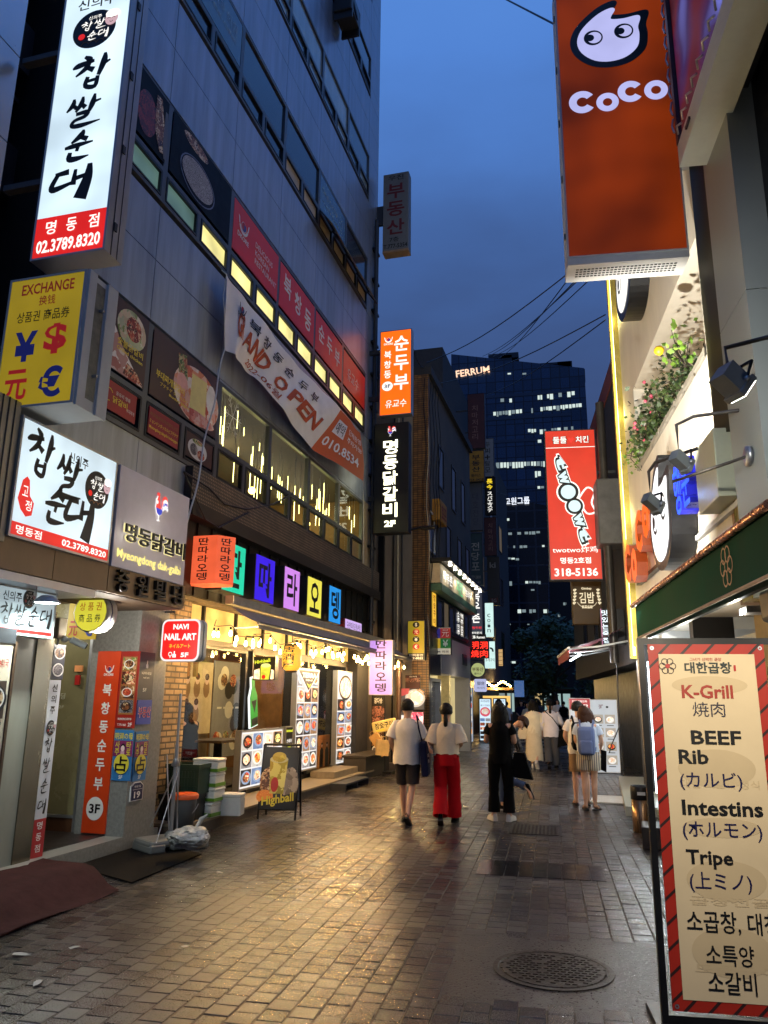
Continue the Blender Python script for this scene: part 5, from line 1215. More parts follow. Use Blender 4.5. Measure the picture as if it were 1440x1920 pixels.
t.text('Highball', w*.42, h*.78, h*.2, LIME, -.006, w*.72, .05, rot=.14); t.flat([(w*.36, h*.03), (w*.74, h*.03), (w*.82, h*.62), (w*.34, h*.6)], -.004, LEMON); t.disc(w*.58, h*.62, w*.22, h*.09, -.006, E('pale_lime_lit', (236, 240, 150), .9), 18); t.disc(w*.5, h*.14, w*.09, h*.09, -.008, REDF, 14); t.flat([(w*.04, h*.05), (w*.32, h*.04), (w*.3, h*.5), (w*.05, h*.42)], -.003, LF[3]); t.flat([(w*.8, h*.05), (w*.96, h*.05), (w*.96, h*.42), (w*.84, h*.46)], -.003, LF[3]); S.done('print')
b = MB(); NEON = E('neon_white', (240, 250, 255), 1.0); NG = E('neon_green_bottle', (60, 170, 66), .5, uneven=.3, scale=5); NBK = M('bottle_label_black', (20, 24, 22), .4)
q = on_wall((465, 1320), 'L', -5.62); r = thing('neon_bottle_sign', 'green bottle shaped lit sign leaning behind the shop glass', 'sign', wpos('L', q[0]-.05, -5.5, q[1]), RZ[('L', 'wall')])
bo = [(-.13, -.35), (.13, -.35), (.13, .12), (.05, .27), (.05, .42), (-.05, .42), (-.05, .27), (-.13, .12)]; an = .18; rt = lambda p: (p[0]*cos(an)-p[1]*sin(an), p[0]*sin(an)+p[1]*cos(an))
b.prism([rt((x*1.12, z*1.05)) for x, z in bo], 0, .03, NEON); part('rim', b, r); b = MB(); b.prism([rt(p) for p in bo], -.012, -.002, NG); part('face_panel', b, r); b = MB(); b.flat([rt(p) for p in [(-.12, -.34), (.12, -.34), (.12, -.22), (-.12, -.22)]], -.016, NBK); b.flat([rt(p) for p in [(-.1, .06), (.0, -.14), (.1, .06)]], -.016, NBK); part('label_print', b, r)
# inside the shop: posters on the back wall seen through the glass
for lab, s0, z0, w, h, cl, sd in (('pale film poster with people inside the shop, left of the grey food posters', 11.95, 1.0, 1.15, 1.25, (214, 200, 168), 0), ('grey poster of pancakes and soups inside the shop', 13.15, .55, 1.25, 1.75, (140, 142, 150), 1), ('dark red poster inside the shop above the grey food poster', 13.3, 2.32, .9, .45, (104, 30, 30), 2)):
    r = thing('wall_poster', lab, 'poster', wpos('L', s0, -6.9, z0), RZ[('L', 'wall')]); b = MB(); b.box(0, w, 0, .02, 0, h, M('wall_poster_%d' % sd, cl, .5, var=.15)); part('sheet', b, r); t = MB(); rn = random.Random(sd)
    if sd == 1:
        for k in range(9): t.disc(w*rn.uniform(.15, .9), h*rn.uniform(.15, .9), .17, .16, -.004-.001*k, BLIT if k % 2 else WPRINT, 16); 
        for k in range(6): t.disc(w*(.15+.15*k), h*(.2+.6*(k % 2)), .13, .12, -.016-.001*k, [FRED, FBRN, FGRN][k % 3], 16)
        for k in range(7): t.quad(w*.1+k*.25, w*.1+k*.25+.18, h*.5, h*.52, -.03, WPRINT)
    elif sd == 0:
        for k in range(5):
            x, z = w*(.2+.3*(k % 3)), h*(.75-.35*(k//3)); t.disc(x, z-.16, .12, .16, -.004, M('jacket_print', (150, 120, 90), .6), 12); t.disc(x, z, .075, .09, -.006, M('pale_print', (226, 200, 196), .5, var=0), 14); t.disc(x, z+.05, .08, .06, -.008, M('hair_print', (60, 40, 30), .6), 12)
    else: t.text('치맥', w*.5, h*.5, h*.4, WPRINT, -.004, w*.5, .03)
    part('print', t, r)
S = Sheet('door_panel_poster', 'small orange poster of two standing figures in black suits in the shop doorway', 'poster', [(597, 1378), (619, 1378), (596, 1444), (617, 1441)], 'L', 'wall', -5.75)
w, h = S.w, S.h; b = MB(); b.box(0, w, 0, .03, 0, h, M('orange_wood_print', (196, 130, 70), .5, var=.15)); part('board', b, S.root); t = S.t
for x in (.28, .72): t.flat([(w*(x-.13), h*.08), (w*(x+.13), h*.08), (w*(x+.15), h*.55), (w*(x+.05), h*.64), (w*(x-.05), h*.64), (w*(x-.15), h*.55)], -.004, BLIT); t.disc(w*x, h*.72, w*.07, h*.06, -.006, M('pale_print', (226, 200, 196), .5, var=0), 12); t.disc(w*x, h*.755, w*.075, h*.035, -.008, BLIT, 12)
S.done('print')
S = Sheet('lavender_blade_sign', 'lavender lit blade sign with vertical black letters under the awning end', 'sign', [(694, 1200), (738, 1200), (690, 1303), (735, 1304)], 'L', 'cross', 15.6)
S.lightbox(E('lavender_lit_sign', (214, 160, 240), .88, uneven=.12), M('cream_cabinet', (200, 186, 160), .4), .14, .015); w, h = S.w, S.h; S.t.vtext('딴따라오뎅', w*.5, h*1.02, h*.04, w*.46, M('plum_print', (50, 20, 44), .5, var=0), -.006, .05, .78); S.done()

# ================================================================== things standing by the shop
A, B = ground((483, 1536)), ground((553, 1538)); Cc, D = ground((507, 1528)), ground((572, 1532))
fm = (A+B)/2; ang = atan2((B-A).y, (B-A).x); wdt = (B-A).length
r = thing('pavement_board', 'black folding pavement board with a large yellow highball glass and the word Highball', 'A-frame board', fm, ang)
bk = .42; H = .98
def lean(x, z, y=0): f = z/H; return (x, f*bk*.5+y, z)
b = MB()
for x in (-wdt/2, wdt/2): b.tube([lean(x, 0), lean(x, H)], .016, BLACKM, 6); b.tube([(x*.96, bk, 0), (x*.96, bk*.5+.02, H)], .016, BLACKM, 6)
b.tube([lean(-wdt/2, H), lean(wdt/2, H)], .018, BLACKM, 6); b.tube([(-wdt/2, bk*.9, .2), (wdt/2, bk*.9, .2)], .012, BLACKM, 6); b.tube([lean(-wdt/2, .13), lean(wdt/2, .13)], .012, BLACKM, 6); part('frame', b, r)
t = MB(); w2 = wdt/2-.01; PB = M('photo_black', (22, 20, 18), .35, var=.2)
t.box(-w2, w2, 0, .012, .14, H-.01, PB)
yl = food('highball_print', [(150, 140, 30), (196, 186, 60), (224, 220, 130), (170, 150, 40)], 0, 9); 
t.disc(-w2*.55, .50, .14, .2, -.002, FBRN, 18); t.disc(w2*.62, .48, .12, .22, -.002, food('shell_print', [(60, 50, 44), (190, 180, 166), (110, 100, 90)], scale=12), 18); t.disc(-w2*.75, .30, .12, .09, -.003, food('orange_slice_print', [(220, 120, 30), (240, 160, 70)], scale=20), 18)
t.flat([(-w2*.5, .34), (w2*.28, .34), (w2*.42, .80), (-w2*.62, .80)], -.004, yl); t.disc(-w2*.1, .80, w2*.52, .05, -.006, M('glass_rim_print', (190, 190, 140), .3, var=.15), 22); t.disc(-w2*.1, .83, w2*.4, .07, -.008, yl, 20)
t.disc(-w2*.25, .46, .055, .1, -.010, M('red_seal_print', (176, 40, 24), .4, var=.2), 16)
t.flat([(-w2, .15), (w2, .15), (w2, .36), (-w2, .24)], -.009, BLIT); t.text('Highball', -.0, .255, .15, M('lemon_print', (236, 222, 70), .5, var=.05), -.012, w2*1.8, .03, rot=.16, skew=.1); t.text('Suntory Highball', w2*.35, .165, .022, WPRINT, -.006)
o = part('photo_panel', t, r); o.rotation_euler = (-atan2(bk*.5, H), 0, 0); o.location = (0, -.02, 0)
t = MB(); t.box(-w2, w2, 0, .01, .2, .9, WPRINT); o = part('rear_panel', t, r); o.location = (0, bk, 0); o.rotation_euler = (atan2(bk*.5, H), 0, 0)

FOAM = M('white_foam', (214, 214, 206), .75, var=.06, bump=.1, scale=20); GBAND = M('green_tape', (92, 140, 40), .4, var=.1)
fq = ground((393, 1534), .15); hz = .0
heights = [.22, .15, .22, .15]; z = .15; nms = ['lowest', 'second lowest', 'second highest', 'topmost']
for i in range(4):
    hh = .178; w = .34; dd = .28
    off = (-.02, .02, .0, .015)[i]
    r = thing('foam_box', 'white foam box with green tape, %s of the four stacked by the window' % nms[i], 'foam box', (fq.x-.12+off*.5, fq.y+.15, z), RZ[('L', 'cross')]+.05*(i-1.5), 'foam boxes stacked by the shop')
    b = MB(); b.bbox(-w/2, w/2, -dd/2, dd/2, 0, hh*.8, FOAM, .012); part('tub', b, r); b = MB(); b.bbox(-w/2-.006, w/2+.006, -dd/2-.006, dd/2+.006, hh*.8, hh-.002, FOAM, .012); part('lid', b, r)
    b = MB(); b.box(-w/2-.008, w/2+.008, -dd/2-.008, dd/2+.008, hh*(.08 if i % 2 == 0 else .1), hh*.32, GBAND); part('tape', b, r); z += hh
r = thing('foam_box', 'small plain white foam box beside the foot of the taped stack', 'foam box', (fq.x+.16, fq.y+.34, .15), RZ[('L', 'cross')]+.2, None)
b = MB(); b.bbox(-.13, .13, -.12, .12, 0, .22, FOAM, .012); part('tub', b, r); b = MB(); b.bbox(-.135, .135, -.125, .125, .22, .27, FOAM, .012); part('lid', b, r)
c = on_cross((313, 1432), 'L', 9.05); c2 = on_cross((370, 1490), 'L', 9.05)
CRG = M('dark_green_crate', (26, 52, 38), .45, var=.2)
def crate(name, label, loc, w, d, h, mat, rz=0):
    r = thing(name, label, 'crate', loc, RZ[('L', 'cross')]+rz); b = MB(); t_ = .018
    for x in (0, w-t_): b.box(x, x+t_, 0, d, 0, h, mat)
    for y in (0, d-t_): b.box(t_, w-t_, y, y+t_, 0, h, mat)
    b.box(t_, w-t_, t_, d-t_, 0, .02, mat); b.box(-.012, w+.012, -.012, 0, h-.05, h, mat); b.box(-.012, 0, 0, d, h-.05, h, mat); b.box(w, w+.012, 0, d, h-.05, h, mat); part('shell', b, r)
    b = MB()
    for k in range(9): b.box(.03+k*(w-.06)/9, .03+k*(w-.06)/9+.02, -.006, 0, .06, h-.08, mat)
    for k in range(3): b.box(.02, w-.02, -.010, -.006, .08+k*.1, .095+k*.1, mat)
    part('ribs', b, r); return r
crate('green_crate', 'dark green plastic crate on top of the black crate by the brick pier', wpos('L', 9.05, c[0], c2[1]), c2[0]-c[0], .36, c[1]-c2[1], CRG)
b0 = on_cross((296, 1500), 'L', 8.98)
crate('black_crate', 'black plastic crate under the green one, beside the grey bucket', wpos('L', 8.98, b0[0]+.02, .0), .44, .36, c2[1]-.004, M('black_crate', (24, 24, 26), .5, var=.15))
bq = on_cross((354, 1510), 'L', 8.85); z0, z1 = on_cross((354, 1545), 'L', 8.85)[1], on_cross((354, 1486), 'L', 8.85)[1]
r = thing('bucket', 'grey plastic bucket with an orange lid and wire handle', 'bucket', wpos('L', 8.7, bq[0]+.02, max(0, z0-.02)), RZ[('L', 'cross')])
hb = z1-z0; b = MB(); b.lathe([(.001, 0), (.115, 0), (.15, hb)], (0, 0, 0), M('grey_plastic', (88, 92, 96), .45, var=.1), 24); part('pail', b, r); b = MB(); b.lathe([(.162, hb-.03), (.165, hb+.01), (.15, hb+.03), (.12, hb+.028), (.001, hb+.03)], (0, 0, 0), M('orange_plastic', (220, 92, 36), .4, var=.08), 24); part('lid', b, r); b = MB(); b.tube([(.16*cos(a), .05-.12*sin(a), hb*.75-.16*sin(a)) for a in [pi*k/10 for k in range(11)]], .005, ALU, 5); part('handle', b, r)
GPL = M('grey_base_plastic', (104, 106, 104), .45, var=.12)
pb = ground((318, 1592)); r = thing('parasol_base', 'grey plastic parasol base holding a bare metal pole and two stays', 'parasol base', (pb.x, pb.y, .004), RZ[('L', 'wall')]-.55)
b = MB(); b.bbox(-.34, .34, -.2, .2, .05, .13, GPL, .03); b.bbox(-.34, -.16, -.22, .22, .0, .09, GPL, .02); b.bbox(.16, .36, -.22, .22, .0, .09, GPL, .02); b.bbox(-.1, .1, -.26, .26, .02, .10, GPL, .03); b.lathe([(.07, .12), (.06, .16), (.035, .19)], (0, 0, 0), GPL, 16); part('base', b, r)
b = MB(); b.tube([(0, 0, .1), (0, 0, 1.1)], .022, ALU, 10); b.tube([(0, 0, 1.1), (0, 0, 1.66)], .015, ALU, 10); b.lathe([(.025, .86), (.05, .87), (.022, .95)], (0, 0, 0), ALU, 12); part('pole', b, r)
b = MB()
for p, q in (((.05, .0, .85), (-.3, -.25, .12)), ((.1, .1, .95), (.12, .1, .12)), ((.1, .1, .9), (-.1, .3, .2))): b.tube([p, q], .007, ALU, 6)
part('stays', b, r)
pl = thing('metal_rods', 'two thin metal rods leaning against the black crate', 'rods', (pb.x-.22, pb.y+.42, 0), 0)
b = MB(); b.tube([(0, 0, 0), (-.16, .1, .95)], .008, ALU, 6); part('rod', b, pl); b = MB(); b.tube([(.1, 0, 0), (-.03, .12, .98)], .008, ALU, 6); part('rod', b, pl)
bm = bmesh.new(); bmesh.ops.create_icosphere(bm, subdivisions=4, radius=.17); rn = random.Random(2)
from mathutils import noise
for v in bm.verts:
    n = noise.noise(v.co*9)*.05+(.5-abs(noise.noise(v.co*17)))*.05-abs(noise.noise(v.co*34))*.03; v.co = v.co*(1+n*4); v.co.z *= .62; v.co.x *= 1.25
b = MB(); PLB = M('clear_plastic_bag', (170, 168, 160), .18, var=.45, scale=9, spec=.8); b.add(bm, PLB, False); bm.free(); b.tube([(.05, 0, .08), (.1, .02, .17), (.16, .0, .22)], [.02, .03, .012], PLB, 6)
bg = ground((352, 1585), .14); solo('plastic_bag', b, 'crumpled pale plastic bag lying on the grey parasol base', 'plastic bag', (bg.x, bg.y+.05, .21), .4)
def gpoly(name, pts, mat, label, cat, z=.012):
    P = [ground(p) for p in pts]; b = MB(); c = sum(P, Vector())/len(P)
    Q = [(p.x-c.x, p.y-c.y) for p in P]; b.face([(x, y, z) for x, y in Q], mat)
    for i in range(len(Q)): a, d = Q[i], Q[(i+1) % len(Q)]; b.face([(a[0], a[1], 0), (d[0], d[1], 0), (d[0], d[1], z), (a[0], a[1], z)], mat)
    return solo(name, b, label, cat, (c.x, c.y, .002))
MATB = tiles('rubber_mat', (26, 26, 26), (20, 20, 20), (6, 6, 6), .03, .03, .008, .6, .5, .8, 'xz')
mt = M('black_rubber', (14, 14, 15), .8, var=.3, scale=60, bump=.6, spec=.08)
gpoly('rubber_mat', [(129, 1624), (247, 1657), (378, 1603), (300, 1584), (231, 1590)], mt, 'black ribbed rubber mat in front of the entrance step', 'mat')
rg = thing('carpet_ramp', 'worn red brown carpet draped over a ramp in front of the entrance', 'carpet', wpos('L', 5.6, -4.5, 0), RZ[('L', 'wall')])
prof = [(.55, .17), (.4, .175), (.2, .18), (.02, .175), (-.1, .15), (-.2, .09), (-.28, .035), (-.36, .014), (-.42, .012)]
CARP = M('red_brown_carpet', (60, 36, 35), .9, var=.3, scale=7, bump=.5, spec=.05)
b = MB(); rows = []
for k in range(25):
    f = k/24
    rows.append([(-1.3+2.1*f-(.45*(1-1)+.0)+(.28*(y-.5)*0)+(-.0)+.35*max(0, y)*(f-.5)*0+(.22*(y)*f), -(-y), z+.012*sin(f*9+y*6)) for y, z in prof])
b.grid([[(x, y, z) for x, y, z in r_] for r_ in rows], CARP); b.grid([[(x, y, z-.014) for x, y, z in r_] for r_ in rows], CARP); part('carpet', b, rg)
b = MB(); b.box(-1.2, .7, .05, .5, 0, .15, M('ramp_wood', (70, 60, 50), .7, var=.3)); part('ramp', b, rg)
# steps, crates and bags at the shop's far end
DKW = M('weathered_dark_wood', (54, 46, 38), .6, var=.35, scale=5, stretch=(6, 1, 1))
c = on_wall((626, 1483), 'L', -4.82); r = thing('low_step', 'low dark metal step with a hollow front before the shop door', 'step', wpos('L', 13.95, -4.66, 0), RZ[('L', 'wall')]); b = MB(); b.box(0, 1.5, -.1, .3, .1, .13, DARKG); b.box(0, .05, -.1, .3, 0, .1, DARKG); b.box(.7, .75, -.1, .3, 0, .1, DARKG); b.box(1.45, 1.5, -.1, .3, 0, .1, DARKG); part('frame', b, r)
b = MB(); b.bbox(0, 1.5, 0, .5, 0, .27, M('step_concrete', (128, 116, 96)), .01); solo('concrete_block', b, 'concrete block step between the low metal step and the dark wooden box', 'step', wpos('L', 14.6, -5.0, 0), RZ[('L', 'wall')])
bx = thing('planter_box', 'dark wooden box seat past the shop steps with paper bags on it', 'box', wpos('L', 16.2, -4.86, 0), RZ[('L', 'wall')]); b = MB(); b.bbox(0, 1.9, 0, .5, 0, .42, DKW, .01); part('sides', b, bx); b = MB(); b.bbox(-.03, 1.93, -.03, .53, .42, .47, DKW, .01); part('lid', b, bx)
KRAFT = M('kraft_paper', (196, 150, 84), .7, var=.2, scale=5, bump=.2)
def bag(lab, loc, w, d, h, rx, ry, rz, m=KRAFT):
    r = thing('paper_bag', lab, 'bag', loc, rz); b = MB(); b.prism([(-w/2, 0), (w/2, 0), (w/2*1.05, h), (-w/2*1.05, h)], -d/2, d/2, m); o = part('paper', b, r); o.rotation_euler = (rx, ry, 0); b = MB(); b.tube([(-.05, -d/2, h), (-.04, -d/2, h+.07), (.04, -d/2, h+.07), (.05, -d/2, h)], .006, m, 5); o = part('handle', b, r); o.rotation_euler = (rx, ry, 0); return r
q = wpos('L', 16.9, -4.62, .47); bag('slanting orange brown paper bag on the dark wooden box', q, .2, .14, .5, .1, -.6, .1)
q = wpos('L', 16.5, -4.6, .47); bag('slumped pale brown paper bag beside the slanting one on the wooden box', q, .26, .16, .32, 0, .1, .4, M('pale_kraft', (214, 176, 110), .7, var=.2, bump=.2))
q = wpos('L', 18.3, -4.4, .0); b = MB(); b.prism([(-.1, 0), (.12, 0), (.16, .3), (0, .45), (-.08, .3)], -.1, .1, M('lime_bag', (140, 170, 30), .4, var=.2)); solo('lime_bag', b, 'lime green rubbish bag on the ground past the wooden box', 'bag', q, 0)
# boards in the gap before the next building
def board(lab, q, at, mat, fn, name='food_board', cat='board', lit=0):
    S = Sheet(name, lab, cat, q, 'L', 'cross', at); b = MB(); b.box(0, S.w, .004, .04, 0, S.h, BLACKM); part('frame', b, S.root); b = MB(); b.quad(.01, S.w-.01, .01, S.h-.01, 0, mat); part('panel', b, S.root); fn(S.t, S.w, S.h); S.done('print'); return S
MEAT = food('meat_print', [(50, 24, 18), (130, 72, 60), (176, 120, 104), (30, 18, 14)], 0, 20); MEATL = food('meat_lit', [(190, 60, 90), (236, 130, 160), (250, 220, 224)], .8, 14)
def f1(t, w, h):
    t.quad(w*.05, w*.95, h*.48, h*.82, -.004, MEAT); t.text('참다송', w*.5, h*.91, h*.09, WPRINT, -.004, w*.6, .02); t.quad(w*.05, w*.95, h*.2, h*.44, -.004, FBRN)
    for k in range(2): t.disc(w*(.27+.46*k), h*.12, w*.2, h*.08, -.006, WPRINT, 16); t.disc(w*(.27+.46*k), h*.12, w*.15, h*.055, -.008, FDRK, 16)
board('tall dark board of raw meat photos in the gap, left of the lit soup board', [(702, 1303), (727, 1303), (690, 1423), (716, 1423)], 18.4, M('board_black', (24, 20, 18), .5), f1)
def f2(t, w, h): t.quad(0, w, h*.5, h*.8, -.004, MEAT); t.text('갈비', w*.5, h*.9, h*.1, WPRINT, -.004, w*.5)
board('dark red board of meat photos high in the gap behind the soup board', [(760, 1265), (788, 1267), (760, 1292), (788, 1292)], 19.9, M('board_maroon', (70, 24, 24), .5), f2)
def f3(t, w, h):
    t.disc(w*.62, h*.55, w*.4, h*.42, -.004, E('bowl_lit', (200, 200, 196), .8), 28); t.disc(w*.62, h*.56, w*.33, h*.33, -.006, food('soup_lit', [(240, 236, 226), (190, 150, 130), (220, 210, 200)], .75, 9), 28); t.flat([(0, h*.6), (w*.35, h*.75), (w*.4, h), (0, h)], -.006, E('pink_red_lit', (200, 80, 80), .7)); t.stroke([(.7, .95, .04), (.98, .7, .04)], 0, 0, w, h, E('chopstick_lit', (220, 150, 90), .7), -.008); t.stroke([(.78, .98, .04), (.99, .82, .04)], 0, 0, w, h, E('chopstick_lit', (220, 150, 90), .7), -.008)
board('lit photo board of a white soup bowl, right above the man in the white shirt', [(749, 1291), (796, 1291), (750, 1332), (796, 1330)], 19.2, E('photo_bg_grey2', (90, 84, 80), .6), f3, 'soup_lightbox')
def f4(t, w, h): t.quad(w*.3, w*.97, h*.25, h*.95, -.004, MEATL); t.quad(0, w*.3, 0, h*.8, -.004, WM)
board('lit photo board of pink meat under the soup board', [(750, 1334), (795, 1333), (750, 1372), (795, 1372)], 19.2, E('photo_bg_grey2', (90, 84, 80), .6), f4, 'meat_lightbox')
q = on_cross((720, 1361), 'L', 17.6); r = thing('cardboard_sign', 'tilted cream board with black brush writing behind the man in the white shirt', 'sign', wpos('L', 17.6, q[0], q[1]), RZ[('L', 'cross')])
b = MB(); b.bbox(-.29, .29, 0, .08, -.13, .13, M('cream_board', (226, 206, 130), .6, var=.1), .03); o = part('board', b, r); o.rotation_euler = (0, -.22, 0); t = MB(); t.text('참숯구이', 0, .02, .13, BLIT, -.006, .44, .03); t.quad(-.2, .0, -.1, -.06, -.004, YPR); o = part('lettering', t, r); o.rotation_euler = (0, -.22, 0)
b = MB(); b.tube([(0, .05, -.1), (0, .1, -q[1])], .02, BLACKM, 6); b.box(-.2, .2, -.1, .3, -q[1], -q[1]+.05, BLACKM); part('stand', b, r)
b = MB(); b.tube([(0, 0, 0), (0, 0, 2.6)], .06, M('brown_post', (70, 50, 40), .5), 10); q = on_cross((748, 1300), 'L', 18.4)
solo('awning_post', b, 'brown round post under the far end of the awning', 'post', wpos('L', 18.4, q[0], 0), 0)
# ================================================================== the dark middle building on the left
MBD = thing('dark_concrete_building', 'dark concrete building with a brown tiled corner and a lit signboard, behind the office building', 'building', wpos('L', 20, -4.35, 0), RZ[('L', 'wall')])
DCON = M('dark_render', (78, 74, 68), .8, var=.35, scale=1.2, bump=.15); CONW = M('stained_concrete', (122, 112, 100), .8, var=.35, scale=.8, stretch=(1, 1, .4), bump=.15)
BTILE = tiles('brown_corner_tiles', (132, 92, 46), (104, 70, 34), (40, 30, 20), .12, .065, .008, .4, .0, .4, 'both')
b = MB(); b.box(0, 7.4, 0, 8, 3.42, 10.7, DCON); b.box(.9, 7.4, .5, 8, 0, 3.42, DCON); b.box(-.02, 7.45, -.12, 8, 10.7, 10.95, M('roof_edge', (40, 40, 42), .7)); part('wall', b, MBD)
b = MB(); b.box(-.03, 0, .0, .42, 0, 10.7, BTILE); b.box(-.03, .14, -.03, 0, 0, 10.7, BTILE); part('tiled_corner', b, MBD)
b = MB(); b.box(-.02, 0, .42, 7.9, 0, 10.1, CONW)
for k in range(3): b.tube([(-.06, .7+.12*k, 0), (-.06, .7+.12*k, 10)], .025, [DARKG, BEIGEM, BLACKM][k], 6)
b.box(-.12, -.02, 1.2, 1.35, 0, 6, BLACKM); part('side_wall', b, MBD)
def win(p, s0, s1, z0, z1, gl_, fr_=WFRAMED, y=0, name='window'):
    b = MB(); t = .05
    b.box(s0, s0+t, y-.03, y, z0, z1, fr_); b.box(s1-t, s1, y-.03, y, z0, z1, fr_); b.box(s0+t, s1-t, y-.03, y, z0, z0+t, fr_); b.box(s0+t, s1-t, y-.03, y, z1-t, z1, fr_)
    w = part(name, b, p); b = MB(); b.quad(s0+t, s1-t, z0+t, z1-t, y-.006, gl_); part('pane', b, w)
NGL = M('night_glass', (18, 22, 28), .1, var=.1, spec=.8)
for s, z0, z1 in ((1.5, 7.8, 9.1), (3.6, 7.6, 9.1), (5.4, 7.6, 9.1), (2.6, 5.6, 6.9), (4.6, 5.6, 6.9), (6.2, 5.6, 6.9)): win(MBD, s, s+.8, z0, z1, NGL)
win(MBD, .15, .9, 5.6, 6.75, NGL, WHITEM)
b = MB(); b.box(.2, 6.4, -.3, 0, 4.72, 5.25, M('lit_sign_board', (176, 160, 128), .5, var=.2, scale=4)); b.box(.1, 6.5, -.62, .0, 5.28, 5.38, BLACKM); b.box(.2, 6.4, -.34, -.0, 4.5, 4.7, M('green_canopy', (46, 84, 62), .5)); part('signboard', b, MBD)
b = MB(); b.text('목우촌', 1.3, 4.98, .3, WLET, -.306, 1.4, .03); b.text('치킨', 3.2, 4.98, .44, E('green_lit', (70, 190, 120), 1), -.306, 1.1, .05); b.text('프라자', 4.8, 4.98, .26, WLET, -.306, 1.1, .02); part('lettering', b, MBD)
bm_ = MB(); bm_.lathe([(.001, 0), (.05, 0), (.045, .04)], (0, 0, 0), E('spot_lens', (255, 246, 224), 18), 10); sp0 = bm_.mesh('spot_lamp')
for k in range(8):
    o = bpy.data.objects.new('spot_lamp', sp0); COL.objects.link(o); o.parent = MBD; o.location = (.5+k*.78, -.52, 5.22)
for k in range(4): lamp('signboard_spot', 'SPOT', wpos('L', 20.9+k*1.55, -3.82, 5.2), 16, (1, .93, .8), .06, wpos('L', 20.9+k*1.55, -4.1, 4.6), 120)
b = MB(); b.box(.25, 6.3, -.04, 0, 3.55, 4.5, BLACKM); part('window_band', b, MBD)
for k in range(6): win(MBD, .95+k*.9, 1.8+k*.9, 3.6, 4.45, [NGL, E('lit_curtain', (120, 104, 76), .4), NGL, NGL, E('lit_curtain', (120, 104, 76), .4), NGL][k], WFRAMED, -.045)
b = MB(); b.quad(.3, .8, 3.58, 4.48, -.06, E('amber_lit', (244, 190, 60), .95)); b.vtext('참숯구이', .55, 4.45, 3.6, .3, RPRINT, -.066, .03); part('amber_sign_panel', b, MBD)
b = MB(); b.vtext('맥주호프', 4.9, 4.4, 3.62, .5, WLET, -.07, .03); b.vtext('소주안주', 4.3, 4.4, 3.62, .4, WLET, -.07, .03); part('window_lettering', b, MBD)
LPAN = M('pale_ground_panel', (150, 148, 156), .45, .1, var=.08); b = MB(); b.box(1.6, 6.6, -.05, .45, 2.36, 3.42, LPAN); b.box(.2, 1.6, -.02, .45, 2.3, 3.42, BLACKM); part('ground_panel', b, MBD)
CRW = E('cream_lit_room', (236, 214, 150), .62, uneven=.1); b = MB(); b.box(1.6, 6.6, .46, .5, 0, 2.36, CRW); b.box(3.5, 3.7, .1, .46, 0, 2.36, M('cream_post', (200, 184, 140), .5)); b.box(6.4, 6.6, -.05, .46, 0, 2.36, LPAN); part('lit_doorway', b, MBD)
b = MB(); b.box(.3, .36, -.03, .2, 0, 2.2, ALU); b.box(1.5, 1.56, -.03, .2, 0, 2.2, ALU); b.box(.36, 1.5, -.03, .2, 2.12, 2.2, ALU)
for k in range(16): b.box(.36, 1.5, .12, .14, .05+k*.13, .16+k*.13, M('shutter_grey', (120, 122, 124), .45, .3))
part('shutter', b, MBD)
b = MB(); b.box(5.0, 5.8, -.08, -.05, 2.75, 3.1, BLACKM); part('dark_plate', b, MBD)
lamp('doorway_light', 'POINT', wpos('L', 23.5, -4.0, 2.0), 14, (1, .85, .55), .2)
b = MB(); P = [ground((806, 928)), ]; b.bbox(0, 1.0, -.25, 0, 0, .62, M('old_yellow_board', (170, 120, 40), .6, var=.3), .02); b.text('호프', .55, .31, .4, M('old_red_print', (130, 30, 30), .6), -.256, .7, .05)
solo('old_signboard', b, 'old unlit yellow and red signboard high on the dark concrete building', 'sign', wpos('L', 20.6, -4.37, 6.55), RZ[('L', 'wall')])
# street lamp on its arm
q = on_cross((806, 990), 'L', 19.2); r = thing('street_lamp', 'dark unlit street lamp on a short arm below the black blade sign', 'street lamp', wpos('L', 19.2, q[0], q[1]), RZ[('L', 'cross')])
b = MB(); b.bbox(-.28, .16, -.09, .09, -.03, .05, BLACKM, .025); part('lamp_head', b, r); b = MB(); b.tube([(-.25, 0, .02), (-.6, .03, -.04), (-.95, .05, -.1)], .028, BLACKM, 8); part('arm', b, r)
# hanging cables
cb = MB(); rn = random.Random(8)
for i in range(6):
    x = .2+.16*i; cb.tube([(x+.05*sin(k*.9+i), -.12-.05*i+.04*sin(k*1.7), 10.5-k*.75*(1 if i < 3 else .8)) for k in range(11)], .011, BEIGEM if i == 1 else BLACKM, 5)
solo('hanging_cables', cb, 'loose cables hanging down the brown tiled corner', 'cables', wpos('L', 19.6, -4.5, 0), RZ[('L', 'wall')])
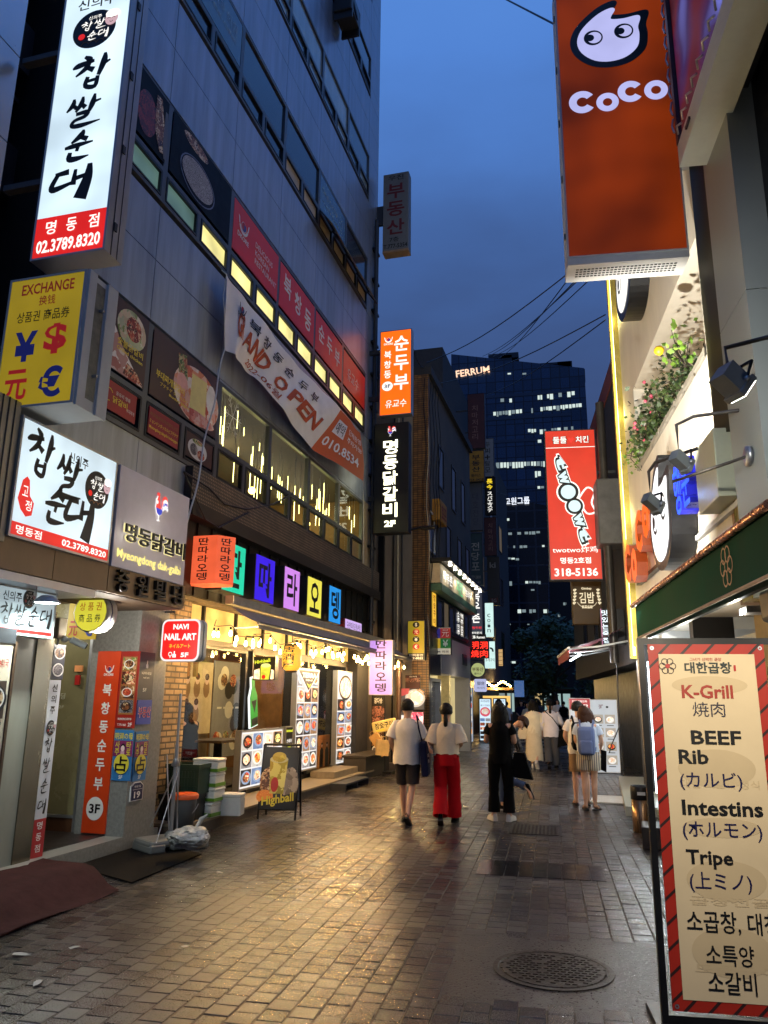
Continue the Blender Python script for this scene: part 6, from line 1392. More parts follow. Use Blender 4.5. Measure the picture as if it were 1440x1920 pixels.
# exchange blade signs
S = Sheet('exchange_blade_sign', 'narrow yellow blade sign with four currency discs, beyond the awning end', 'sign', [(764, 1164), (797, 1163), (764, 1238), (796, 1237)], 'L', 'cross', 18.8)
w, h = S.w, S.h; t = S.t; S.lightbox(E('yellow_blade_film', (190, 164, 40), .5), DARKG, .15, .015)
for i, (c, col) in enumerate((('$', BLIT), ('元', RPRINT), ('¥', BLIT), ('€', RPRINT))): t.disc(w*.5, h*(.89-.185*i), w*.2, h*.075, -.006, col, 18); t.text(c, w*.5, h*(.89-.185*i), h*.1, WPRINT, -.009, None, .02, maxw=w*.25)
t.quad(.01, w-.01, .01, h*.17, -.005, BLIT); t.text('한미환전', w*.5, h*.12, h*.06, WPRINT, -.008, w*.8); t.text('777-8822', w*.5, h*.045, h*.05, WPRINT, -.008, w*.8); S.done()
S = Sheet('exchange_square_sign', 'square exchange sign of four coloured quarters with currency symbols', 'sign', [(806, 1177), (846, 1176), (806, 1228), (845, 1227)], 'L', 'cross', 21.2)
w, h = S.w, S.h; t = S.t; S.lightbox(E('cream_sign_film', (206, 200, 180), .5), DARKG, .15, .012)
for i, (c, col) in enumerate((('$', E('q_blue', (44, 40, 120), .6)), ('元', E('q_red', (150, 34, 36), .6)), ('€', E('q_yellow', (196, 160, 40), .6)), ('¥', E('q_green', (30, 100, 50), .6)))):
    x, z = w*(.02+.48*(i % 2)), h*(.6-.37*(i//2)); t.quad(x, x+w*.48, z, z+h*.37, -.005, col); t.text(c, x+w*.24, z+h*.185, h*.26, WPRINT if i != 2 else BLIT, -.008, None, .03, maxw=w*.34)
t.text('HanMi 韓美', w*.5, h*.11, h*.09, M('plum_print', (50, 20, 44)), -.006, w*.8, .01); S.done()

# ================================================================== the buildings further down on the left, with their stacked blade signs
FB = thing('narrow_building', 'plain dark building hung with stacked blade signs, beyond the tiled corner', 'building', wpos('L', 28.2, -5.5, 0), RZ[('L', 'wall')])
b = MB(); zt_ = on_wall((870, 740), 'L', -5.5)[1]; b.box(0, 22, .0, 9, 2.6, zt_, M('far_wall_dark', (58, 56, 56), .8, var=.3)); b.box(0, 22, .8, 9, 0, 2.6, BLACKM); part('wall', b, FB)
for k in range(5):
    for j in range(3): win(FB, 1.2+k*4, 2.6+k*4, 4+j*3.2, 5.6+j*3.2, NGL if (k+j) % 3 else E('lit_curtain', (120, 104, 76), .4))
FB2 = thing('far_pale_building', 'pale grey building block seen above the dark concrete building', 'building', wpos('L', 29, -7.0, 0), RZ[('L', 'wall')])
b = MB(); zt_ = on_wall((850, 720), 'L', -5.5)[1]; b.box(0, 9, 1.6, 9, 8, zt_, M('pale_tower_wall', (104, 104, 104), .8, var=.2)); b.box(-.1, 9.1, 1.5, 9.1, zt_, zt_+.2, DARKG); part('wall', b, FB2); b = MB(); b.box(2, 3, 1.58, 1.6, zt_-2, zt_-1, NGL); part('window', b, FB2)
def blade_sign(lab, q, s, film, fn, body=BLACKM, dp=.2, name='blade_sign'):
    S = Sheet(name, lab, 'sign', q, 'L', 'cross', s); S.lightbox(film, body, dp, .015); fn(S.t, S.w, S.h); b = MB(); b.box(-.5, 0, .05, .1, S.h*.7, S.h*.72, DARKG); b.box(-.5, 0, .05, .1, S.h*.3, S.h*.32, DARKG); part('bracket', b, S.root); S.done(); return S
dimw = M('dim_white_print', (150, 150, 148), .6, var=.05)
def q4(x0, x1, y0, y1): return [(x0, y0), (x1, y0), (x0, y1), (x1, y1)]
def vt(s, mt, x=.5, a=.95, c=.05, w_=.5, bold=.03): return lambda t, w, h: t.vtext(s, w*x, h*a, h*c, w*w_, mt, -.006, bold, .8)
blade_sign('dark maroon unlit blade sign topmost of the stack, with pale vertical letters', q4(877, 909, 738, 841), 29.5, M('maroon_sign', (66, 26, 26), .5), vt('치마저고리', M('faint_pink_print', (130, 96, 90), .6, var=.05), .42, .8, .15, .34, .01))
blade_sign('mustard unlit estate blade sign with black letters, second of the stack', q4(877, 908, 845, 903), 29.5, M('mustard_sign', (150, 110, 26), .5), lambda t, w, h: (t.vtext('부동산', w*.5, h*.88, h*.3, w*.5, BLIT, -.006, .05, .85), t.text('플러스', w*.5, h*.2, h*.1, BLIT, -.006, w*.6, .03), t.text('754-0428', w*.5, h*.06, h*.08, BLIT, -.006, w*.9, .02)))
blade_sign('white unlit wig blade sign behind the mustard one', q4(906, 926, 822, 894), 33, M('dull_white_sign', (120, 126, 134), .5, var=.1), vt('두피+탈모', BLIT, .4, .92, .1, .5, .01))
blade_sign('faded grey blade sign with faint letters below the mustard one', q4(878, 905, 905, 995), 29.7, M('faded_grey_sign', (70, 76, 88), .5, var=.1), vt('대호전당', M('faint_blue_print', (52, 58, 76), .6, var=0), .5, .8, .1, .4, .01))
blade_sign('black spa blade sign with glowing yellow and white letters', q4(909, 930, 895, 965), 33, M('black_sign', (16, 14, 18), .4), lambda t, w, h: (t.vtext('長今', w*.45, h*.97, h*.66, w*.55, E('yellow_lit_letters', (250, 216, 50), 1.1), -.006, .04), t.vtext('スパエステ', w*.45, h*.62, h*.06, w*.44, WLET, -.006, .03)))
blade_sign('dim plum blade sign under the black spa sign', q4(908, 931, 970, 1042), 33.2, M('plum_sign', (62, 22, 40), .5), vt('치마저고리', M('faint_pink_print', (130, 96, 90)), .5, .86, .1, .34, .01))
blade_sign('dark teal pawnshop blade sign with grey letters', q4(878, 905, 1000, 1097), 29.8, M('teal_sign', (24, 56, 68), .5), lambda t, w, h: (t.vtext('전당포', w*.5, h*.84, h*.26, w*.56, dimw, -.006, .02, .8), t.text('777-2800', w*.5, h*.15, h*.06, dimw, -.006, w*.7), t.text('31841', w*.5, h*.05, h*.05, dimw, -.006, w*.6)))
blade_sign('charcoal blade sign with pale lower case letters ki', q4(914, 937, 1044, 1135), 34, M('charcoal_sign', (46, 48, 52), .5), lambda t, w, h: (t.text('ki', w*.45, h*.83, h*.12, dimw, -.006, w*.5, .03), t.quad(w*.2, w*.8, h*.05, h*.15, -.006, M('small_red_print', (90, 40, 44), .5, var=0)), t.text('5G', w*.5, h*.1, h*.07, dimw, -.009, w*.4)))
blade_sign('dark grey lit blade sign with large white brush letters over a red word', q4(880, 905, 1105, 1191), 28.6, E('slate_lit_film', (74, 78, 92), .5), lambda t, w, h: (t.vtext('목우촌', w*.5, h*.96, h*.26, w*.6, WLET, -.006, .05, .95), t.text('牧牛村', w*.55, h*.16, h*.06, E('red_lit_letters', (250, 50, 60), 1), -.006, w*.7, .03), t.text('예약문의', w*.5, h*.05, h*.05, WLET, -.006, w*.8, .03)))
blade_sign('white mint lit blade sign with grey curved letters behind the brush sign', q4(909, 926, 1130, 1195), 33.5, E('mint_lit_film', (206, 238, 232), .95, uneven=.1), lambda t, w, h: t.vtext('coin', w*.45, h*.7, h*.12, w*.36, M('grey_print', (120, 130, 134), .5, var=0), -.006, .0, .7))
blade_sign('white mint lit blade sign with a black shell drawing under the curved letter sign', q4(908, 929, 1202, 1254), 33.6, E('mint_lit_film', (206, 238, 232), .95), lambda t, w, h: (t.ring(w*.55, h*.65, w*.15, w*.3, -.006, BLIT, 9, -.4, 1.8), t.text('조개구이', w*.5, h*.32, h*.12, BLIT, -.006, w*.8)))
blade_sign('black and white neon blade with skewer words above the red neon', q4(880, 910, 1189, 1200), 28.2, M('black_sign', (16, 14, 18)), lambda t, w, h: t.text('焼鳥 Ramen', w*.5, h*.5, h*.6, WLET, -.006, w*.95, .04))
RNEON = E('red_neon', (255, 44, 30), 2.2)
blade_sign('red neon sign of four bold characters over the round green sign', q4(880, 916, 1202, 1234), 28.0, M('black_sign', (16, 14, 18)), lambda t, w, h: (t.text('明', w*.3, h*.75, h*.42, RNEON, -.02, w*.4, .0), t.text('洞', w*.76, h*.75, h*.42, RNEON, -.02, w*.4, .0), t.text('焼', w*.3, h*.26, h*.42, RNEON, -.02, w*.4, .0), t.text('肉', w*.76, h*.26, h*.42, RNEON, -.02, w*.4, .0)), name='neon_sign')
blade_sign('thin magenta lit strip sign beside the brush letter sign', q4(873, 878, 1141, 1201), 27.3, E('magenta_lit', (226, 70, 220), .9), lambda t, w, h: None)
blade_sign('small black blade with red and white neon signs at the magenta strip', q4(869, 876, 1204, 1260), 27.2, M('black_sign', (16, 14, 18)), lambda t, w, h: (t.vtext('焼肉', w*.5, h*.98, h*.55, w*.8, RNEON, -.01, .05), t.vtext('철판', w*.5, h*.48, h*.05, w*.8, WLET, -.01, .05)))
blade_sign('small amber lit lattice board far down on the left', q4(933, 943, 1217, 1249), 44, E('amber_lattice', (220, 180, 120), .7), lambda t, w, h: [t.quad(w*.1, w*.9, h*(.08+.23*k), h*(.1+.23*k), -.01, BLIT) for k in range(4)])
q = on_cross((896, 1256), 'L', 27.6); r = thing('round_estate_sign', 'round pale green sign with dark letters below the red neon', 'sign', wpos('L', 27.6, q[0], q[1]), RZ[('L', 'cross')])
b = MB(); b.lathe([(.001, .1), (.26, .1), (.26, 0), (.24, -.005)], (0, 0, 0), DARKG, 20, 'y'); part('drum', b, r); b = MB(); b.disc(0, 0, .24, .24, -.006, E('pale_green_lit', (190, 200, 130), .65), 20); b.text('부동산', 0, .02, .14, M('maroon_print', (96, 22, 24)), -.012, .4, .04); b.text('플러스', 0, -.13, .08, BLIT, -.012, .26, .02); part('face_panel', b, r)
S = Sheet('lavender_square_sign', 'small rounded lavender lit square sign under the round pale green one', 'sign', q4(889, 912, 1273, 1297), 'L', 'cross', 27.8); b = MB(); b.prism(rrect(0, S.w, 0, S.h, .06), 0, .1, E('lavender_white_lit', (190, 196, 236), .75)); part('face_panel', b, S.root); S.t.text('脚房', S.w*.55, S.h*.65, S.h*.3, M('navy_enamel', (30, 32, 72)), -.006, S.w*.6); S.t.text('마사지', S.w*.55, S.h*.3, S.h*.18, M('navy_enamel', (30, 32, 72)), -.006, S.w*.6); S.done()
for k, (q, s) in enumerate(((q4(898, 922, 1309, 1390), 31.8), (q4(925, 950, 1309, 1384), 32.2))):
    S = Sheet('lit_menu_stand', ['white lit menu stand with a red dish, nearest the printed photo strip', 'white lit menu stand with a red dish, nearest the far food stall'][k], 'menu board', q, 'L', 'cross', s, 'lit menu stands')
    S.lightbox(E('cool_white_film', (196, 220, 236), 1.15), BLACKM, .15, .04); w, h = S.w, S.h; t = S.t; rn = random.Random(k)
    t.text('우리집곱창', w*.5, h*.93, h*.05, M('navy_enamel', (30, 32, 72)), -.006, w*.7); t.text('불고기전문점', w*.5, h*.83, h*.04, M('navy_enamel', (30, 32, 72)), -.006, w*.7); t.disc(w*.5, h*.68, w*.4, h*.11, -.006, E('plate_red_lit', (230, 90, 110), .8), 18); t.disc(w*.5, h*.69, w*.28, h*.07, -.009, LF[3], 16)
    for i in range(2):
        for j in range(5): t.quad(w*(.1+.42*i), w*(.46+.42*i), h*(.06+.1*j), h*(.13+.1*j), -.006, rn.choice(LF+LB))
    bz = S.z0; b = MB(); b.box(0, w, 0, .3, -bz, 0, M('stand_white', (190, 194, 200), .4, var=.05)); part('pedestal', b, S.root); S.done('print')
# narrow frontage between: printed strip of photos
S = Sheet('photo_strip', 'tall narrow strip of small food photos on the wall left of the lit menu stands', 'menu board', [(872, 1290), (884, 1290), (870, 1390), (884, 1392)], 'L', 'cross', 27.5); S.w = max(S.w, .3); S.lightbox(E('pale_strip_film', (190, 200, 216), .6), BLACKM, .08, .01)
for j in range(8): S.t.quad(S.w*.12, S.w*.88, S.h*(.03+.12*j), S.h*(.12+.12*j), -.006, LF[j % 5] if j % 2 else LB[j % 5])
S.done('print')

# ================================================================== glass towers at the end of the street
def curtain(name, glass_c, grid_c, cw, ch, rough=.08):
    m = tiles(name, glass_c, tuple(int(v*.8) for v in glass_c), grid_c, cw, ch, .09, rough, 0, .2, 'xz'); return m
CT = curtain('tower_glass', (54, 82, 116), (26, 38, 56), 1.5, 1.9); CT2 = curtain('black_tower_glass', (24, 30, 42), (48, 54, 66), 1.7, 1.75)
LW = E('lit_office_strip', (222, 238, 226), .85); LW2 = E('lit_office_dim', (170, 190, 190), .45)
def tower_face(root, Y, px_poly, mat, name='curtain_wall', depth=14):
    P = [at_y(p, Y) for p in px_poly]; c = root.location; b = MB(); b.prism([(p.x-c.x, max(0, p.z)) for p in P], Y-c.y, Y-c.y+depth, M('tower_side', (40, 46, 56), .4, .3, var=.1), mat); part(name, b, root); return b
TA = thing('glass_office_tower', 'tall blue glass office tower with a slanted roof and orange lit letters', 'tower', (-4, 120, 0))
tower_face(TA, 120, [(1103, 1325), (1102, 797), (1096, 700), (1095, 690), (846, 664), (846, 740), (850, 1325)][::-1], CT)
def lit(root, Y, rows, seed, mats, name='lit_windows'):
    rn = random.Random(seed); c = root.location
    for (x0, x1, y, hpx, dens, tilt) in rows:
        x = x0
        while x < x1:
            wpx = rn.uniform(4, 9)
            if rn.random() < dens:
                yy = y+tilt*(x-x0); p = at_y((x, yy), Y); q = at_y((min(x1, x+wpx*.8), yy+hpx*rn.uniform(.6, 1)), Y); b = MB(); b.quad(p.x-c.x, q.x-c.x, q.z, p.z, Y-c.y-.12, rn.choice(mats)); part('lit_window', b, root)
            x += wpx
lit(TA, 120, [(1008, 1078, 742, 10, .7, -.12), (925, 960, 748, 8, .5, 0), (925, 1092, 773, 9, .75, -.1), (975, 992, 788, 6, .7, 0), (1012, 1075, 806, 9, .8, -.1), (990, 1005, 805, 7, .5, 0), (1000, 1015, 825, 6, .5, 0), (930, 1022, 868, 11, .96, -.03), (1003, 1016, 884, 12, .9, 0), (1000, 1020, 912, 5, .5, 0), (1065, 1092, 855, 5, .4, 0), (940, 1000, 700, 3, .2, 0)], 4, [LW, LW, LW2])
b = MB(); c = TA.location
for k in range(13): b.box(-10.3, 9.0, -.08, 0, 3+k*3.95, 3.5+k*3.95, M('floor_band', (50, 66, 88), .35, .3, var=.1))
part('floor_bands', b, TA); b = MB()
def pxbox(b, q, Y, mat, root, y0=0, y1=6):
    p = at_y((q[0], q[1]), Y); r_ = at_y((q[2], q[3]), Y); c = root.location; b.box(p.x-c.x, r_.x-c.x, Y-c.y+y0, Y-c.y+y1, r_.z-c.z, p.z-c.z, mat)
STL = M('roof_steel', (44, 50, 60), .5, .4)
for q in ((940, 664, 960, 690), (915, 662, 972, 667), (1000, 684, 1045, 702), (1045, 676, 1072, 706), (997, 680, 1073, 684), (1084, 690, 1098, 712)): pxbox(b, q, 121, STL, TA, .5, 6)
part('roof_plant', b, TA)
b = MB(); p = at_y((855, 700), 119.8); q = at_y((918, 694), 119.8); b.text('FERRUM', (p.x+q.x)/2-c.x, p.z-c.z-.0, 1.25, E('orange_white_letters', (255, 206, 170), 1.3), -.4, q.x-p.x, .02, rot=.085); part('lettering', b, TA)
TB = thing('black_office_tower', 'black glass office block with white letters along its top, before the blue tower', 'tower', (-2.5, 72, 0))
tower_face(TB, 72, [(1032, 1325), (1026, 948), (933, 930), (935, 1325)][::-1], CT2)
b = MB(); p = at_y((946, 941), 71.8); q = at_y((993, 938), 71.8); b.text('교원그룹', (p.x+q.x)/2-TB.location.x, (p.z+q.z)/2, .72, E('white_roof_letters', (240, 246, 255), 1.2), -.3, q.x-p.x, .03, rot=.02); b.text('N', at_y((934, 946), 71.8).x-TB.location.x, p.z-.1, .4, E('white_roof_letters', (240, 246, 255), 1.2), -.3, None, .03); part('lettering', b, TB)
lit(TB, 72, [(938, 975, 972, 5, .4, .06), (936, 1022, 1000, 6, .4, -.05), (940, 1022, 1024, 5, .55, -.02), (945, 975, 1045, 4, .4, .1), (950, 965, 1090, 8, .5, .1), (985, 1015, 1090, 6, .4, 0), (940, 1015, 1105, 3, .25, 0), (940, 1028, 1143, 8, .5, 0), (935, 1030, 1170, 3, .3, 0), (935, 1000, 1195, 6, .5, .05), (938, 990, 1240, 4, .3, 0)], 9, [LW2, LW2, LW])
b = MB(); p = at_y((1026, 960), 74); tower_mat = M('tower_side', (40, 46, 56))
TC = thing('dark_block', 'dark low rise block right of the black office tower, behind the tree', 'building', (3, 84, 0)); tower_face(TC, 84, [(1150, 1325), (1150, 1010), (1030, 1010), (1030, 1325)][::-1], M('dark_block_wall', (24, 27, 34), .5, var=.2)); lit(TC, 84, [(1050, 1066, 1020, 4, .4, 0), (1056, 1062, 1130, 5, .9, 0), (1046, 1060, 1152, 5, .5, 0)], 3, [LW2])
# ================================================================== tree at the end
BARK = M('bark', (52, 44, 36), .9, var=.3, bump=.4, scale=12)
def leafmat(name, c1, c2):
    m, t, b = newmat(name); oi = t.nodes.new('ShaderNodeTexCoord'); n = t.nodes.new('ShaderNodeTexNoise'); n.inputs['Scale'].default_value = 1.2; t.links.new(oi.outputs['Object'], n.inputs['Vector']); r = t.nodes.new('ShaderNodeValToRGB'); r.color_ramp.elements[0].position = .35; r.color_ramp.elements[1].position = .65; r.color_ramp.elements[0].color = (*lin(c1), 1); r.color_ramp.elements[1].color = (*lin(c2), 1); t.links.new(n.outputs[0], r.inputs[0]); t.links.new(r.outputs[0], b.inputs['Base Color']); set_in(b, 'Roughness', .55); return m
LEAF = leafmat('tree_leaf', (36, 54, 30), (62, 84, 44))
def tree(label, x, y, h, R, seed, n=2600):
    rn = random.Random(seed); r = thing('street_tree', label, 'tree', (x, y, 0)); b = MB(); b.tube([(0, 0, 0), (.1, 0, h*.2), (0, .1, h*.45), (.1, 0, h*.7)], [.28, .22, .16, .06], BARK, 8); cl = []
    for k in range(16):
        a = rn.uniform(0, 6.28); rr = R*rn.uniform(.25, .85); z = h*rn.uniform(.32, .9); e = (rr*cos(a), rr*sin(a), z); b.tube([(0, 0, h*rn.uniform(.25, .5)), (e[0]*.5, e[1]*.5, z*.85), e], [.1, .06, .02], BARK, 5); cl.append((e, R*rn.uniform(.22, .42)))
    cl.append(((0, 0, h*.85), R*.4)); part('trunk', b, r); b = MB()
    for _ in range(n):
        c, q = rn.choice(cl); d = Vector((rn.gauss(0, 1), rn.gauss(0, 1), rn.gauss(0, .8))).normalized()*q*rn.random()**.4; p = Vector(c)+d; s = rn.uniform(.12, .26); u = Vector((rn.gauss(0, 1), rn.gauss(0, 1), rn.gauss(0, .6))).normalized(); v = u.orthogonal().normalized()
        b.face([p-u*s, p+v*s*.5, p+u*s, p-v*s*.5], LEAF)
    part('crown', b, r)
tree('large dark street tree at the end of the street, below the glass towers', .2, 52, 7.2, 3.2, 1, 5200); tree('smaller dark street tree right of the large one, behind the red topped menu board', 3.8, 46, 5.2, 2.2, 2, 2600)
# ================================================================== stalls at the end of the street
FE = thing('far_shopfront', 'lit green roofed shopfront at the far end of the street behind the crowd', 'shopfront', (-1.6, 58, 0))
b = MB(); b.box(-3, 3.2, 0, 3, 0, 2.6, M('far_shop_wall', (60, 66, 62), .6)); b.box(-3.2, 3.4, -.6, 0, 2.45, 2.62, M('far_green_roof', (40, 90, 70), .5)); part('wall', b, FE); b = MB(); rn = random.Random(4)
for k in range(9): b.quad(-2.8+k*.66, -2.3+k*.66, .9, 2.2, -.02, rn.choice([E('far_lit_cool', (170, 200, 196), .7), E('far_lit_warm', (230, 200, 140), .6), LW2, M('far_shop_dark', (30, 34, 34), .6)]))
part('lit_windows', b, FE)
b = MB(); b.box(0, 1.6, 0, .8, 0, .95, WOODD); b.box(-.1, 1.7, -.3, 1, 2.2, 2.32, M('stall_canvas', (120, 90, 50), .7)); b.box(0, .05, 0, .05, 0, 2.2, BLACKM); b.box(1.55, 1.6, 0, .05, 0, 2.2, BLACKM); b.quad(.05, 1.5, .95, 1.9, .5, E('stall_glow', (250, 200, 110), .8)); q = ground((956, 1385)); r = solo('food_stall', b, 'small food stall with warm light beyond the lit menu stands', 'stall', (-3.6, 42, 0)); 
b = MB(); 
for k in range(14): b.ball((.12*k, .06*sin(k*2), 2.25+.12*sin(k*.8)), .05, BULB, 6)
solo('stall_bulbs', b, 'row of warm bulbs over the far food stall', 'string lights', (-3.6, 41.6, .25)); lamp('stall_light', 'POINT', (-2.8, 41.5, 2.2), 40, (1, .8, .45), .2)
b = MB(); b.box(0, .6, 0, .05, 0, 1.0, E('far_blue_banner', (70, 120, 190), .5)); solo('blue_banner', b, 'small blue banner hanging above the crowd at the far end', 'banner', (-2.2, 50, 1.9))
# overhead cables
cb = thing('overhead_cables', 'bundle of black cables crossing the street under the sky', 'cables', (0, 24, 10))
for i, (p, q, y0, y1) in enumerate((((800, 680), (1075, 505), 24, 14), ((905, 668), (1090, 520), 40, 15), ((915, 668), (1080, 525), 40, 15), ((925, 668), (1110, 520), 40, 15), ((935, 672), (1068, 520), 40, 15), ((820, 720), (1135, 590), 24, 15), ((900, 745), (1135, 600), 33, 15), ((770, 640), (800, 690), 18, 21), ((875, 880), (960, 930), 30, 40))):
    A = at_y(p, y0); Bq = at_y(q, y1); b = MB(); b.tube([A.lerp(Bq, k/10)-Vector((0, 24, 10+.25*sin(pi*k/10))) for k in range(11)], .014, BLACKM, 5); part('cable', b, cb)
b = MB(); A, Bq = at_y((940, -6), 12), at_y((1045, 48), 9); b.tube([A-Vector((0, 24, 10)), Bq-Vector((0, 24, 10))], .016, BLACKM, 5); part('cable', b, cb)
# ================================================================== cream tea house on the right
CREAM = M('cream_render', (214, 206, 190), .65, var=.1, scale=2.5, stretch=(1, 1, .3), bump=.05)
RW = lambda s, d, z: wpos('R', s, d, z)
CO = thing('tea_house_building', 'cream tea house facade with a planted balcony and yellow light strips', 'building', RW(11.5, 2.4, 0), RZ[('R', 'wall')])
XR = lambda s: 11.5-s     # local x runs back towards the camera
b = MB(); s0, s1 = 8.3, 14.95; o0, o1 = 8.65, 13.35; z0, z1, za, zb = 2.7, 15.0, 5.52, 7.07
b.box(XR(s1), XR(s0), 0, .25, z0, za, CREAM); b.box(XR(s1), XR(s0), 0, .25, zb, z1, CREAM); b.box(XR(s1), XR(o1), 0, .25, za, zb, CREAM); b.box(XR(o0), XR(s0), 0, .25, za, zb, CREAM)
b.box(XR(s1), XR(s0), .25, 6, z0, z0+.2, CREAM); part('wall', b, CO)
b = MB(); b.box(XR(o1), XR(o0), .25, 1.5, za-.25, za-.05, CREAM); b.box(XR(o1), XR(o0), .25, 1.5, zb, zb+.1, CREAM); b.box(XR(o1)-.1, XR(o1), .25, 1.5, za-.25, zb, CREAM); b.box(XR(o0), XR(o0)+.1, .25, 1.5, za-.25, zb, CREAM); b.box(XR(o1), XR(o0), 1.5, 1.6, za-.25, zb, M('balcony_back', (176, 164, 150), .7, var=.15))
b.box(XR(11.4), XR(10.2), 1.44, 1.5, za-.05, 6.75, M('balcony_door', (120, 84, 60), .5)); part('balcony', b, CO)
b = MB(); RAILM = M('rail_stone', (150, 144, 132), .5, var=.15); b.box(XR(o1), XR(o0), -.03, .0, za+.03, za+.10, RAILM); b.box(XR(o1), XR(o0), .0, .05, za+.02, za+.055, RAILM)
for k in range(9): b.box(XR(o1-.3-k*.55)-.03, XR(o1-.3-k*.55)+.03, -.035, -.03, za-.02, za+.11, RAILM)
part('rail', b, CO)
YST = E('yellow_light_strip', (255, 236, 150), 7); 
for q in ((XR(14.75)-.12, XR(14.75)+.02, -.12, 0, 2.4, 11), (XR(8.45), XR(8.45)+.14, -.1, 0, 7.9, 14), (XR(14.5)-.02, XR(14.5)+.02, -.1, 0, 2.6, 11)): b = MB(); b.box(*q, M('strip_channel', (200, 180, 90), .4, .3)); part('strip_channel', b, CO)
b = MB(); b.tube([(XR(14.62), -.07, 2.45), (XR(14.62), -.07, 4.0)], .022, YST, 8); b.tube([(XR(14.62), -.07, 4.6), (XR(14.62), -.07, 10.9)], .022, YST, 8); part('light_strip', b, CO)
b = MB(); b.tube([(XR(8.43), -.03, 8.05), (XR(8.43), -.03, 13.6)], .016, E('yellow_light_strip_soft', (250, 240, 140), 3.2), 8); part('light_strip', b, CO)
for z in (3.2, 5, 7, 9): lamp('yellow_strip_glow', 'POINT', RW(14.45, 2.22, z), 5, (1, .85, .3), .1)
for z in (9, 11): lamp('yellow_strip_glow', 'POINT', RW(8.55, 2.25, z), 3, (1, .88, .3), .1)
b = MB(); b.box(XR(s1), XR(s1)+.3, -.0, .5, 0, z0, DARKG); b.box(XR(12.6), XR(12.4), 0, .5, 0, z0, WHITEM); b.box(XR(10.6), XR(10.4), 0, .5, 0, z0, BLACKM); b.box(XR(s1), XR(5), .9, 1.0, 0, z0, M('shop_inner_wall', (190, 186, 176), .6, var=.15)); b.box(XR(s1), XR(10.4), .5, .9, 2.55, z0, WHITEM); part('ground_floor', b, CO)
for s in (14.4, 13.7, 12.9): b = MB(); b.box(XR(s)-.02, XR(s)+.02, -.02, .02, .2, 2.3, E('cool_tube', (230, 244, 250), 5)); part('cool_tube', b, CO)
b = MB(); b.box(XR(14.9), XR(11.0), -.25, .5, .0, .12, M('step_marble', (170, 168, 150), .35, var=.2)); part('step', b, CO)
b = MB(); b.box(XR(12.3), XR(11.0), .3, .34, .2, 2.4, E('white_shop_panel', (190, 204, 214), .6, uneven=.2)); part('lit_panel', b, CO)
for s in (13.5, 11.6): lamp('tea_house_front_light', 'POINT', RW(s, 2.05, 2.1), 26, (.86, .94, 1), .15)
# round logo drum high on the wall
def drop(r, n=40):
    P = []
    for k in range(n):
        a = 2*pi*k/n; rr = 1.0
        P.append((r*rr*cos(a)*1.05, r*rr*sin(a)*.92))
    return P
DROP = [(-.92, -.18), (-.8, -.55), (-.45, -.86), (0, -.95), (.45, -.84), (.78, -.52), (.86, -.1), (.84, .2), (.92, .5), (.84, .62), (.45, .56), (.12, .58), (.1, .68), (.22, .92), (.1, 1.0), (-.25, .84), (-.62, .5), (-.84, .18)]
def sc(P, k, cx, cz, kx=1): return [(cx+x*k*kx, cz+z*k) for x, z in P]
def smooth(P):
    Q = []
    n = len(P)
    for i in range(n):
        a, b_, c, d = P[(i-1) % n], P[i], P[(i+1) % n], P[(i+2) % n]
        for k in range(4):
            t = k/4; Q.append(tuple(.5*(2*b_[j]+(c[j]-a[j])*t+(2*a[j]-5*b_[j]+4*c[j]-d[j])*t*t+(3*b_[j]-a[j]-3*c[j]+d[j])*t**3) for j in (0, 1)))
    return Q
DR = smooth(DROP)
def drop_mark(mb, cx, cz, k, y, white, dark, kx=1, eye=True, rim=True):
    if rim: mb.flat(sc(DR, k*1.0, cx, cz, kx), y, dark)
    mb.flat(sc(DR, k*.80, cx-.02*k, cz-.02*k, kx), y-.003, white)
    if eye:
        for ex, ez in ((-.38, .1), (.32, .2)):
            mb.disc(cx+ex*k*kx, cz+ez*k-.15*k, .22*k*kx, .22*k, y-.006, dark, 22); mb.disc(cx+(ex+.02)*k*kx, cz+(ez-.15)*k, .165*k*kx, .165*k, y-.008, white, 20); mb.disc(cx+(ex-.08)*k*kx, cz+(ez-.15)*k, .1*k*kx, .1*k, y-.010, dark, 16)
r = thing('round_logo_drum', 'black and white drop shaped logo box high on the cream wall above the balcony', 'sign', RW(11.9, 2.4, 8.6), RZ[('R', 'wall')])
b = MB(); b.prism(sc(DR, .85, 0, 0), -.3, 0, BLACKM); part('cabinet', b, r); b = MB(); drop_mark(b, 0, 0, .85, -.304, WLET, BLACK, 1, True, False); part('face_panel', b, r)
# tall orange blade sign
OFD = E('deep_orange_film', (204, 74, 4), .25, base=.04, rough=.7, uneven=.75, scale=.7)
S = Sheet('tea_blade_sign', 'very large dark orange blade sign with a drop shaped face logo and the word CoCo', 'sign', [(1037, 0), (1250, 0), (1067, 487), (1290, 465)], 'R', 'cross', 8.05); S.h += .35
S.lightbox(OFD, WHITEM, .34, .02); w, h = S.w, S.h; t = S.t
LILF = E('lilac_white_film', (190, 192, 244), .85, uneven=.08)
drop_mark(t, w*.48, h*.775, w*.38, -.006, LILF, M('soot_film', (34, 36, 46), .4, var=.1), 1.03)
for c, x, z, q in (('C', .2, .535, .118), ('o', .42, .526, .098), ('C', .625, .556, .112), ('o', .845, .552, .102)): t.ring(w*x, h*z, w*q*.42, w*q, -.006, LILF, 40, *((.62, 2*pi-.62) if c == 'C' else (0, 2*pi)))
b = MB(); b.box(0, w, -.0, .38, -.09, 0, WHITEM)
for i in range(26):
    for j in range(4): b.box(.1+i*(w-.2)/26, .1+(i+.7)*(w-.2)/26, .1+j*.05, .12+j*.05, -.094, -.09, BLACKM)
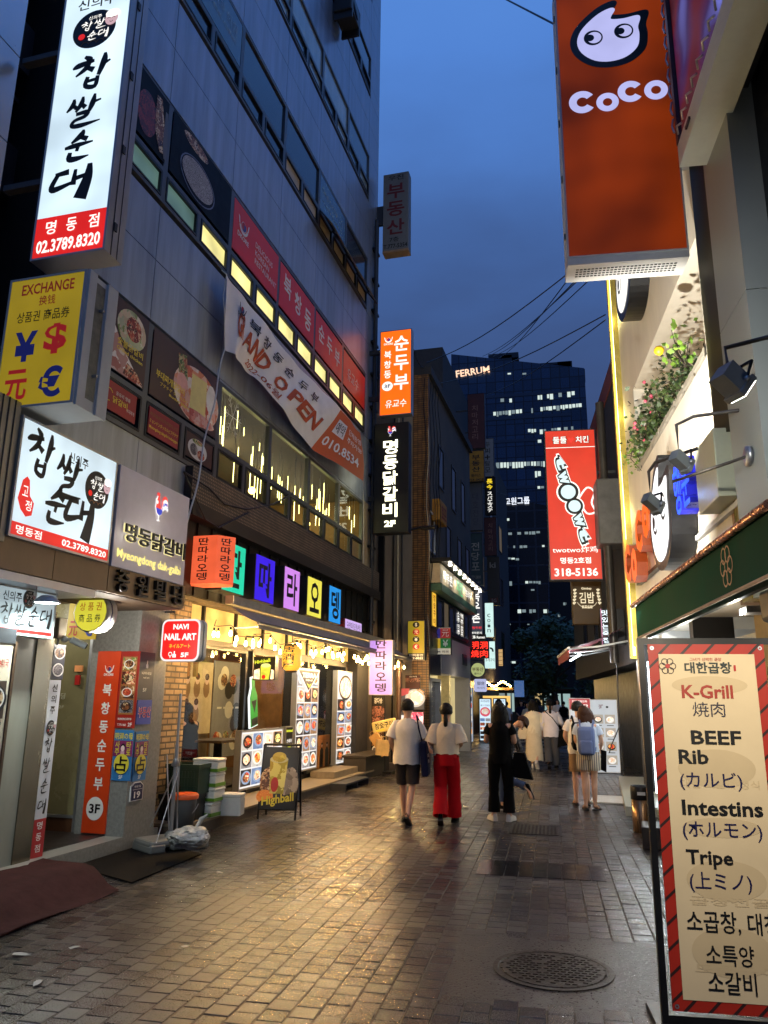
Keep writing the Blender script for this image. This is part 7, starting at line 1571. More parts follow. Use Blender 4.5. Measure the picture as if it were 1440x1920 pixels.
part('vent_foot', b, S.root); b = MB(); b.box(w, w+.25, .1, .2, h*.3, h*.34, WHITEM); b.box(w, w+.25, .1, .2, h*.7, h*.74, WHITEM)
for k in range(5): b.box(-.012, 0, .1, .14, h*(.08+.2*k), h*(.1+.2*k), BLACKM)
part('bracket', b, S.root); S.done('logo_print')
# orange channel letters, drop logo, blue letters on the wall
OL = E('orange_letter_film', (255, 96, 16), 1.0); OSD = M('orange_letter_side', (150, 64, 20), .45, .1)
r = thing('channel_letters', 'raised glowing orange letters CoCo stepping up the cream wall, left of the drop logo', 'sign', RW(13.75, 2.12, 3.5), RZ[('R', 'wall')])
for c, x, z, hh, ww in (('C', .32, .42, .66, .56), ('o', .95, .3, .56, .52), ('C', 1.55, .72, .66, .56), ('o', 2.2, .78, .60, .54)):
    b = MB(); b.text3(c, x, z, hh, OSD, OL, 0, .18, ww, .07); part('letter', b, r)
b = MB(); b.box(0, 2.5, .18, .26, .1, .16, BLACKM); part('rail', b, r)
r = thing('drop_logo_sign', 'raised white drop shaped logo with a deep black rim beside the orange letters', 'sign', RW(10.3, 2.08, 4.05), RZ[('R', 'wall')])
b = MB(); b.prism(sc(DR, .78, 0, 0), -.0, .3, BLACKM); part('rim', b, r); b = MB(); drop_mark(b, 0, 0, .80, -.004, E('white_logo_film', (250, 250, 255), 1.2), BLACK, 1, True, False); part('face_panel', b, r)
r = thing('blue_letters_sign', 'glowing blue raised letters beside a pale metal box and the drop logo', 'sign', RW(9.55, 2.1, 3.75), RZ[('R', 'wall')])
b = MB(); BLF = E('blue_letter_film', (30, 80, 255), 1.3); b.text3('행운', .45, .36, .62, M('blue_letter_side', (30, 34, 170), .3, .1), BLF, 0, .2, .8, .03); part('letters', b, r); b = MB(); b.bbox(.95, 1.75, .05, .32, -.12, .6, M('pale_green_box', (196, 200, 176), .45, .1, var=.06), .012); b.box(-.1, 1.9, .24, .29, -.2, -.14, WHITEM); part('metal_box', b, r)
lamp('blue_letter_glow', 'POINT', RW(9.1, 1.9, 4.0), 2, (.2, .4, 1), .2); lamp('orange_letter_glow', 'POINT', RW(12.6, 1.9, 3.9), 4, (1, .45, .1), .3)
# balcony plants
LG = leafmat('balcony_leaf', (26, 40, 18), (58, 76, 34)); LY = leafmat('fresh_leaf', (70, 104, 30), (122, 156, 54)); PINK = M('pink_petal', (200, 80, 100), .6, var=.2)
def shrub(label, s, d, z, R, n, m, seed, flowers=None, fruit=False, droop=0):
    rn = random.Random(seed); r = thing('balcony_plant', label, 'plant', RW(s, d, z), RZ[('R', 'wall')]); b = MB()
    for k in range(6): b.tube([(rn.uniform(-.1, .1)*R, 0, -.1), (rn.uniform(-.5, .5)*R, rn.uniform(-.4, .2)*R, R*.5), (rn.uniform(-.8, .8)*R, rn.uniform(-.7, .3)*R, R*rn.uniform(.4, 1))], .007, BARK, 4)
    part('stem', b, r); b = MB()
    for _ in range(n):
        p = Vector((rn.gauss(0, .5), rn.gauss(-.12, .32), abs(rn.gauss(.42, .35))))*R; u = Vector((rn.gauss(0, 1), rn.gauss(-.3, 1), rn.gauss(-.1, .8))).normalized(); L2 = rn.uniform(.05, .1)*(1.3 if fruit else 1); v = u.cross(Vector((rn.gauss(0, 1), rn.gauss(0, 1), 1))).normalized()*L2*.36
        b.face([p, p+u*L2*.5+v, p+u*L2, p+u*L2*.5-v], m)
    part('foliage', b, r)
    if flowers:
        b = MB()
        for _ in range(flowers): p = Vector((rn.gauss(0, .45), rn.gauss(-.4, .2), abs(rn.gauss(.5, .3))))*R; b.ball(p, .028, PINK, 6, 4)
        part('flowers', b, r)
    if fruit: b = MB(); b.ball((.02, -.3, .12), .06, M('yellow_lemon', (232, 190, 30), .4, var=.05), 10); part('lemon', b, r)
shrub('leafy lemon branch with one yellow fruit leaning out of the balcony', 9.0, 2.25, 5.66, .34, 46, LY, 1, None, True)
shrub('dense dark green balcony plant at the middle of the rail, with pale leaf tips', 10.2, 2.5, 5.6, .55, 420, LG, 2); shrub('dark balcony plant with pink flowers, left of the densest plant', 11.3, 2.46, 5.6, .55, 420, LG, 3, 9); shrub('low bushy balcony plant with reddish sprigs, left of the pink flowers', 12.2, 2.46, 5.6, .5, 340, LG, 4, 6); shrub('bright green leafy balcony plant spilling at the far end of the rail', 13.1, 2.42, 5.55, .4, 110, LY, 5)
shrub('thin dark balcony plant between the densest plant and the lemon branch', 9.5, 2.52, 5.55, .35, 160, LG, 6)
b = MB(); b.box(-2.2, 2.3, 0, .22, 0, .16, M('planter_grey', (70, 68, 66), .6)); solo('balcony_planter', b, 'long dark trough on the balcony holding the green plants', 'planter', RW(11, 2.46, 5.47), RZ[('R', 'wall')])
# ================================================================== the nearer right hand facade: dark and grey bands, gold trim, overhead screen
NR = thing('column_building', 'building with an olive band, pale grey column and gold strip before the tea house', 'building', RW(7.4, 2.4, 0), RZ[('R', 'wall')]); XN = lambda s: 7.4-s
OLV = M('olive_mirror_band', (58, 56, 36), .5, 0, var=.15, scale=.6, spec=.15); GRC = M('pale_grey_column', (150, 158, 156), .5, .1, var=.06, scale=1); GOLD = M('brushed_gold', (170, 150, 70), .3, .8, var=.2, scale=4, stretch=(1, 1, .2)); STONEB = M('banded_stone', (140, 104, 70), .5, var=.4, scale=2, stretch=(.4, .4, 9))
b = MB(); b.box(XN(8.2), XN(7.4), -.12, .3, 4.3, 15, OLV); part('olive_band', b, NR)
b = MB(); b.box(XN(7.4), XN(6.55), -.2, .3, 5.2, 15, GRC); b.box(XN(7.4), XN(6.55), -.2, .3, 2.7, 5.19, GRC); part('grey_column', b, NR)
b = MB(); b.box(XN(8.05), XN(7.75), -.05, .3, 2.6, 4.28, GOLD); part('gold_strip', b, NR); b = MB(); b.box(XN(8.3), XN(8.05), .0, .3, 2.6, 6.2, STONEB); part('stone_strip', b, NR)
b = MB(); b.box(XN(6.55), XN(1), .05, .3, 2.6, 15, BLACKM); b.box(XN(7.75), XN(6.5), -.04, .25, 2.6, 4.3, GRC); b.box(XN(5.2), XN(1), .3, 3, 0, 15, BLACKM); part('dark_wall', b, NR)
r = thing('video_screen', 'big overhead video screen glowing dark red and blue in a white frame', 'screen', RW(7.2, 1.92, 7.3), RZ[('R', 'wall')])
b = MB(); WB = M('white_frame_panel', (222, 230, 218), .45, .1, var=.05); b.box(-.08, 3.2, .01, .34, -.26, 0, WB); b.box(-.08, 0, .0, .5, 0, 3.5, DARKG); b.box(0, 3.2, .06, .5, 0, 3.4, DARKG); b.box(.35, .5, -.02, .0, -.16, -.13, BLACKM); part('frame', b, r)
m, tt, bs = newmat('screen_image'); tcn = tt.nodes.new('ShaderNodeTexCoord'); n = tt.nodes.new('ShaderNodeTexNoise'); n.inputs['Scale'].default_value = .9; n.inputs['Detail'].default_value = 1; tt.links.new(tcn.outputs['Object'], n.inputs['Vector']); rr = tt.nodes.new('ShaderNodeValToRGB')
cols = [(30, 4, 6), (70, 10, 14), (40, 20, 60), (90, 96, 170)]
while len(rr.color_ramp.elements) < 4: rr.color_ramp.elements.new(.5)
for e, c, p in zip(rr.color_ramp.elements, cols, (.3, .45, .55, .68)): e.color = (*lin(c), 1); e.position = p
tt.links.new(n.outputs[0], rr.inputs[0]); tt.links.new(rr.outputs[0], bs.inputs['Emission Color']); bs.inputs['Emission Strength'].default_value = 1; bs.inputs['Base Color'].default_value = (.01, .01, .01, 1)
b = MB(); b.quad(.02, 3.2, .0, 3.4, .04, m); part('display', b, r)
b = MB()
for k in range(16): b.tube([(.0, -.03, .1+k*.21), (-.03, -.04, .2+k*.21), (0, -.03, .27+k*.21)], .012, ALU, 5)
for k in range(15): b.tube([(.1+k*.21, -.02, .0), (.18+k*.21, -.05, .03), (.26+k*.21, -.02, .0)], .012, ALU, 5)
part('cable_clips', b, r)
# flood lights on bent arms
def flood(label, s, d, z, arm, aim, w=.3, h=.24, dp=.16):
    r = thing('flood_light', label, 'flood light', RW(s, d, z), RZ[('R', 'wall')]); FM = M('flood_housing', (150, 158, 160), .4, .3, var=.1)
    b = MB(); b.bbox(-w/2, w/2, 0, .05, -h/2, h/2, FM, .008)
    for k in range(14): b.box(-w/2+.01+k*(w-.02)/14, -w/2+.018+k*(w-.02)/14, -dp, 0, -h/2+.02, h/2-.02, FM)
    b.box(-w/2+.02, w/2-.02, -dp*.4, 0, -h/2+.03, h/2-.03, M('flood_core', (40, 44, 46), .5)); o = part('housing', b, r); o.rotation_euler = aim
    b = MB(); b.quad(w/2-.015, -w/2+.015, -h/2+.015, h/2-.015, .056, E('flood_lens', (255, 248, 226), 12)); o = part('lens', b, r); o.rotation_euler = aim
    b = MB(); b.tube([(-w/2-.02, -.02, 0), (-w/2-.02, -.06, h*.75), (w/2+.02, -.06, h*.75), (w/2+.02, -.02, 0)], .014, BLACKM, 6); b.ball((w/2+.025, -.02, 0), .022, ALU, 6); o = part('yoke', b, r); o.rotation_euler = aim
    b = MB(); b.tube([(0, -.05, h*.72)]+[tuple(p) for p in arm], .017, M('arm_grey', (92, 88, 84), .4, .4), 8); part('arm', b, r); return r
p = on_cross((1383, 725), 'R', 5.2); flood('ribbed grey flood light on a bent arm, nearest and highest of the three', 5.2, p[0], p[1], [(-.02, -.05, .3), (.1, .3, .33), (.4, .9, .36)], (radians(-38), 0, radians(25)), .17, .19)
p = on_cross((1285, 872), 'R', 7.2); flood('metal flood light on a bent pipe before the blue letters', 7.2, p[0], p[1], [(0, -.05, .4), (.05, .1, .46), (.2, 1.0, .5)], (radians(-30), 0, radians(35)), .12, .15)
b = MB(); b.lathe([(.001, -.02), (.09, -.02), (.09, .02), (.001, .02)], (0, 0, 0), ALU, 16, 'y'); b.tube([(0, 0, 0), (-.7, -.5, -.02)], .015, M('arm_grey', (92, 88, 84)), 6); q = on_wall((1403, 855), 'R', 2.18); solo('pipe_flange', b, 'round metal wall flange with a pipe, right of the blue letters', 'bracket', RW(q[0], 2.18, q[1]), RZ[('R', 'wall')])
p = on_cross((1231, 950), 'R', 7.6); flood('metal flood light before the white drop logo', 7.6, p[0], p[1], [(0, -.05, .36), (.1, .0, .42), (.5, .3, .42)], (radians(-30), 0, radians(35)), .11, .14)
for s, d, z, a, e in ((7.75, 1.1, 3.9, (11.4, 2.4, 7.2), 720), (8.0, 1.1, 3.5, (12.5, 2.4, 4.6), 210), (8.3, 1.1, 3.3, (13.4, 2.4, 4.2), 380)): lamp('flood_beam', 'SPOT', RW(s, d, z), e, (1, .96, .86), .1, RW(*a), 84)
lamp('flood_beam', 'SPOT', RW(5.3, 1.3, 3.9), 60, (1, .97, .9), .1, RW(7.2, 2.3, 4.6), 100)
# ================================================================== green awning
r = thing('green_awning', 'dark green awning with a copper pipe along its top and a pale flower emblem', 'awning', RW(7.3, 1.6, 2.39), RZ[('R', 'wall')]); GRN = M('green_canvas', (20, 92, 74), .8, var=.12, scale=2, spec=.1)
b = MB(); rows = []
for z, y in ((.0, 0), (.13, 0), (.26, 0), (.385, .0)): rows.append([(-2.45+4.95*k/20, y+.004*sin(k*1.3), z) for k in range(21)])
b.grid(rows, GRN); b.grid([[(x, 0, .385) for x in (-2.45, 2.5)], [(x, .8, .78) for x in (-2.45, 2.5)]], M('awning_top_black', (24, 24, 24), .6)); b.face([(-2.45, 0, 0), (-2.45, 0, .385), (-2.45, .8, .78), (-2.45, .8, .4)], GRN); part('canvas', b, r)
b = MB(); b.tube([(-2.5, -.03, .385), (2.6, -.03, .385)], .03, M('copper_pipe', (186, 130, 104), .28, .8, var=.25, scale=20), 10); b.tube([(-2.45, 0, -.01), (2.5, 0, -.01)], .014, M('pale_edge', (190, 172, 160), .5), 8); b.box(-2.45, 2.5, .1, .14, -.02, .02, BLACKM); part('pipe', b, r)
b = MB()
def flower(b, cx, cz, r_, y, m):
    for k in range(6): b.ring(cx+r_*.55*cos(k*pi/3), cz+r_*.55*sin(k*pi/3), r_*.3, r_*.38, y, m, 14)
    b.ring(cx, cz, r_*.2, r_*.26, y-.001, m, 14)
flower(b, 1.55, .19, .17, -.01, M('cream_print', (214, 196, 160), .6, var=.05)); part('emblem', b, r)
b = MB(); b.box(-2.4, 2.5, .2, .75, .32, .36, M('awning_soffit', (150, 138, 110), .6)); part('soffit', b, r)
for s in (3.2, 5.0, 7.0, 9.0): lamp('grill_front_lamp', 'POINT', RW(s, 2.0, 2.2), 14, (1, .9, .74), .1)
b = MB(); b.box(-2.6, 2.6, 0, .1, 0, 2.7, M('grill_inner_wall', (140, 118, 80), .6, var=.25)); r = thing('grill_shopfront', 'warm lit grill shop wall under the green awning behind the red bordered menu', 'shopfront', RW(7.3, 3.0, 0), RZ[('R', 'wall')]); part('wall', b, r); b = MB(); b.box(-2.6, 2.6, -.06, 0, 1.0, 1.1, WOODD); part('rail', b, r); b = MB(); b.box(-.4, -.3, -.1, 0, 0, 2.7, BLACKM); part('post', b, r)
r = thing('ceiling_heater', 'black ceiling heater and bare bulbs hanging under the green awning', 'heater', RW(5.6, 1.9, 2.3), RZ[('R', 'wall')]); b = MB(); b.bbox(-.2, .2, -.1, .1, -.12, .1, BLACKM, .03); b.tube([(0, 0, .1), (0, .05, .38)], .02, BLACKM, 6); part('housing', b, r); b = MB(); b.ball((.35, 0, .02), .03, BULB, 8); b.tube([(.35, 0, .05), (.35, .02, .3)], .006, BLACKM, 5); part('bulb', b, r); b = MB(); b.box(-.62, -.42, -.12, .1, -.02, .03, ALU); b.quad(-.6, -.44, -.02, .02, -.121, E('small_flood', (255, 255, 250), 6)); part('small_flood', b, r)
# ================================================================== red bordered menu stand in front
r = thing('menu_stand', 'tall cream menu banner with a red striped border in a black frame, listing grilled meats', 'menu board', RW(4.6, .77, 0), RZ[('R', 'cross')])
b = MB(); fw, fh = .72, 1.98
for x in (0, fw): b.box(x-.017, x+.017, -.0, .035, .0, fh, BLACKM)
b.box(.017, fw-.017, 0, .035, fh-.035, fh, BLACKM); b.box(.017, fw-.017, 0, .035, .03, .07, BLACKM); b.box(-.05, .05, -.25, .3, 0, .03, BLACKM); b.box(fw-.05, fw+.05, -.25, .3, 0, .03, BLACKM); part('frame', b, r)
x0, x1, z0, z1 = .035, .655, .095, 1.945; CRP = M('cream_banner', (226, 204, 164), .55, var=.07, scale=2); RB = M('red_border', (176, 40, 24), .5, var=.1); MRN = M('dark_stripe', (50, 24, 22), .5, var=.05)
b = MB(); b.box(x0, x1, -.012, -.004, z0, z1, RB); bd = .055; b.quad(x0+bd, x1-bd, z0+bd, z1-bd, -.015, CRP); part('banner', b, r)
t = MB(); st_ = .12
for k in range(15):
    z = z0+.03+k*st_
    for xa in (x0, x1-bd): t.face([(xa, -.0135, z), (xa+bd, -.0135, z+.05), (xa+bd, -.0135, z+.068), (xa, -.0135, z+.018)], MRN)
for k in range(5):
    x = x0+.05+k*st_
    for za in (z0, z1-bd): t.face([(x, -.0137, za), (x+.02, -.0137, za), (x+.075, -.0137, za+bd), (x+.055, -.0137, za+bd)], MRN)
for x in (x0+.022, x1-.022):
    for z in (z0+.022, z1-.022): t.ring(x, z, .005, .011, -.0165, ALU, 12)
part('border_stripes', t, r)
t = MB(); yy = -.0185; Bk = BLIT; NV = M('ink_navy', (18, 18, 70), .5, var=0)
def row(s, cx, zpx, hpx, m, w=None, bold=.03): # photograph rows measured down the banner
    z = z1-(zpx-1210)/(1893-1210)*(z1-z0); t.text(s, cx, z, hpx*.00262, m, yy, w, bold)
flower(t, .135, z1-(1255-1210)/683*(z1-z0), .05, yy, MRN); t.disc(.135, z1-(1255-1210)/683*(z1-z0), .013, .013, yy-.002, M('print_red', (180, 40, 36), .5, var=0), 12)
row('대한곱창', .35, 1258, 24, M('ink_dark_green', (40, 50, 46), .5, var=0), .25, .06); row('그녀가 선택한 곱창', .34, 1241, 7, M('print_red', (180, 40, 36)), .17, .01); t.quad(.485, .497, 1.797, 1.83, yy, M('print_red', (180, 40, 36)))
row('K-Grill', .335, 1306, 28, M('brick_ink', (166, 52, 36), .5, var=0), .27, .03); row('焼肉', .335, 1341, 30, M('ink_slate', (40, 40, 62), .5, var=0), .17, .0)
row('BEEF', .36, 1396, 28, Bk, .26, .03); row('Rib', .235, 1434, 29, Bk, .155, .03); row('(カルビ)', .315, 1480, 36, NV, .32, .02)
row('Intestins', .36, 1530, 30, Bk, .41, .03); row('(ホルモン)', .35, 1573, 36, NV, .40, .02); row('Tripe', .275, 1625, 36, Bk, .235, .03); row('(上ミノ)', .32, 1666, 38, NV, .31, .02)
row('소곱창, 대창', .365, 1737, 42, Bk, .46, .025); row('소특양', .335, 1793, 38, Bk, .235, .025); row('소갈비', .335, 1840, 40, Bk, .235, .025); part('lettering', t, r)
t = MB(); SH = M('show_through_print', (212, 189, 148), .6, var=.04)
for z, hh in ((1.72, .05), (1.28, .1), (.98, .05), (.72, .1), (.38, .12)): t.disc(.35, z, .2, hh, -.0162, SH, 30)
for z, q in ((1.2, '대한 소갈비 정식'), (.62, '곱창전골'), (.3, '모둠구이')): t.text(q, .36, z, .045, SH, -.0168, .4, .02)
part('show_through', t, r)
lamp('menu_stand_wash', 'SPOT', RW(3.0, 1.0, 2.35), 85, (1, .88, .66), .15, RW(4.6, 1.1, .9), 80)
# bin, steps, boards, awnings beyond
q = ground((1199, 1562)); r = thing('litter_bin', 'brushed metal litter bin with a black rim beside the marble step', 'bin', (q.x+.05, q.y+.1, 0)); b = MB(); b.lathe([(.001, 0), (.11, 0), (.118, .02), (.118, .42), (.001, .42)], (0, 0, 0), M('brushed_steel', (140, 112, 84), .3, .8, var=.35, scale=6, stretch=(8, 8, .3)), 24); part('body', b, r); b = MB(); b.lathe([(.122, .4), (.124, .44), (.124, .55), (.115, .57), (.09, .565), (.085, .5)], (0, 0, 0), BLACKM, 24); part('rim', b, r); b = MB(); b.quad(-.05, .05, .46, .5, -.126, WPRINT); part('label', b, r)
b = MB(); b.bbox(0, .35, 0, .5, 0, .24, M('dark_stone_block', (52, 48, 44), .5, var=.3), .01); q = ground((1200, 1590)); solo('stone_block', b, 'low dark stone block in front of the litter bin', 'block', (q.x+.02, q.y-.1, 0), -.1)
P = [ground(p) for p in ((1158, 1461), (1166, 1492), (1187, 1545))]; b = MB(); c = P[1]
b.box(-.02, .9, -2.6, 2.4, 0, .13, M('step_marble', (170, 168, 150), .35, var=.2)); solo('marble_step', b, 'pale marble step before the bright shop past the litter bin', 'step', (c.x+.02, c.y, 0), -AL)
b = MB(); b.box(-.3, .3, -.5, .5, 0, .02, M('white_mat', (190, 190, 186), .6, var=.2)); q = ground((1130, 1500)); solo('white_mat', b, 'white paper mat lying on the paving behind the couple', 'mat', (q.x+.12, q.y, .002), -.1)
S = Sheet('dish_board', 'white board of eight porridge bowls standing behind the couple', 'menu board', [(1106, 1311), (1155, 1312), (1108, 1450), (1166, 1448)], 'R', 'cross', 19.6); S.lightbox(E('white_board_lit', (214, 220, 226), .6, uneven=.08), WHITEM, .1, .015); w, h = S.w, S.h; t = S.t
t.text('粥', w*.42, h*.9, h*.06, M('rose_ink', (130, 90, 96), .5, var=0), -.006, None, .02); t.disc(w*.64, h*.895, w*.05, h*.015, -.006, BLIT, 10)
for i in range(2):
    for j in range(4): x, z = w*(.3+.42*i), h*(.72-.185*j); t.quad(x-w*.18, x+w*.18, z-h*.055, z+h*.07, -.005, E('beige_photo_lit', (196, 186, 170), .55)); t.disc(x, z, w*.14, h*.045, -.008, LP[0] if (i+j) % 3 else LP[1], 16); t.disc(x, z+.01, w*.11, h*.032, -.011, LF[3] if j != 2 else LF[1], 14); t.quad(x-w*.12, x+w*.12, z-h*.085, z-h*.075, -.006, BLIT)
S.done('print'); b = MB(); b.box(0, S.w, -.1, .3, -.03, 0, BLACKM); part('stand', b, S.root)
S = Sheet('red_topped_board', 'white menu board with a red top and a bowl of soup', 'menu board', [(1062, 1309), (1108, 1309), (1076, 1446), (1112, 1446)], 'R', 'cross', 19.3); w, h = S.w, S.h; t = S.t; S.lightbox(E('white_board_lit', (214, 220, 226), .6), WHITEM, .08, .012)
t.quad(.012, w-.012, h*.84, h-.012, -.005, E('red_board_lit', (180, 34, 42), .7)); t.text('예화당', w*.55, h*.885, h*.06, WLET, -.008, w*.66, .05); t.text('진하게끓인죽', w*.5, h*.955, h*.03, WLET, -.008, w*.7, .01); t.disc(w*.45, h*.62, w*.3, h*.1, -.008, LP[1], 20); t.disc(w*.45, h*.625, w*.24, h*.08, -.011, LF[1], 18); t.quad(.012, w-.012, .012, h*.13, -.005, E('red_board_lit', (180, 34, 42), .7)); t.text('포장', w*.5, h*.07, h*.05, WLET, -.008, w*.4, .03); S.done('print')
S = Sheet('chicken_blade_sign', 'red lit chicken restaurant blade sign with two outlined words curling down it', 'sign', [(1019, 811), (1115, 801), (1033, 1090), (1131, 1085)], 'R', 'cross', 16.6); S.lightbox(E('red_orange_film', (214, 58, 40), .85, uneven=.1), DARKG, .25, .02); w, h = S.w, S.h; t = S.t
t.text('둘둘', w*.3, h*.93, h*.05, BLIT, -.004, w*.3, .09); t.text('둘둘', w*.3, h*.93, h*.046, WLET, -.008, w*.27, .03); t.text('치킨', w*.74, h*.93, h*.05, BLIT, -.004, w*.28, .09); t.text('치킨', w*.74, h*.93, h*.046, WLET, -.008, w*.25, .03); t.flat([(w*(.52+.06*x), h*(.93+.02*z)) for x, z in ((0, -1.1), (1, .2), (.6, 1), (0, .4), (-.6, 1), (-1, .2))], -.006, E('heart_red_lit', (230, 60, 50), .9)); t.quad(.02, w-.02, h*.876, h*.88, -.005, WLET)
CY = E('pale_cyan_lit', (206, 234, 240), .95)
def out(ch, x, z, hh, ww, rot):
    t.text(ch, w*x, h*z, h*hh*1.3, WLET, -.004, w*ww*1.45, .34, rot=rot); t.text(ch, w*x, h*z, h*hh*1.12, BLIT, -.008, w*ww*1.25, .24, rot=rot); t.text(ch, w*x, h*z, h*hh*.9, CY, -.012, w*ww*.92, .08, rot=rot)
for ch, x, z, hh, ww, rt_ in (('t', .30, .77, .062, .3, -1.35), ('w', .34, .67, .062, .3, -1.3), ('t', .68, .29, .062, .3, -1.35), ('w', .60, .385, .062, .3, -1.3)): out(ch, x, z, hh, ww, rt_)
for x, z, r_ in ((.42, .575, .17), (.53, .48, .14)):
    t.disc(w*x, h*z, w*r_*1.35, w*r_*1.35, -.004, WLET, 24); t.disc(w*x, h*z, w*r_*1.18, w*r_*1.18, -.008, BLIT, 24); t.disc(w*x, h*z, w*r_*.85, w*r_*.85, -.012, CY, 22)
t.stroke([(.6, .52, .02), (.78, .60, .02), (.92, .57, .02), (.86, .5, .02), (.92, .44, .02), (.76, .43, .02), (.64, .5, .02)], 0, 0, w, h, WLET, -.006, 1.4)
t.text('twotwo炸鸡', w*.5, h*.195, h*.042, WLET, -.006, w*.86, .01); t.text('명동2호점', w*.5, h*.125, h*.04, WLET, -.006, w*.58, .05); t.text('318-5136', w*.5, h*.05, h*.052, WLET, -.006, w*.82, .03)
b = MB(); b.box(w, w+.4, .08, .14, h*.3, h*.32, DARKG); b.box(w, w+.4, .08, .14, h*.7, h*.72, DARKG); part('bracket', b, S.root); S.done()
S = Sheet('gimbap_sign', 'brown blade sign with cream letters between wheat ears, under the red chicken sign', 'sign', [(1070, 1050), (1126, 1050), (1073, 1172), (1130, 1170)], 'R', 'cross', 19.0); w, h = S.w, S.h; t = S.t; b = MB(); b.bbox(0, w, 0, .2, 0, h, M('dark_mustard_sign', (84, 66, 32), .5, var=.1), .02); part('cabinet', b, S.root); CRL = E('cream_lit_letters', (246, 230, 190), .9)
t.text('김밥', w*.5, h*.41, h*.17, CRL, -.006, w*.5, .03); t.text('Gimbap', w*.5, h*.55, h*.045, CRL, -.006, w*.34, .03); t.text('紫菜包飯', w*.5, h*.27, h*.05, CRL, -.006, w*.36, .03); t.ring(w*.5, h*.42, w*.36, w*.375, -.006, CRL, 20, pi+.5, 2*pi-.5)
for sx in (-1, 1):
    for k in range(5): a = .1+.22*k; x, z = w*(.5+sx*(.40-.0*k+.02*cos(k))), h*(.32+.05*k); t.flat([(x-.01, z-.03), (x+.045*sx+.0, z+.02), (x+.005*sx, z+.05)][::sx], -.006, CRL); t.flat([(x-.01, z-.03), (x-.045*sx, z+.03), (x-.005*sx, z+.05)][::-sx], -.007, CRL)
S.done()
RD = thing('rust_topped_building', 'dark building beyond the tea house with a rust coloured upper wall', 'building', RW(15.1, 2.55, 0), RZ[('R', 'wall')])
b = MB(); b.box(-14, .0, 0, 6, 2.4, 8.6, M('dark_brown_wall', (40, 34, 32), .7, var=.2)); b.box(-14, -.0, .6, 6, 0, 2.4, BLACKM); b.box(-14, 0, -.02, 6, 8.6, 9.1, M('rust_band', (110, 50, 30), .6, var=.15)); b.box(-6, -3.5, -.05, 0, 6.2, 8.3, M('rust_panel', (126, 56, 34), .6, var=.15)); part('wall', b, RD)
for k in range(3): win(RD, -4.5-k*3, -3.4-k*3, 3.2, 5.0, NGL)
b = MB(); b.tube([(-1.2, -.35, 2.4), (-1.2, -.35, 8.0)], .09, M('duct', (70, 66, 62), .4, .5), 10); b.bbox(-1.6, -.9, -.55, 0, 4.8, 6.2, M('duct_box', (84, 82, 80), .5, .3), .03); part('duct', b, RD)
S = Sheet('vertical_led_sign', 'glowing white and pink vertical letters on a black sign edge, under the gimbap sign', 'sign', [(1130, 1145), (1147, 1138), (1125, 1212), (1140, 1205)], 'R', 'cross', 16.9); w, h = S.w, S.h; b = MB(); b.box(0, w+.3, .0, .2, 0, h, BLACKM); part('cabinet', b, S.root); S.t.vtext('맛있는죽집', w*.5, h*.98, h*.02, w*.8, E('cool_white_letters', (226, 244, 250), 1.3), -.006, .05); S.t.quad(0, w*.1, 0, h, -.004, E('pink_edge_lit', (226, 150, 190), .6)); S.done()
r = thing('red_awning', 'dusty pink awning with white folding arms over the bright shop behind the couple', 'awning', RW(17.2, 2.4, 2.55), RZ[('R', 'wall')]); PKC = M('dusty_pink_canvas', (128, 56, 64), .7, var=.2)
b = MB(); b.grid([[(-1.6+3.2*k/8, -.0-1.15*j/6, .55-.45*j/6-.05*sin(pi*j/6)*(1+.3*sin(k*2))) for k in range(9)] for j in range(7)], PKC); b.grid([[(-1.6+3.2*k/8, -1.15, .1-.2*j) for k in range(9)] for j in range(2)], PKC); part('canvas', b, r); b = MB(); b.tube([(-1.6, -1.15, .1), (1.6, -1.15, .1)], .03, WHITEM, 8)
for x in (-1.4, 0, 1.4): b.tube([(x, 0, .25), (x+.3, -.6, .12), (x, -1.12, .1)], .022, WHITEM, 6)
part('frame', b, r); b = MB(); b.tube([(-1.2, -.9, .0), (1.2, -.9, 0)], .022, E('cool_tube', (230, 244, 250), 5), 6); part('tube_lamp', b, r); lamp('red_awning_lamp', 'POINT', RW(17, 1.6, 2.35), 30, (.88, .95, 1), .15)
b = MB(); b.tube([(0, 0, 0), (-.02, 0, 1.1), (.0, 0, 2.3)], .012, DARKG, 6); b.tube([(0, 0, 1.0), (-.1, -.1, .8), (-.2, -.1, .6), (-.25, -.1, .45)], .012, DARKG, 6); q = ground((1170, 1475)); solo('crank_rod', b, 'thin grey awning crank rod hanging by the bright shop', 'rod', (q.x, q.y, .2), 0)
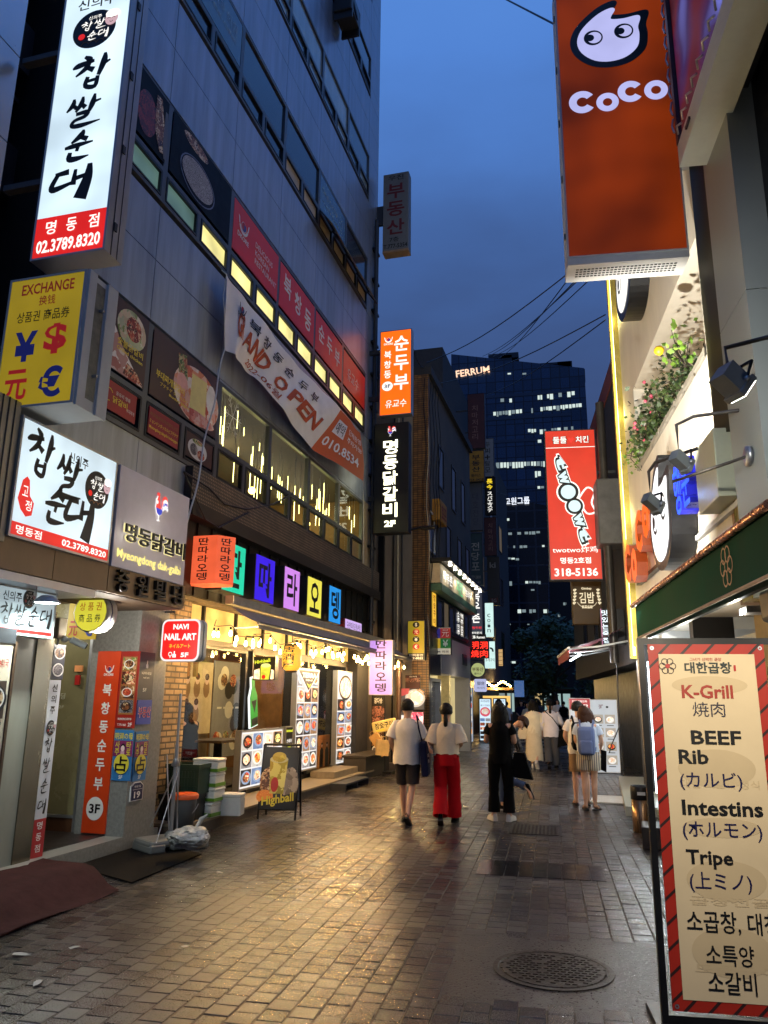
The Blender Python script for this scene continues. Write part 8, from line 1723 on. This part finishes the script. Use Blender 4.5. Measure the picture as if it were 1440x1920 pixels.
# ================================================================== people (each faces +y of its own frame)
SKIN = M('skin', (206, 160, 132), .5, var=.08, scale=8); HAIRB = M('black_hair', (16, 12, 11), .5, var=.6, scale=26, stretch=(6, 6, .5), spec=.2, bump=.8); HAIRN = M('brown_hair', (58, 36, 26), .55, var=.4, scale=30, stretch=(6, 6, .6), spec=.15)
EYEM = M('eye_dark', (20, 16, 14), .25, var=0); LIPM = M('lip', (150, 78, 72), .5, var=.05)
def cloth(name, col, rough=.85, var=.12): return M(name, col, rough, var=var, scale=5, bump=.5, spec=.12)
J0 = dict(pelvis=(0, 0, .94), waist=(0, .0, 1.08), chest=(0, -.01, 1.27), neck=(0, 0, 1.42), hb=(0, .015, 1.50), head=(0, .02, 1.585), top=(0, .005, 1.655), shL=(-.165, 0, 1.375), shR=(.165, 0, 1.375), elL=(-.215, -.03, 1.10), elR=(.215, -.03, 1.10), wrL=(-.225, .05, .87), wrR=(.225, .05, .87),
          hiL=(-.085, 0, .90), hiR=(.085, 0, .90), knL=(-.095, .02, .49), knR=(.095, .02, .49), anL=(-.095, -.02, .085), anR=(.095, -.02, .085), toL=(-.11, .14, .03), toR=(.11, .14, .03))
BODIES = []
def add_body(root, J):
    V = []; R = []; Ed = []
    def v(p, r): V.append(Vector(p)); R.append(r if isinstance(r, tuple) else (r, r)); return len(V)-1
    def e(a, b): Ed.append((a, b))
    pe = v(J['pelvis'], (.125, .10)); wa = v(J['waist'], (.115, .085)); ch = v(J['chest'], (.135, .095)); nk = v(J['neck'], .05); hb = v(J['hb'], (.062, .072)); he = v(J['head'], (.078, .095)); tp = v(J['top'], (.06, .07))
    for a, b in ((pe, wa), (wa, ch), (ch, nk), (nk, hb), (hb, he), (he, tp)): e(a, b)
    H = Vector(J['head']); up = (Vector(J['top'])-Vector(J['hb'])).normalized(); fw = Vector(J.get('face', (0, 1, 0))).normalized(); fw = (fw-up*fw.dot(up)).normalized(); rt = fw.cross(up)
    ns = v(H+fw*.108-up*.03, (.013, .016)); e(he, ns)
    for s in (-1, 1): ea = v(H+rt*s*.088-up*.02, (.012, .022)); e(he, ea)
    for s in 'LR':
        sg = -1 if s == 'L' else 1
        sh = v(J['sh'+s], .055); el = v(J['el'+s], .038); wr = v(J['wr'+s], .026); e(ch, sh); e(sh, el)
        fm_ = v(Vector(J['el'+s]).lerp(Vector(J['wr'+s]), .35), .037); e(el, fm_); e(fm_, wr)
        d = (Vector(J['wr'+s])-Vector(J['el'+s])).normalized(); side = Vector(J.get('palm'+s, (0, 1, 0))); side = (side-d*side.dot(d)).normalized(); nrm = d.cross(side)
        pm = v(Vector(J['wr'+s])+d*.06, (.034, .018)); e(wr, pm); P0 = V[pm]
        for k, (o, ln) in enumerate(((-.028, .06), (-.01, .074), (.009, .08), (.027, .07))):
            a = v(P0+side*o+d*.035, .0095); b = v(P0+side*o*1.05+d*(.035+ln*.5)+nrm*.008, .0085); c = v(P0+side*o+d*(.035+ln*.85)+nrm*.028, .007); e(pm, a); e(a, b); e(b, c)
        a = v(P0+side*.042-d*.02, .011); b = v(P0+side*.058+d*.02+nrm*.012, .009); e(pm, a); e(a, b)
        hi = v(J['hi'+s], .082); kn = v(J['kn'+s], .053); cf = v(Vector(J['kn'+s]).lerp(Vector(J['an'+s]), .33)+Vector((0, -.012, 0)), .052); an = v(J['an'+s], .034); to = v(J['to'+s], (.038, .024)); th = v(Vector(J['hi'+s]).lerp(Vector(J['kn'+s]), .4), .075)
        hl = v(Vector(J['an'+s])+(Vector(J['an'+s])-Vector(J['to'+s])).normalized()*.035+Vector((0, 0, -.045)), .026)
        e(pe, hi); e(hi, th); e(th, kn); e(kn, cf); e(cf, an); e(an, to); e(an, hl)
    me = bpy.data.meshes.new('body'); me.from_pydata(V, Ed, []); ob = bpy.data.objects.new('body', me); COL.objects.link(ob); ob.parent = root
    sk = ob.modifiers.new('skin', 'SKIN'); sk.use_smooth_shade = True; sk.branch_smoothing = .6
    for i, sv in enumerate(me.skin_vertices[0].data): sv.radius = R[i]; sv.use_root = (i == 0)
    ss_ = ob.modifiers.new('sub', 'SUBSURF'); ss_.levels = 2; ss_.render_levels = 2
    BODIES.append(ob)
    # eyes and mouth
    b = MB()
    for s in (-1, 1): b.ball(tuple(H+fw*.092+rt*s*.032-up*.004), .009, EYEM, 8)
    part('eyes', b, root); b = MB(); b.tube([tuple(H+fw*.094-rt*.022-up*.062), tuple(H+fw*.101-up*.064), tuple(H+fw*.094+rt*.022-up*.062)], .006, LIPM, 6); part('mouth', b, root)
    return H, up, fw, rt
def loft(b, rings, m, n=22, wr=.006, seed=0, capb=False):
    rows = []
    for i, (c, rx, ry) in enumerate(rings):
        rows.append([(c[0]+rx*cos(2*pi*k/n)*(1+wr/ max(rx, .03)*sin(k*3.1+i*1.7+seed)), c[1]+ry*sin(2*pi*k/n)*(1+wr/max(rx, .03)*cos(k*2.3+i*2.1+seed)), c[2]+wr*.6*sin(k*1.9+i+seed)) for k in range(n)])
    b.grid(rows, m, True, True)
    if capb: b.face(rows[0], m)
def lerp(a, b, t): return tuple(a[i]*(1-t)+b[i]*t for i in range(3))
def shirt(root, J, m, hem=.86, w=.205, d=.135, slv=.55, sw=.085, seed=0, fit=1, name='shirt'):
    b = MB(); c, wa, pe, nk = J['chest'], J['waist'], J['pelvis'], J['neck']
    dl = hem-.94; hemc = (pe[0], pe[1], pe[2]+dl)
    loft(b, [(hemc, w, d), (lerp(hemc, wa, .35), w*.985, d*.985), (lerp(hemc, wa, .75), w*.96*fit, d*.96*fit), (lerp(wa, c, .3), w*.95*fit, d*.95), (lerp(wa, c, .7), w*.97, d*.98), (c, w*1.0, d*.97), ((c[0]*.5+nk[0]*.5, c[1]*.5+nk[1]*.5, c[2]+.07), w*.97, d*.86), ((nk[0], nk[1], nk[2]-.035), w*.72, d*.66), ((nk[0], nk[1], nk[2]+.0), .082, .075), ((nk[0], nk[1]+.002, nk[2]+.015), .064, .062)], m, 26, .012, seed)
    for s in 'LR':
        sh, el, wr_ = J['sh'+s], J['el'+s], J['wr'+s]; full = slv > 1
        sh = (sh[0]*.96, sh[1], sh[2]-.02); a0 = (sh[0]*.6+nk[0]*.4, sh[1], sh[2]+.0)
        P = [a0, lerp(a0, sh, .6), sh]; Rr = [sw*.5, sw*.62, sw*.72]
        end = min(slv, 1); P += [lerp(sh, el, end*.2), lerp(sh, el, end*.55), lerp(sh, el, end)]; Rr += [sw*.84, sw*.95, sw*(1.0 if not full else .85)]
        if full: P += [lerp(el, wr_, (slv-1)*.5), lerp(el, wr_, slv-1)]; Rr += [sw*.8, sw*.72]
        b.tube(P, Rr, m, 16, False)
    return part(name, b, root)
def trousers(root, J, m, top=1.02, end=1.9, rw=(.1, .085, .085), hipw=.165, hipd=.125, seed=0, name='trousers', lift=True):
    b = MB(); pe, wa = J['pelvis'], J['waist']; zt = top-1.08; tp = (wa[0], wa[1], wa[2]+zt)
    loft(b, [((pe[0], pe[1], pe[2]-.12), hipw*.98, hipd), ((pe[0], pe[1], pe[2]-.03), hipw*1.03, hipd*1.05), ((pe[0], pe[1], pe[2]+.03), hipw, hipd), (tp, hipw*.8, hipd*.82)], m, 24, .003, seed)
    for s in 'LR':
        hi, kn, an = J['hi'+s], J['kn'+s], J['an'+s]; hi2 = (hi[0], hi[1], hi[2]+.05)
        P = [hi2, lerp(hi, kn, .25), lerp(hi, kn, .6), lerp(hi, kn, min(1, end))]; Rr = [rw[0]*.92, rw[0], rw[0]*.5+rw[1]*.5, rw[1]]
        if end > 1: P += [lerp(kn, an, (end-1)*.33), lerp(kn, an, (end-1)*.7), lerp(kn, an, end-1)]; Rr += [rw[1]*.98, rw[2]*.97, rw[2]]
        PP = []; RR = []
        for i in range(len(P)-1):
            for k in range(3): t = k/3; PP.append(lerp(P[i], P[i+1], t)); RR.append(Rr[i]*(1-t)+Rr[i+1]*t+.0035*sin(i*5+k*2.6+seed))
        PP.append(P[-1]); RR.append(Rr[-1]); b.tube(PP, RR, m, 18, False)
    return part(name, b, root)
def skirt(root, J, m, z1=.16, w0=.16, w1=.21, sway=0, name='skirt'):
    b = MB(); pe = J['pelvis']; n = 30; rows = []
    for i in range(9):
        t = i/8; z = 1.04*(1-t)+z1*t; rx = w0*(1-t)+w1*t+.03*sin(pi*t*.7)
        rows.append([(pe[0]+sway*t+rx*cos(2*pi*k/n)*(1+.035*t*sin(k*2.2)), pe[1]+rx*.78*sin(2*pi*k/n)*(1+.035*t*sin(k*2.2)), z+.02*t*sin(k*.8)) for k in range(n)])
    b.grid(rows[::-1], m, True, True); return part(name, b, root)
def hair(root, H, up, fw, rt, m, style='short', ln=.0):
    b = MB(); n = 20; rows = []
    back = -fw
    for i in range(9):
        a = -.55+(pi/2+.55)*i/8; q = max(.03, cos(a)); row = []
        for k in range(n):
            th = 2*pi*k/n; dr = rt*cos(th)*.094+fw*sin(th)*.112; fr = max(0, sin(th)); lo = -.085 if sin(th) < .25 else .035
            h = .112*sin(a)+.01
            if sin(th) > .25: h = max(h, .03+.04*fr)
            j = 1+.05*sin(k*4.1+i*2.2); row.append(tuple(H+up*.012+dr*q*j*(.97 if fr > .25 else 1.06)+up*h+back*.008))
        rows.append(row)
    b.grid(rows, m, True, True); b.face(rows[-1], m)
    if style in ('long', 'pony', 'bob'):
        if style == 'pony':
            p = H+back*.105-up*.055; b.ball(tuple(p), .03, m, 8); b.tube([tuple(p), tuple(p+back*.03-up*.07), tuple(p+back*.02-up*(.07+ln*.5)), tuple(p+back*.0-up*(.07+ln))], [.026, .036, .03, .006], m, 10)
        else:
            rows = []
            for i in range(10):
                t = i/9; z = .06-(.06+.1+ln)*t; row = []
                for k in range(15):
                    th = pi*.98+(pi*1.04)*k/14 if style != 'bob' else pi*.9+pi*1.2*k/14
                    wx = .1+.03*sin(pi*min(1, t*1.2))+.012*sin(k*2.7+t*3); dp = .108+.012*sin(k*3.3+t*6)-.0*t
                    row.append(tuple(H+rt*cos(th)*wx*(1-.35*max(0, t-.6))+fw*sin(th)*dp*(1-.25*t)+up*z+Vector((0, 0, .015*sin(k*1.7)*t))))
                rows.append(row)
            b.grid(rows, m, True); b.grid([[tuple(Vector(p)+fw*.03) for p in r_] for r_ in rows], m, True)
    return part('hair', b, root)
def shoe(root, J, s, m, sole, kind='shoe', J2=None):
    b = MB(); a, t = Vector(J['an'+s]), Vector(J['to'+s]); d = (t-a); d.z = 0 if abs(d.z) < .075 else d.z; d.normalize(); hz = Vector((-d.y, d.x, 0)).normalized() if abs(d.z) < .9 else Vector((1, 0, 0)); up2 = d.cross(hz)*-1 if d.cross(hz).z < 0 else d.cross(hz); o = a-up2*.075-d*.055
    prof = [(0, .034), (.05, .04), (.12, .038), (.18, .047), (.235, .043), (.265, .02)]
    ring = [o+d*x+hz*w for x, w in prof]+[o+d*x-hz*w for x, w in reversed(prof)]
    b.face([tuple(p) for p in ring], sole); b.grid([[tuple(p) for p in ring], [tuple(p+up2*.022) for p in ring]], sole, False, True); b.face([tuple(p+up2*.022) for p in ring], sole)
    if kind == 'shoe':
        hs = [.085, .08, .07, .05, .04, .02]; top = [o+d*x+hz*w*.62+up2*(.02+h) for (x, w), h in zip(prof, hs)]+[o+d*x-hz*w*.62+up2*(.02+h) for (x, w), h in reversed(list(zip(prof, hs)))]
        b.grid([[tuple(p+up2*.02) for p in ring], [tuple((p+up2*.02).lerp(q, .6)+(p-o-d*.13)*.03) for p, q in zip(ring, top)], [tuple(q) for q in top]], m, True, True); b.face([tuple(q) for q in top[0:3]+top[-3:]], m)
    else:
        for x in (.15, .19) if kind == 'sandal' else (.17,): b.tube([tuple(o+d*x+hz*.046+up2*.02), tuple(o+d*x+hz*.02+up2*.06), tuple(o+d*x-hz*.02+up2*.06), tuple(o+d*x-hz*.046+up2*.02)], .012, m, 6)
        if kind == 'sandal': b.tube([tuple(o+d*.02+hz*.036+up2*.03), tuple(o-d*.015+up2*.07), tuple(o+d*.02-hz*.036+up2*.03)], .01, m, 6)
    return part('shoe' if kind == 'shoe' else 'sandal', b, root)
def person(label, px, H, rz=0, pose=None, at=None, group=None):
    g = ground(px) if at is None else Vector(at); r = thing('person', label, 'person', (g.x, g.y, 0 if at is None else g.z), rz, group); k = H/1.70; r.scale = (k, k, k); J = dict(J0); J.update(pose or {}); return r, J
WHT = cloth('white_cotton', (232, 224, 212)); DKG = cloth('dark_grey_cloth', (62, 56, 54)); REDC = cloth('red_trouser_cloth', (176, 14, 24), .7, .1); BEI = cloth('beige_chiffon', (228, 210, 184)); BLK = cloth('black_cloth', (9, 9, 10), .9); NVC = cloth('navy_canvas', (26, 30, 58)); CRM = cloth('cream_cloth', (206, 190, 160)); JEAN = cloth('blue_denim', (52, 70, 108)); PALEB = cloth('pale_blue_cotton', (196, 206, 220)); SLT = cloth('slate_cloth', (70, 70, 74)); BPK = cloth('blue_grey_nylon', (104, 118, 158)); BRS = cloth('tan_shorts', (150, 120, 86))
SOLEW = M('white_rubber', (206, 202, 196), .5, var=.05); SOLEB = M('black_sole', (24, 22, 22), .6, var=.05); LEA = M('brown_leather', (96, 70, 52), .5, var=.15)
# 1 man with the navy tote
P = dict(anL=(-.09, .2, .085), toL=(-.11, .36, .03), knL=(-.09, .13, .5), anR=(.06, -.22, .13), toR=(.07, -.09, .03), knR=(.08, .0, .5), elL=(-.24, -.05, 1.12), wrL=(-.2, .1, .93), elR=(.25, .02, 1.12), wrR=(.27, .2, 1.02))
r, J = person('person in a white T-shirt, dark shorts and sandals carrying a navy tote bag', (763, 1543), 1.63, -.05, P)
h = add_body(r, J); hair(r, *h, HAIRB); shirt(r, J, WHT, .80, .205, .14, .85, .09, 1); trousers(r, J, DKG, .98, .92, (.105, .098, .092), .16, .125, 1, 'shorts')
for s in 'LR': shoe(r, J, s, LEA, SOLEB, 'sandal')
b = MB(); b.bbox(-.05, .05, -.2, .2, -.48, 0, NVC, .03); o = part('tote_bag', b, r); o.location = (.24, .0, 1.12); o.rotation_euler = (0, -.08, .12); t = MB(); t.text('BOOK', 0, -.2, .045, WPRINT, 0, .2, .02); t.text('STORE', 0, -.28, .045, WPRINT, 0, .2, .02); t = part('tote_print', t, o); t.location = (.054, 0, 0); t.rotation_euler = (0, 0, pi/2)
b = MB(); b.tube([(.24, -.1, 1.12), (.2, -.14, 1.3), (.145, -.02, 1.47), (.2, .12, 1.3), (.24, .12, 1.12)], .014, NVC, 6); part('strap', b, r)
# 2 woman in red trousers
P = dict(anL=(-.08, -.12, .12), toL=(-.09, .02, .03), knL=(-.09, .04, .5), anR=(.09, .16, .085), toR=(.11, .32, .03), knR=(.1, .12, .5), elL=(-.22, -.02, 1.13), wrL=(-.13, .2, 1.05), elR=(.22, -.02, 1.13), wrR=(.14, .2, 1.05))
r, J = person('person in wide bright red trousers and a loose beige blouse', (838, 1547), 1.58, .04, P)
h = add_body(r, J); hair(r, *h, HAIRB, 'pony', .12); shirt(r, J, BEI, .985, .185, .135, .98, .11, 2, 1.06, 'blouse'); trousers(r, J, REDC, 1.1, 1.96, (.108, .098, .11), .158, .125, 2)
for s in 'LR': shoe(r, J, s, BLK, SOLEB)
b = MB(); b.grid([[(-.13+.03*k, -.142-.01*sin(k), 1.08+.035*k+.02*j) for k in range(9)] for j in (0, 1)], BEI); part('blouse_fold', b, r)
# 3 woman in black
P = dict(elL=(-.22, .02, 1.12), wrL=(-.17, .2, 1.2), elR=(.22, .02, 1.12), wrR=(.12, .2, 1.15), anL=(-.11, 0, .085), anR=(.11, 0, .085), toL=(-.18, .13, .03), toR=(.15, .15, .03), knL=(-.11, .02, .49), knR=(.11, .02, .49))
r, J = person('person all in black with long black hair and white sneakers', (941, 1541), 1.60, -.06, P)
h = add_body(r, J); hair(r, *h, HAIRB, 'long', .34); shirt(r, J, BLK, .88, .165, .12, .5, .07, 3); trousers(r, J, BLK, 1.05, 1.88, (.098, .078, .088), .15, .12, 3)
for s in 'LR': shoe(r, J, s, SOLEW, SOLEW)
b = MB(); b.prism([(-.15, .02), (.2, -.02), (.09, .36), (-.06, .36)], -.08, .08, BLK); b.tube([(-.02, 0, .4), (-.1, 0, .72), (.02, 0, .4)], .012, BLK, 6); o = part('shoulder_bag', b, r); o.location = (.27, .06, .62)
b = MB(); b.bbox(-.035, .035, -.006, .006, -.07, .07, M('phone_black', (20, 20, 24), .2), .004); o = part('phone', b, r); o.location = (-.12, .3, 1.27); o.rotation_euler = (-.5, 0, 0)
# 4 bending person behind
P = dict(pelvis=(0, 0, .92), waist=(.06, .03, 1.05), chest=(.13, .06, 1.19), neck=(.2, .07, 1.32), hb=(.25, .08, 1.36), head=(.32, .09, 1.375), top=(.38, .1, 1.38), face=(.5, -.4, -.8), shL=(.13, .2, 1.28), shR=(.16, -.1, 1.26), elL=(.26, .2, 1.02), wrL=(.3, .1, .8), elR=(.28, -.14, 1.0), wrR=(.34, -.1, .78), hiL=(-.01, .08, .88), hiR=(.02, -.08, .88), knL=(.0, .1, .48), anL=(-.02, .1, .085), toL=(.14, .1, .03), knR=(.1, -.08, .5), anR=(.4, -.14, .40), toR=(.46, -.14, .22))
r, J = person('person with short brown hair bending over, one denim leg lifted', (944, 1522), 1.60, 0, P)
h = add_body(r, J); hair(r, *h, HAIRN); PLD = tiles('plaid_shirt', (52, 50, 54), (70, 66, 68), (30, 28, 30), .05, .05, .01, .8, 0, 0, 'both'); b = MB(); b.tube([J['pelvis'], J['waist'], lerp(J['waist'], J['chest'], .6), J['chest'], lerp(J['chest'], J['neck'], .7)], [.16, .165, .165, .15, .07], PLD, 18)
for s in 'LR': b.tube([J['sh'+s], lerp(J['sh'+s], J['el'+s], .5), J['el'+s], lerp(J['el'+s], J['wr'+s], .7)], [.07, .062, .055, .045], PLD, 12)
part('shirt', b, r); trousers(r, J, JEAN, 1.0, 1.85, (.095, .07, .062), .15, .12, 4)
for s in 'LR': shoe(r, J, s, BLK, SOLEW)
# 5, 6 two women further on
P = dict(anL=(-.06, .1, .085), toL=(-.06, .24, .03), anR=(.08, -.2, .16), toR=(.1, -.1, .04), knR=(.08, .0, .48), elR=(.24, 0, 1.1), wrR=(.2, .1, .9))
r, J = person('person in a long cream skirt and cream cardigan', (1003, 1441), 1.66, -.1, P)
h = add_body(r, J); hair(r, *h, HAIRB, 'long', .22); skirt(r, J, CRM, .2, .165, .2); shirt(r, J, cloth('pale_cream_knit', (216, 204, 176)), .8, .2, .14, 1.7, .078, 5, 1, 'cardigan')
for s in 'LR': shoe(r, J, s, SOLEW, SOLEW)
b = MB(); b.prism([(-.14, 0), (.14, 0), (.1, .34), (-.12, .34)], -.06, .06, CRM); b.tube([(-.1, 0, .34), (.02, 0, .6), (.1, 0, .34)], .01, CRM, 5); o = part('shoulder_bag', b, r); o.location = (-.26, 0, .72)
P = dict(anR=(.08, .12, .085), toR=(.1, .28, .03), anL=(-.07, -.14, .12), toL=(-.08, 0, .03), elR=(.25, .0, 1.14), wrR=(.3, .16, 1.05))
r, J = person('person in a loose white shirt and grey wide trousers', (1036, 1442), 1.68, -.05, P)
h = add_body(r, J); hair(r, *h, HAIRB, 'pony', .2); shirt(r, J, cloth('white_shirting', (214, 206, 208)), .78, .205, .14, 1.6, .08, 6); trousers(r, J, SLT, 1.02, 1.93, (.11, .1, .105), .16, .125, 6)
for s in 'LR': shoe(r, J, s, BLK, SOLEB)
b = MB(); b.prism([(-.16, -.1), (.2, 0), (.14, .32), (-.1, .32)], -.07, .07, BLK); o = part('shoulder_bag', b, r); o.location = (.3, -.02, .62); b = MB(); b.tube([(.28, -.04, .92), (.05, -.15, 1.25), (-.12, -.1, 1.4)], .012, BLK, 5); part('strap', b, r)
# 7, 8 the couple at the porridge boards
def backpack(r, m, strap, w=.15):
    b = MB(); b.bbox(-w, w, -.17, 0, -.26, .2, m, .06); b.bbox(-w*.75, w*.75, -.215, -.16, -.24, -.02, m, .03); o = part('backpack', b, r); o.location = (0, -.125, 1.16)
    b = MB()
    for s in (-1, 1): b.tube([(s*.1, -.14, 1.34), (s*.115, -.05, 1.455), (s*.12, .1, 1.36), (s*.14, .06, 1.1), (s*.13, -.12, .98)], .018, strap, 6)
    part('straps', b, r)
P = dict(elL=(-.24, .03, 1.12), wrL=(-.14, .14, .95), elR=(.22, .02, 1.12), wrR=(.14, .2, 1.05), face=(.7, .7, 0), knL=(-.09, .03, .49))
r, J = person('person in a white T-shirt and tan shorts with a black backpack', (1092, 1511), 1.63, .1, P)
h = add_body(r, J); hair(r, *h, HAIRB); shirt(r, J, WHT, .84, .195, .135, .6, .082, 7); trousers(r, J, BRS, 1.0, .85, (.1, .098, .09), .165, .13, 7, 'shorts'); backpack(r, BLK, BLK)
for s in 'LR': shoe(r, J, s, LEA, SOLEB, 'slide')
P = dict(head=(-.03, .02, 1.575), top=(-.06, .01, 1.64), hb=(-.01, .015, 1.5), elR=(.23, .03, 1.12), wrR=(.2, .2, 1.0), elL=(-.2, .05, 1.12), wrL=(-.14, .2, 1.0), face=(-.3, 1, 0), anL=(-.07, 0, .085), knL=(-.08, .02, .49), anR=(.07, .02, .085), knR=(.08, .02, .49))
r, J = person('person with long brown hair, a blue grey backpack and striped shorts', (1108, 1521), 1.57, -.12, P)
STR = None; m, tt, bs = newmat('striped_shorts'); tcn = tt.nodes.new('ShaderNodeTexCoord'); wv = tt.nodes.new('ShaderNodeTexWave'); wv.inputs['Scale'].default_value = 9; tt.links.new(tcn.outputs['Object'], wv.inputs['Vector']); rr = tt.nodes.new('ShaderNodeValToRGB'); rr.color_ramp.elements[0].position = .25; rr.color_ramp.elements[1].position = .4; rr.color_ramp.elements[0].color = (*lin((96, 92, 96)), 1); rr.color_ramp.elements[1].color = (*lin((214, 200, 176)), 1); tt.links.new(wv.outputs[0], rr.inputs[0]); tt.links.new(rr.outputs[0], bs.inputs['Base Color'])
h = add_body(r, J); hair(r, *h, HAIRN, 'long', .16); shirt(r, J, PALEB, .9, .185, .13, .55, .078, 8); trousers(r, J, m, 1.02, .55, (.115, .115, .11), .17, .135, 8, 'shorts'); backpack(r, BPK, BPK, .14)
for s in 'LR': shoe(r, J, s, LEA, SOLEB, 'slide')
b = MB(); b.prism([(-.05, -.2), (.04, -.24), (.06, .1), (-.03, .12)], -.02, .02, BLK); o = part('folded_umbrella', b, r); o.location = (.24, .05, .86)
# 9 seated woman behind the shop glass
P = dict(pelvis=(0, 0, .56), waist=(0, .02, .72), chest=(0, .05, .92), neck=(0, .08, 1.08), hb=(0, .11, 1.15), head=(0, .13, 1.23), top=(0, .13, 1.3), shL=(-.165, .05, 1.03), shR=(.165, .05, 1.03), elL=(-.22, .2, .82), elR=(.22, .2, .82), wrL=(-.1, .4, .82), wrR=(.1, .4, .82), hiL=(-.09, .06, .54), hiR=(.09, .06, .54), knL=(-.12, .46, .52), knR=(.12, .46, .52), anL=(-.12, .46, .12), anR=(.12, .46, .12), toL=(-.13, .6, .06), toR=(.13, .6, .06))
wp = wpos('L', 11.5, -6.4, .22); r, J = person('person with black hair in a dark top seated behind the shop glass', None, 1.66, 1.2, P, (wp.x, wp.y, wp.z))
h = add_body(r, J); hair(r, *h, HAIRB, 'bob', .12); shirt(r, J, BLK, .86, .18, .125, .7, .075, 9); trousers(r, J, BLK, .98, 1.9, (.09, .07, .06), .16, .13, 9)
b = MB(); b.box(-.06, .06, .0, .02, -.06, .05, M('mask_white', (210, 210, 210), .6)); o = part('face_mask', b, r); o.location = (0, .215, 1.19)
ch = thing('stool', 'dark wooden stool under the seated person in the shop', 'stool', (wp.x, wp.y, .22), 1.2); b = MB(); b.box(-.2, .2, -.2, .2, .40, .44, WOODD); part('seat', b, ch)
for x in (-.17, .17):
    for y in (-.17, .17): b = MB(); b.box(x-.02, x+.02, y-.02, y+.02, 0, .4, WOODD); part('leg', b, ch)
tq = wpos('L', 12.0, -6.15, .22); tb_ = thing('dining_table', 'dark dining table behind the shop glass', 'table', tq, RZ[('L', 'wall')]); b = MB(); b.box(-.5, .5, -.3, .3, .7, .74, WOODD); part('tabletop', b, tb_); b = MB(); b.box(-.05, .05, -.05, .05, 0, .7, BLACKM); b.box(-.25, .25, -.25, .25, 0, .03, BLACKM); part('pedestal', b, tb_)
# bake the skinned bodies
bpy.context.view_layer.update(); dg = bpy.context.evaluated_depsgraph_get()
baked = [(o, bpy.data.meshes.new_from_object(o.evaluated_get(dg))) for o in BODIES]
for o, me in baked:
    o.modifiers.clear(); o.data = me; me.materials.clear(); me.materials.append(SKIN)
    for p in me.polygons: p.use_smooth = True
# 10 the crowd beyond
rn = random.Random(12); tops = [WHT, BLK, NVC, PALEB, BEI, SLT, DKG, CRM]; names = ['white', 'black', 'navy', 'pale blue', 'beige', 'slate', 'dark grey', 'cream']
src = BODIES[0].data; SRCP = [BODIES[0], BODIES[2], BODIES[5]]
for i in range(13):
    y = rn.uniform(28, 46); x = -2.2+3.9*(i+.5)/13+rn.uniform(-.2, .2); k = i % 8; r = thing('person', 'person walking in the distant crowd at the dark end of the street', 'person', (x, y, 0), rn.choice((0, pi, .3, -.2)), 'distant crowd in the street'); s = rn.uniform(.93, 1.03); r.scale = (s, s, s)
    o = bpy.data.objects.new('body', [BODIES[0].data, BODIES[2].data, BODIES[6].data][i % 3]); COL.objects.link(o); o.parent = r; J = dict(J0); J.update(dict(anL=(-.09, .2, .085), knL=(-.09, .13, .5), anR=(.06, -.22, .13), knR=(.08, 0, .5)) if i % 3 == 0 else {})
    H = Vector(J['head']); hair(r, H, Vector((0, 0, 1)), Vector((0, 1, 0)), Vector((1, 0, 0)), HAIRB, ('short', 'long', 'bob')[i % 3], .15); shirt(r, J, tops[k], .84, .2, .14, .9, .085, i); trousers(r, J, [BLK, SLT, JEAN, DKG][i % 4], 1.02, 1.9, (.1, .085, .08), .165, .13, i)
# small litter on the paving
LIT = M('crumpled_paper', (196, 188, 170), .8, var=.2)
for i, (p, s) in enumerate((((36, 1792), .09), ((140, 1780), .05), ((70, 1846), .07), ((412, 1638), .05), ((348, 1778), .045), ((873, 1514), .12), ((1199, 1735), .06), ((558, 1583), .04))):
    g = ground(p); b = MB(); n = 7; pts = [(s*(.5+.5*rn.random())*cos(2*pi*k/n), s*.5*(.5+.5*rn.random())*sin(2*pi*k/n), .004+.012*rn.random()) for k in range(n)]
    for k in range(n): b.face([(0, 0, .018), pts[k], pts[(k+1) % n]], LIT)
    solo('paper_scrap', b, ['flat pale paper scrap on the paving below the carpet ramp', 'small white scrap beside the flat pale one', 'curled white scrap lowest of all on the paving', 'small pale scrap below the parasol base', 'white scrap in the middle of the wet paving', 'long pale scrap on the paving between red and black trousers', 'brown leaf like scrap near the menu stand foot', 'tiny scrap below the pavement board'][i], 'litter', (g.x, g.y, .003), i)
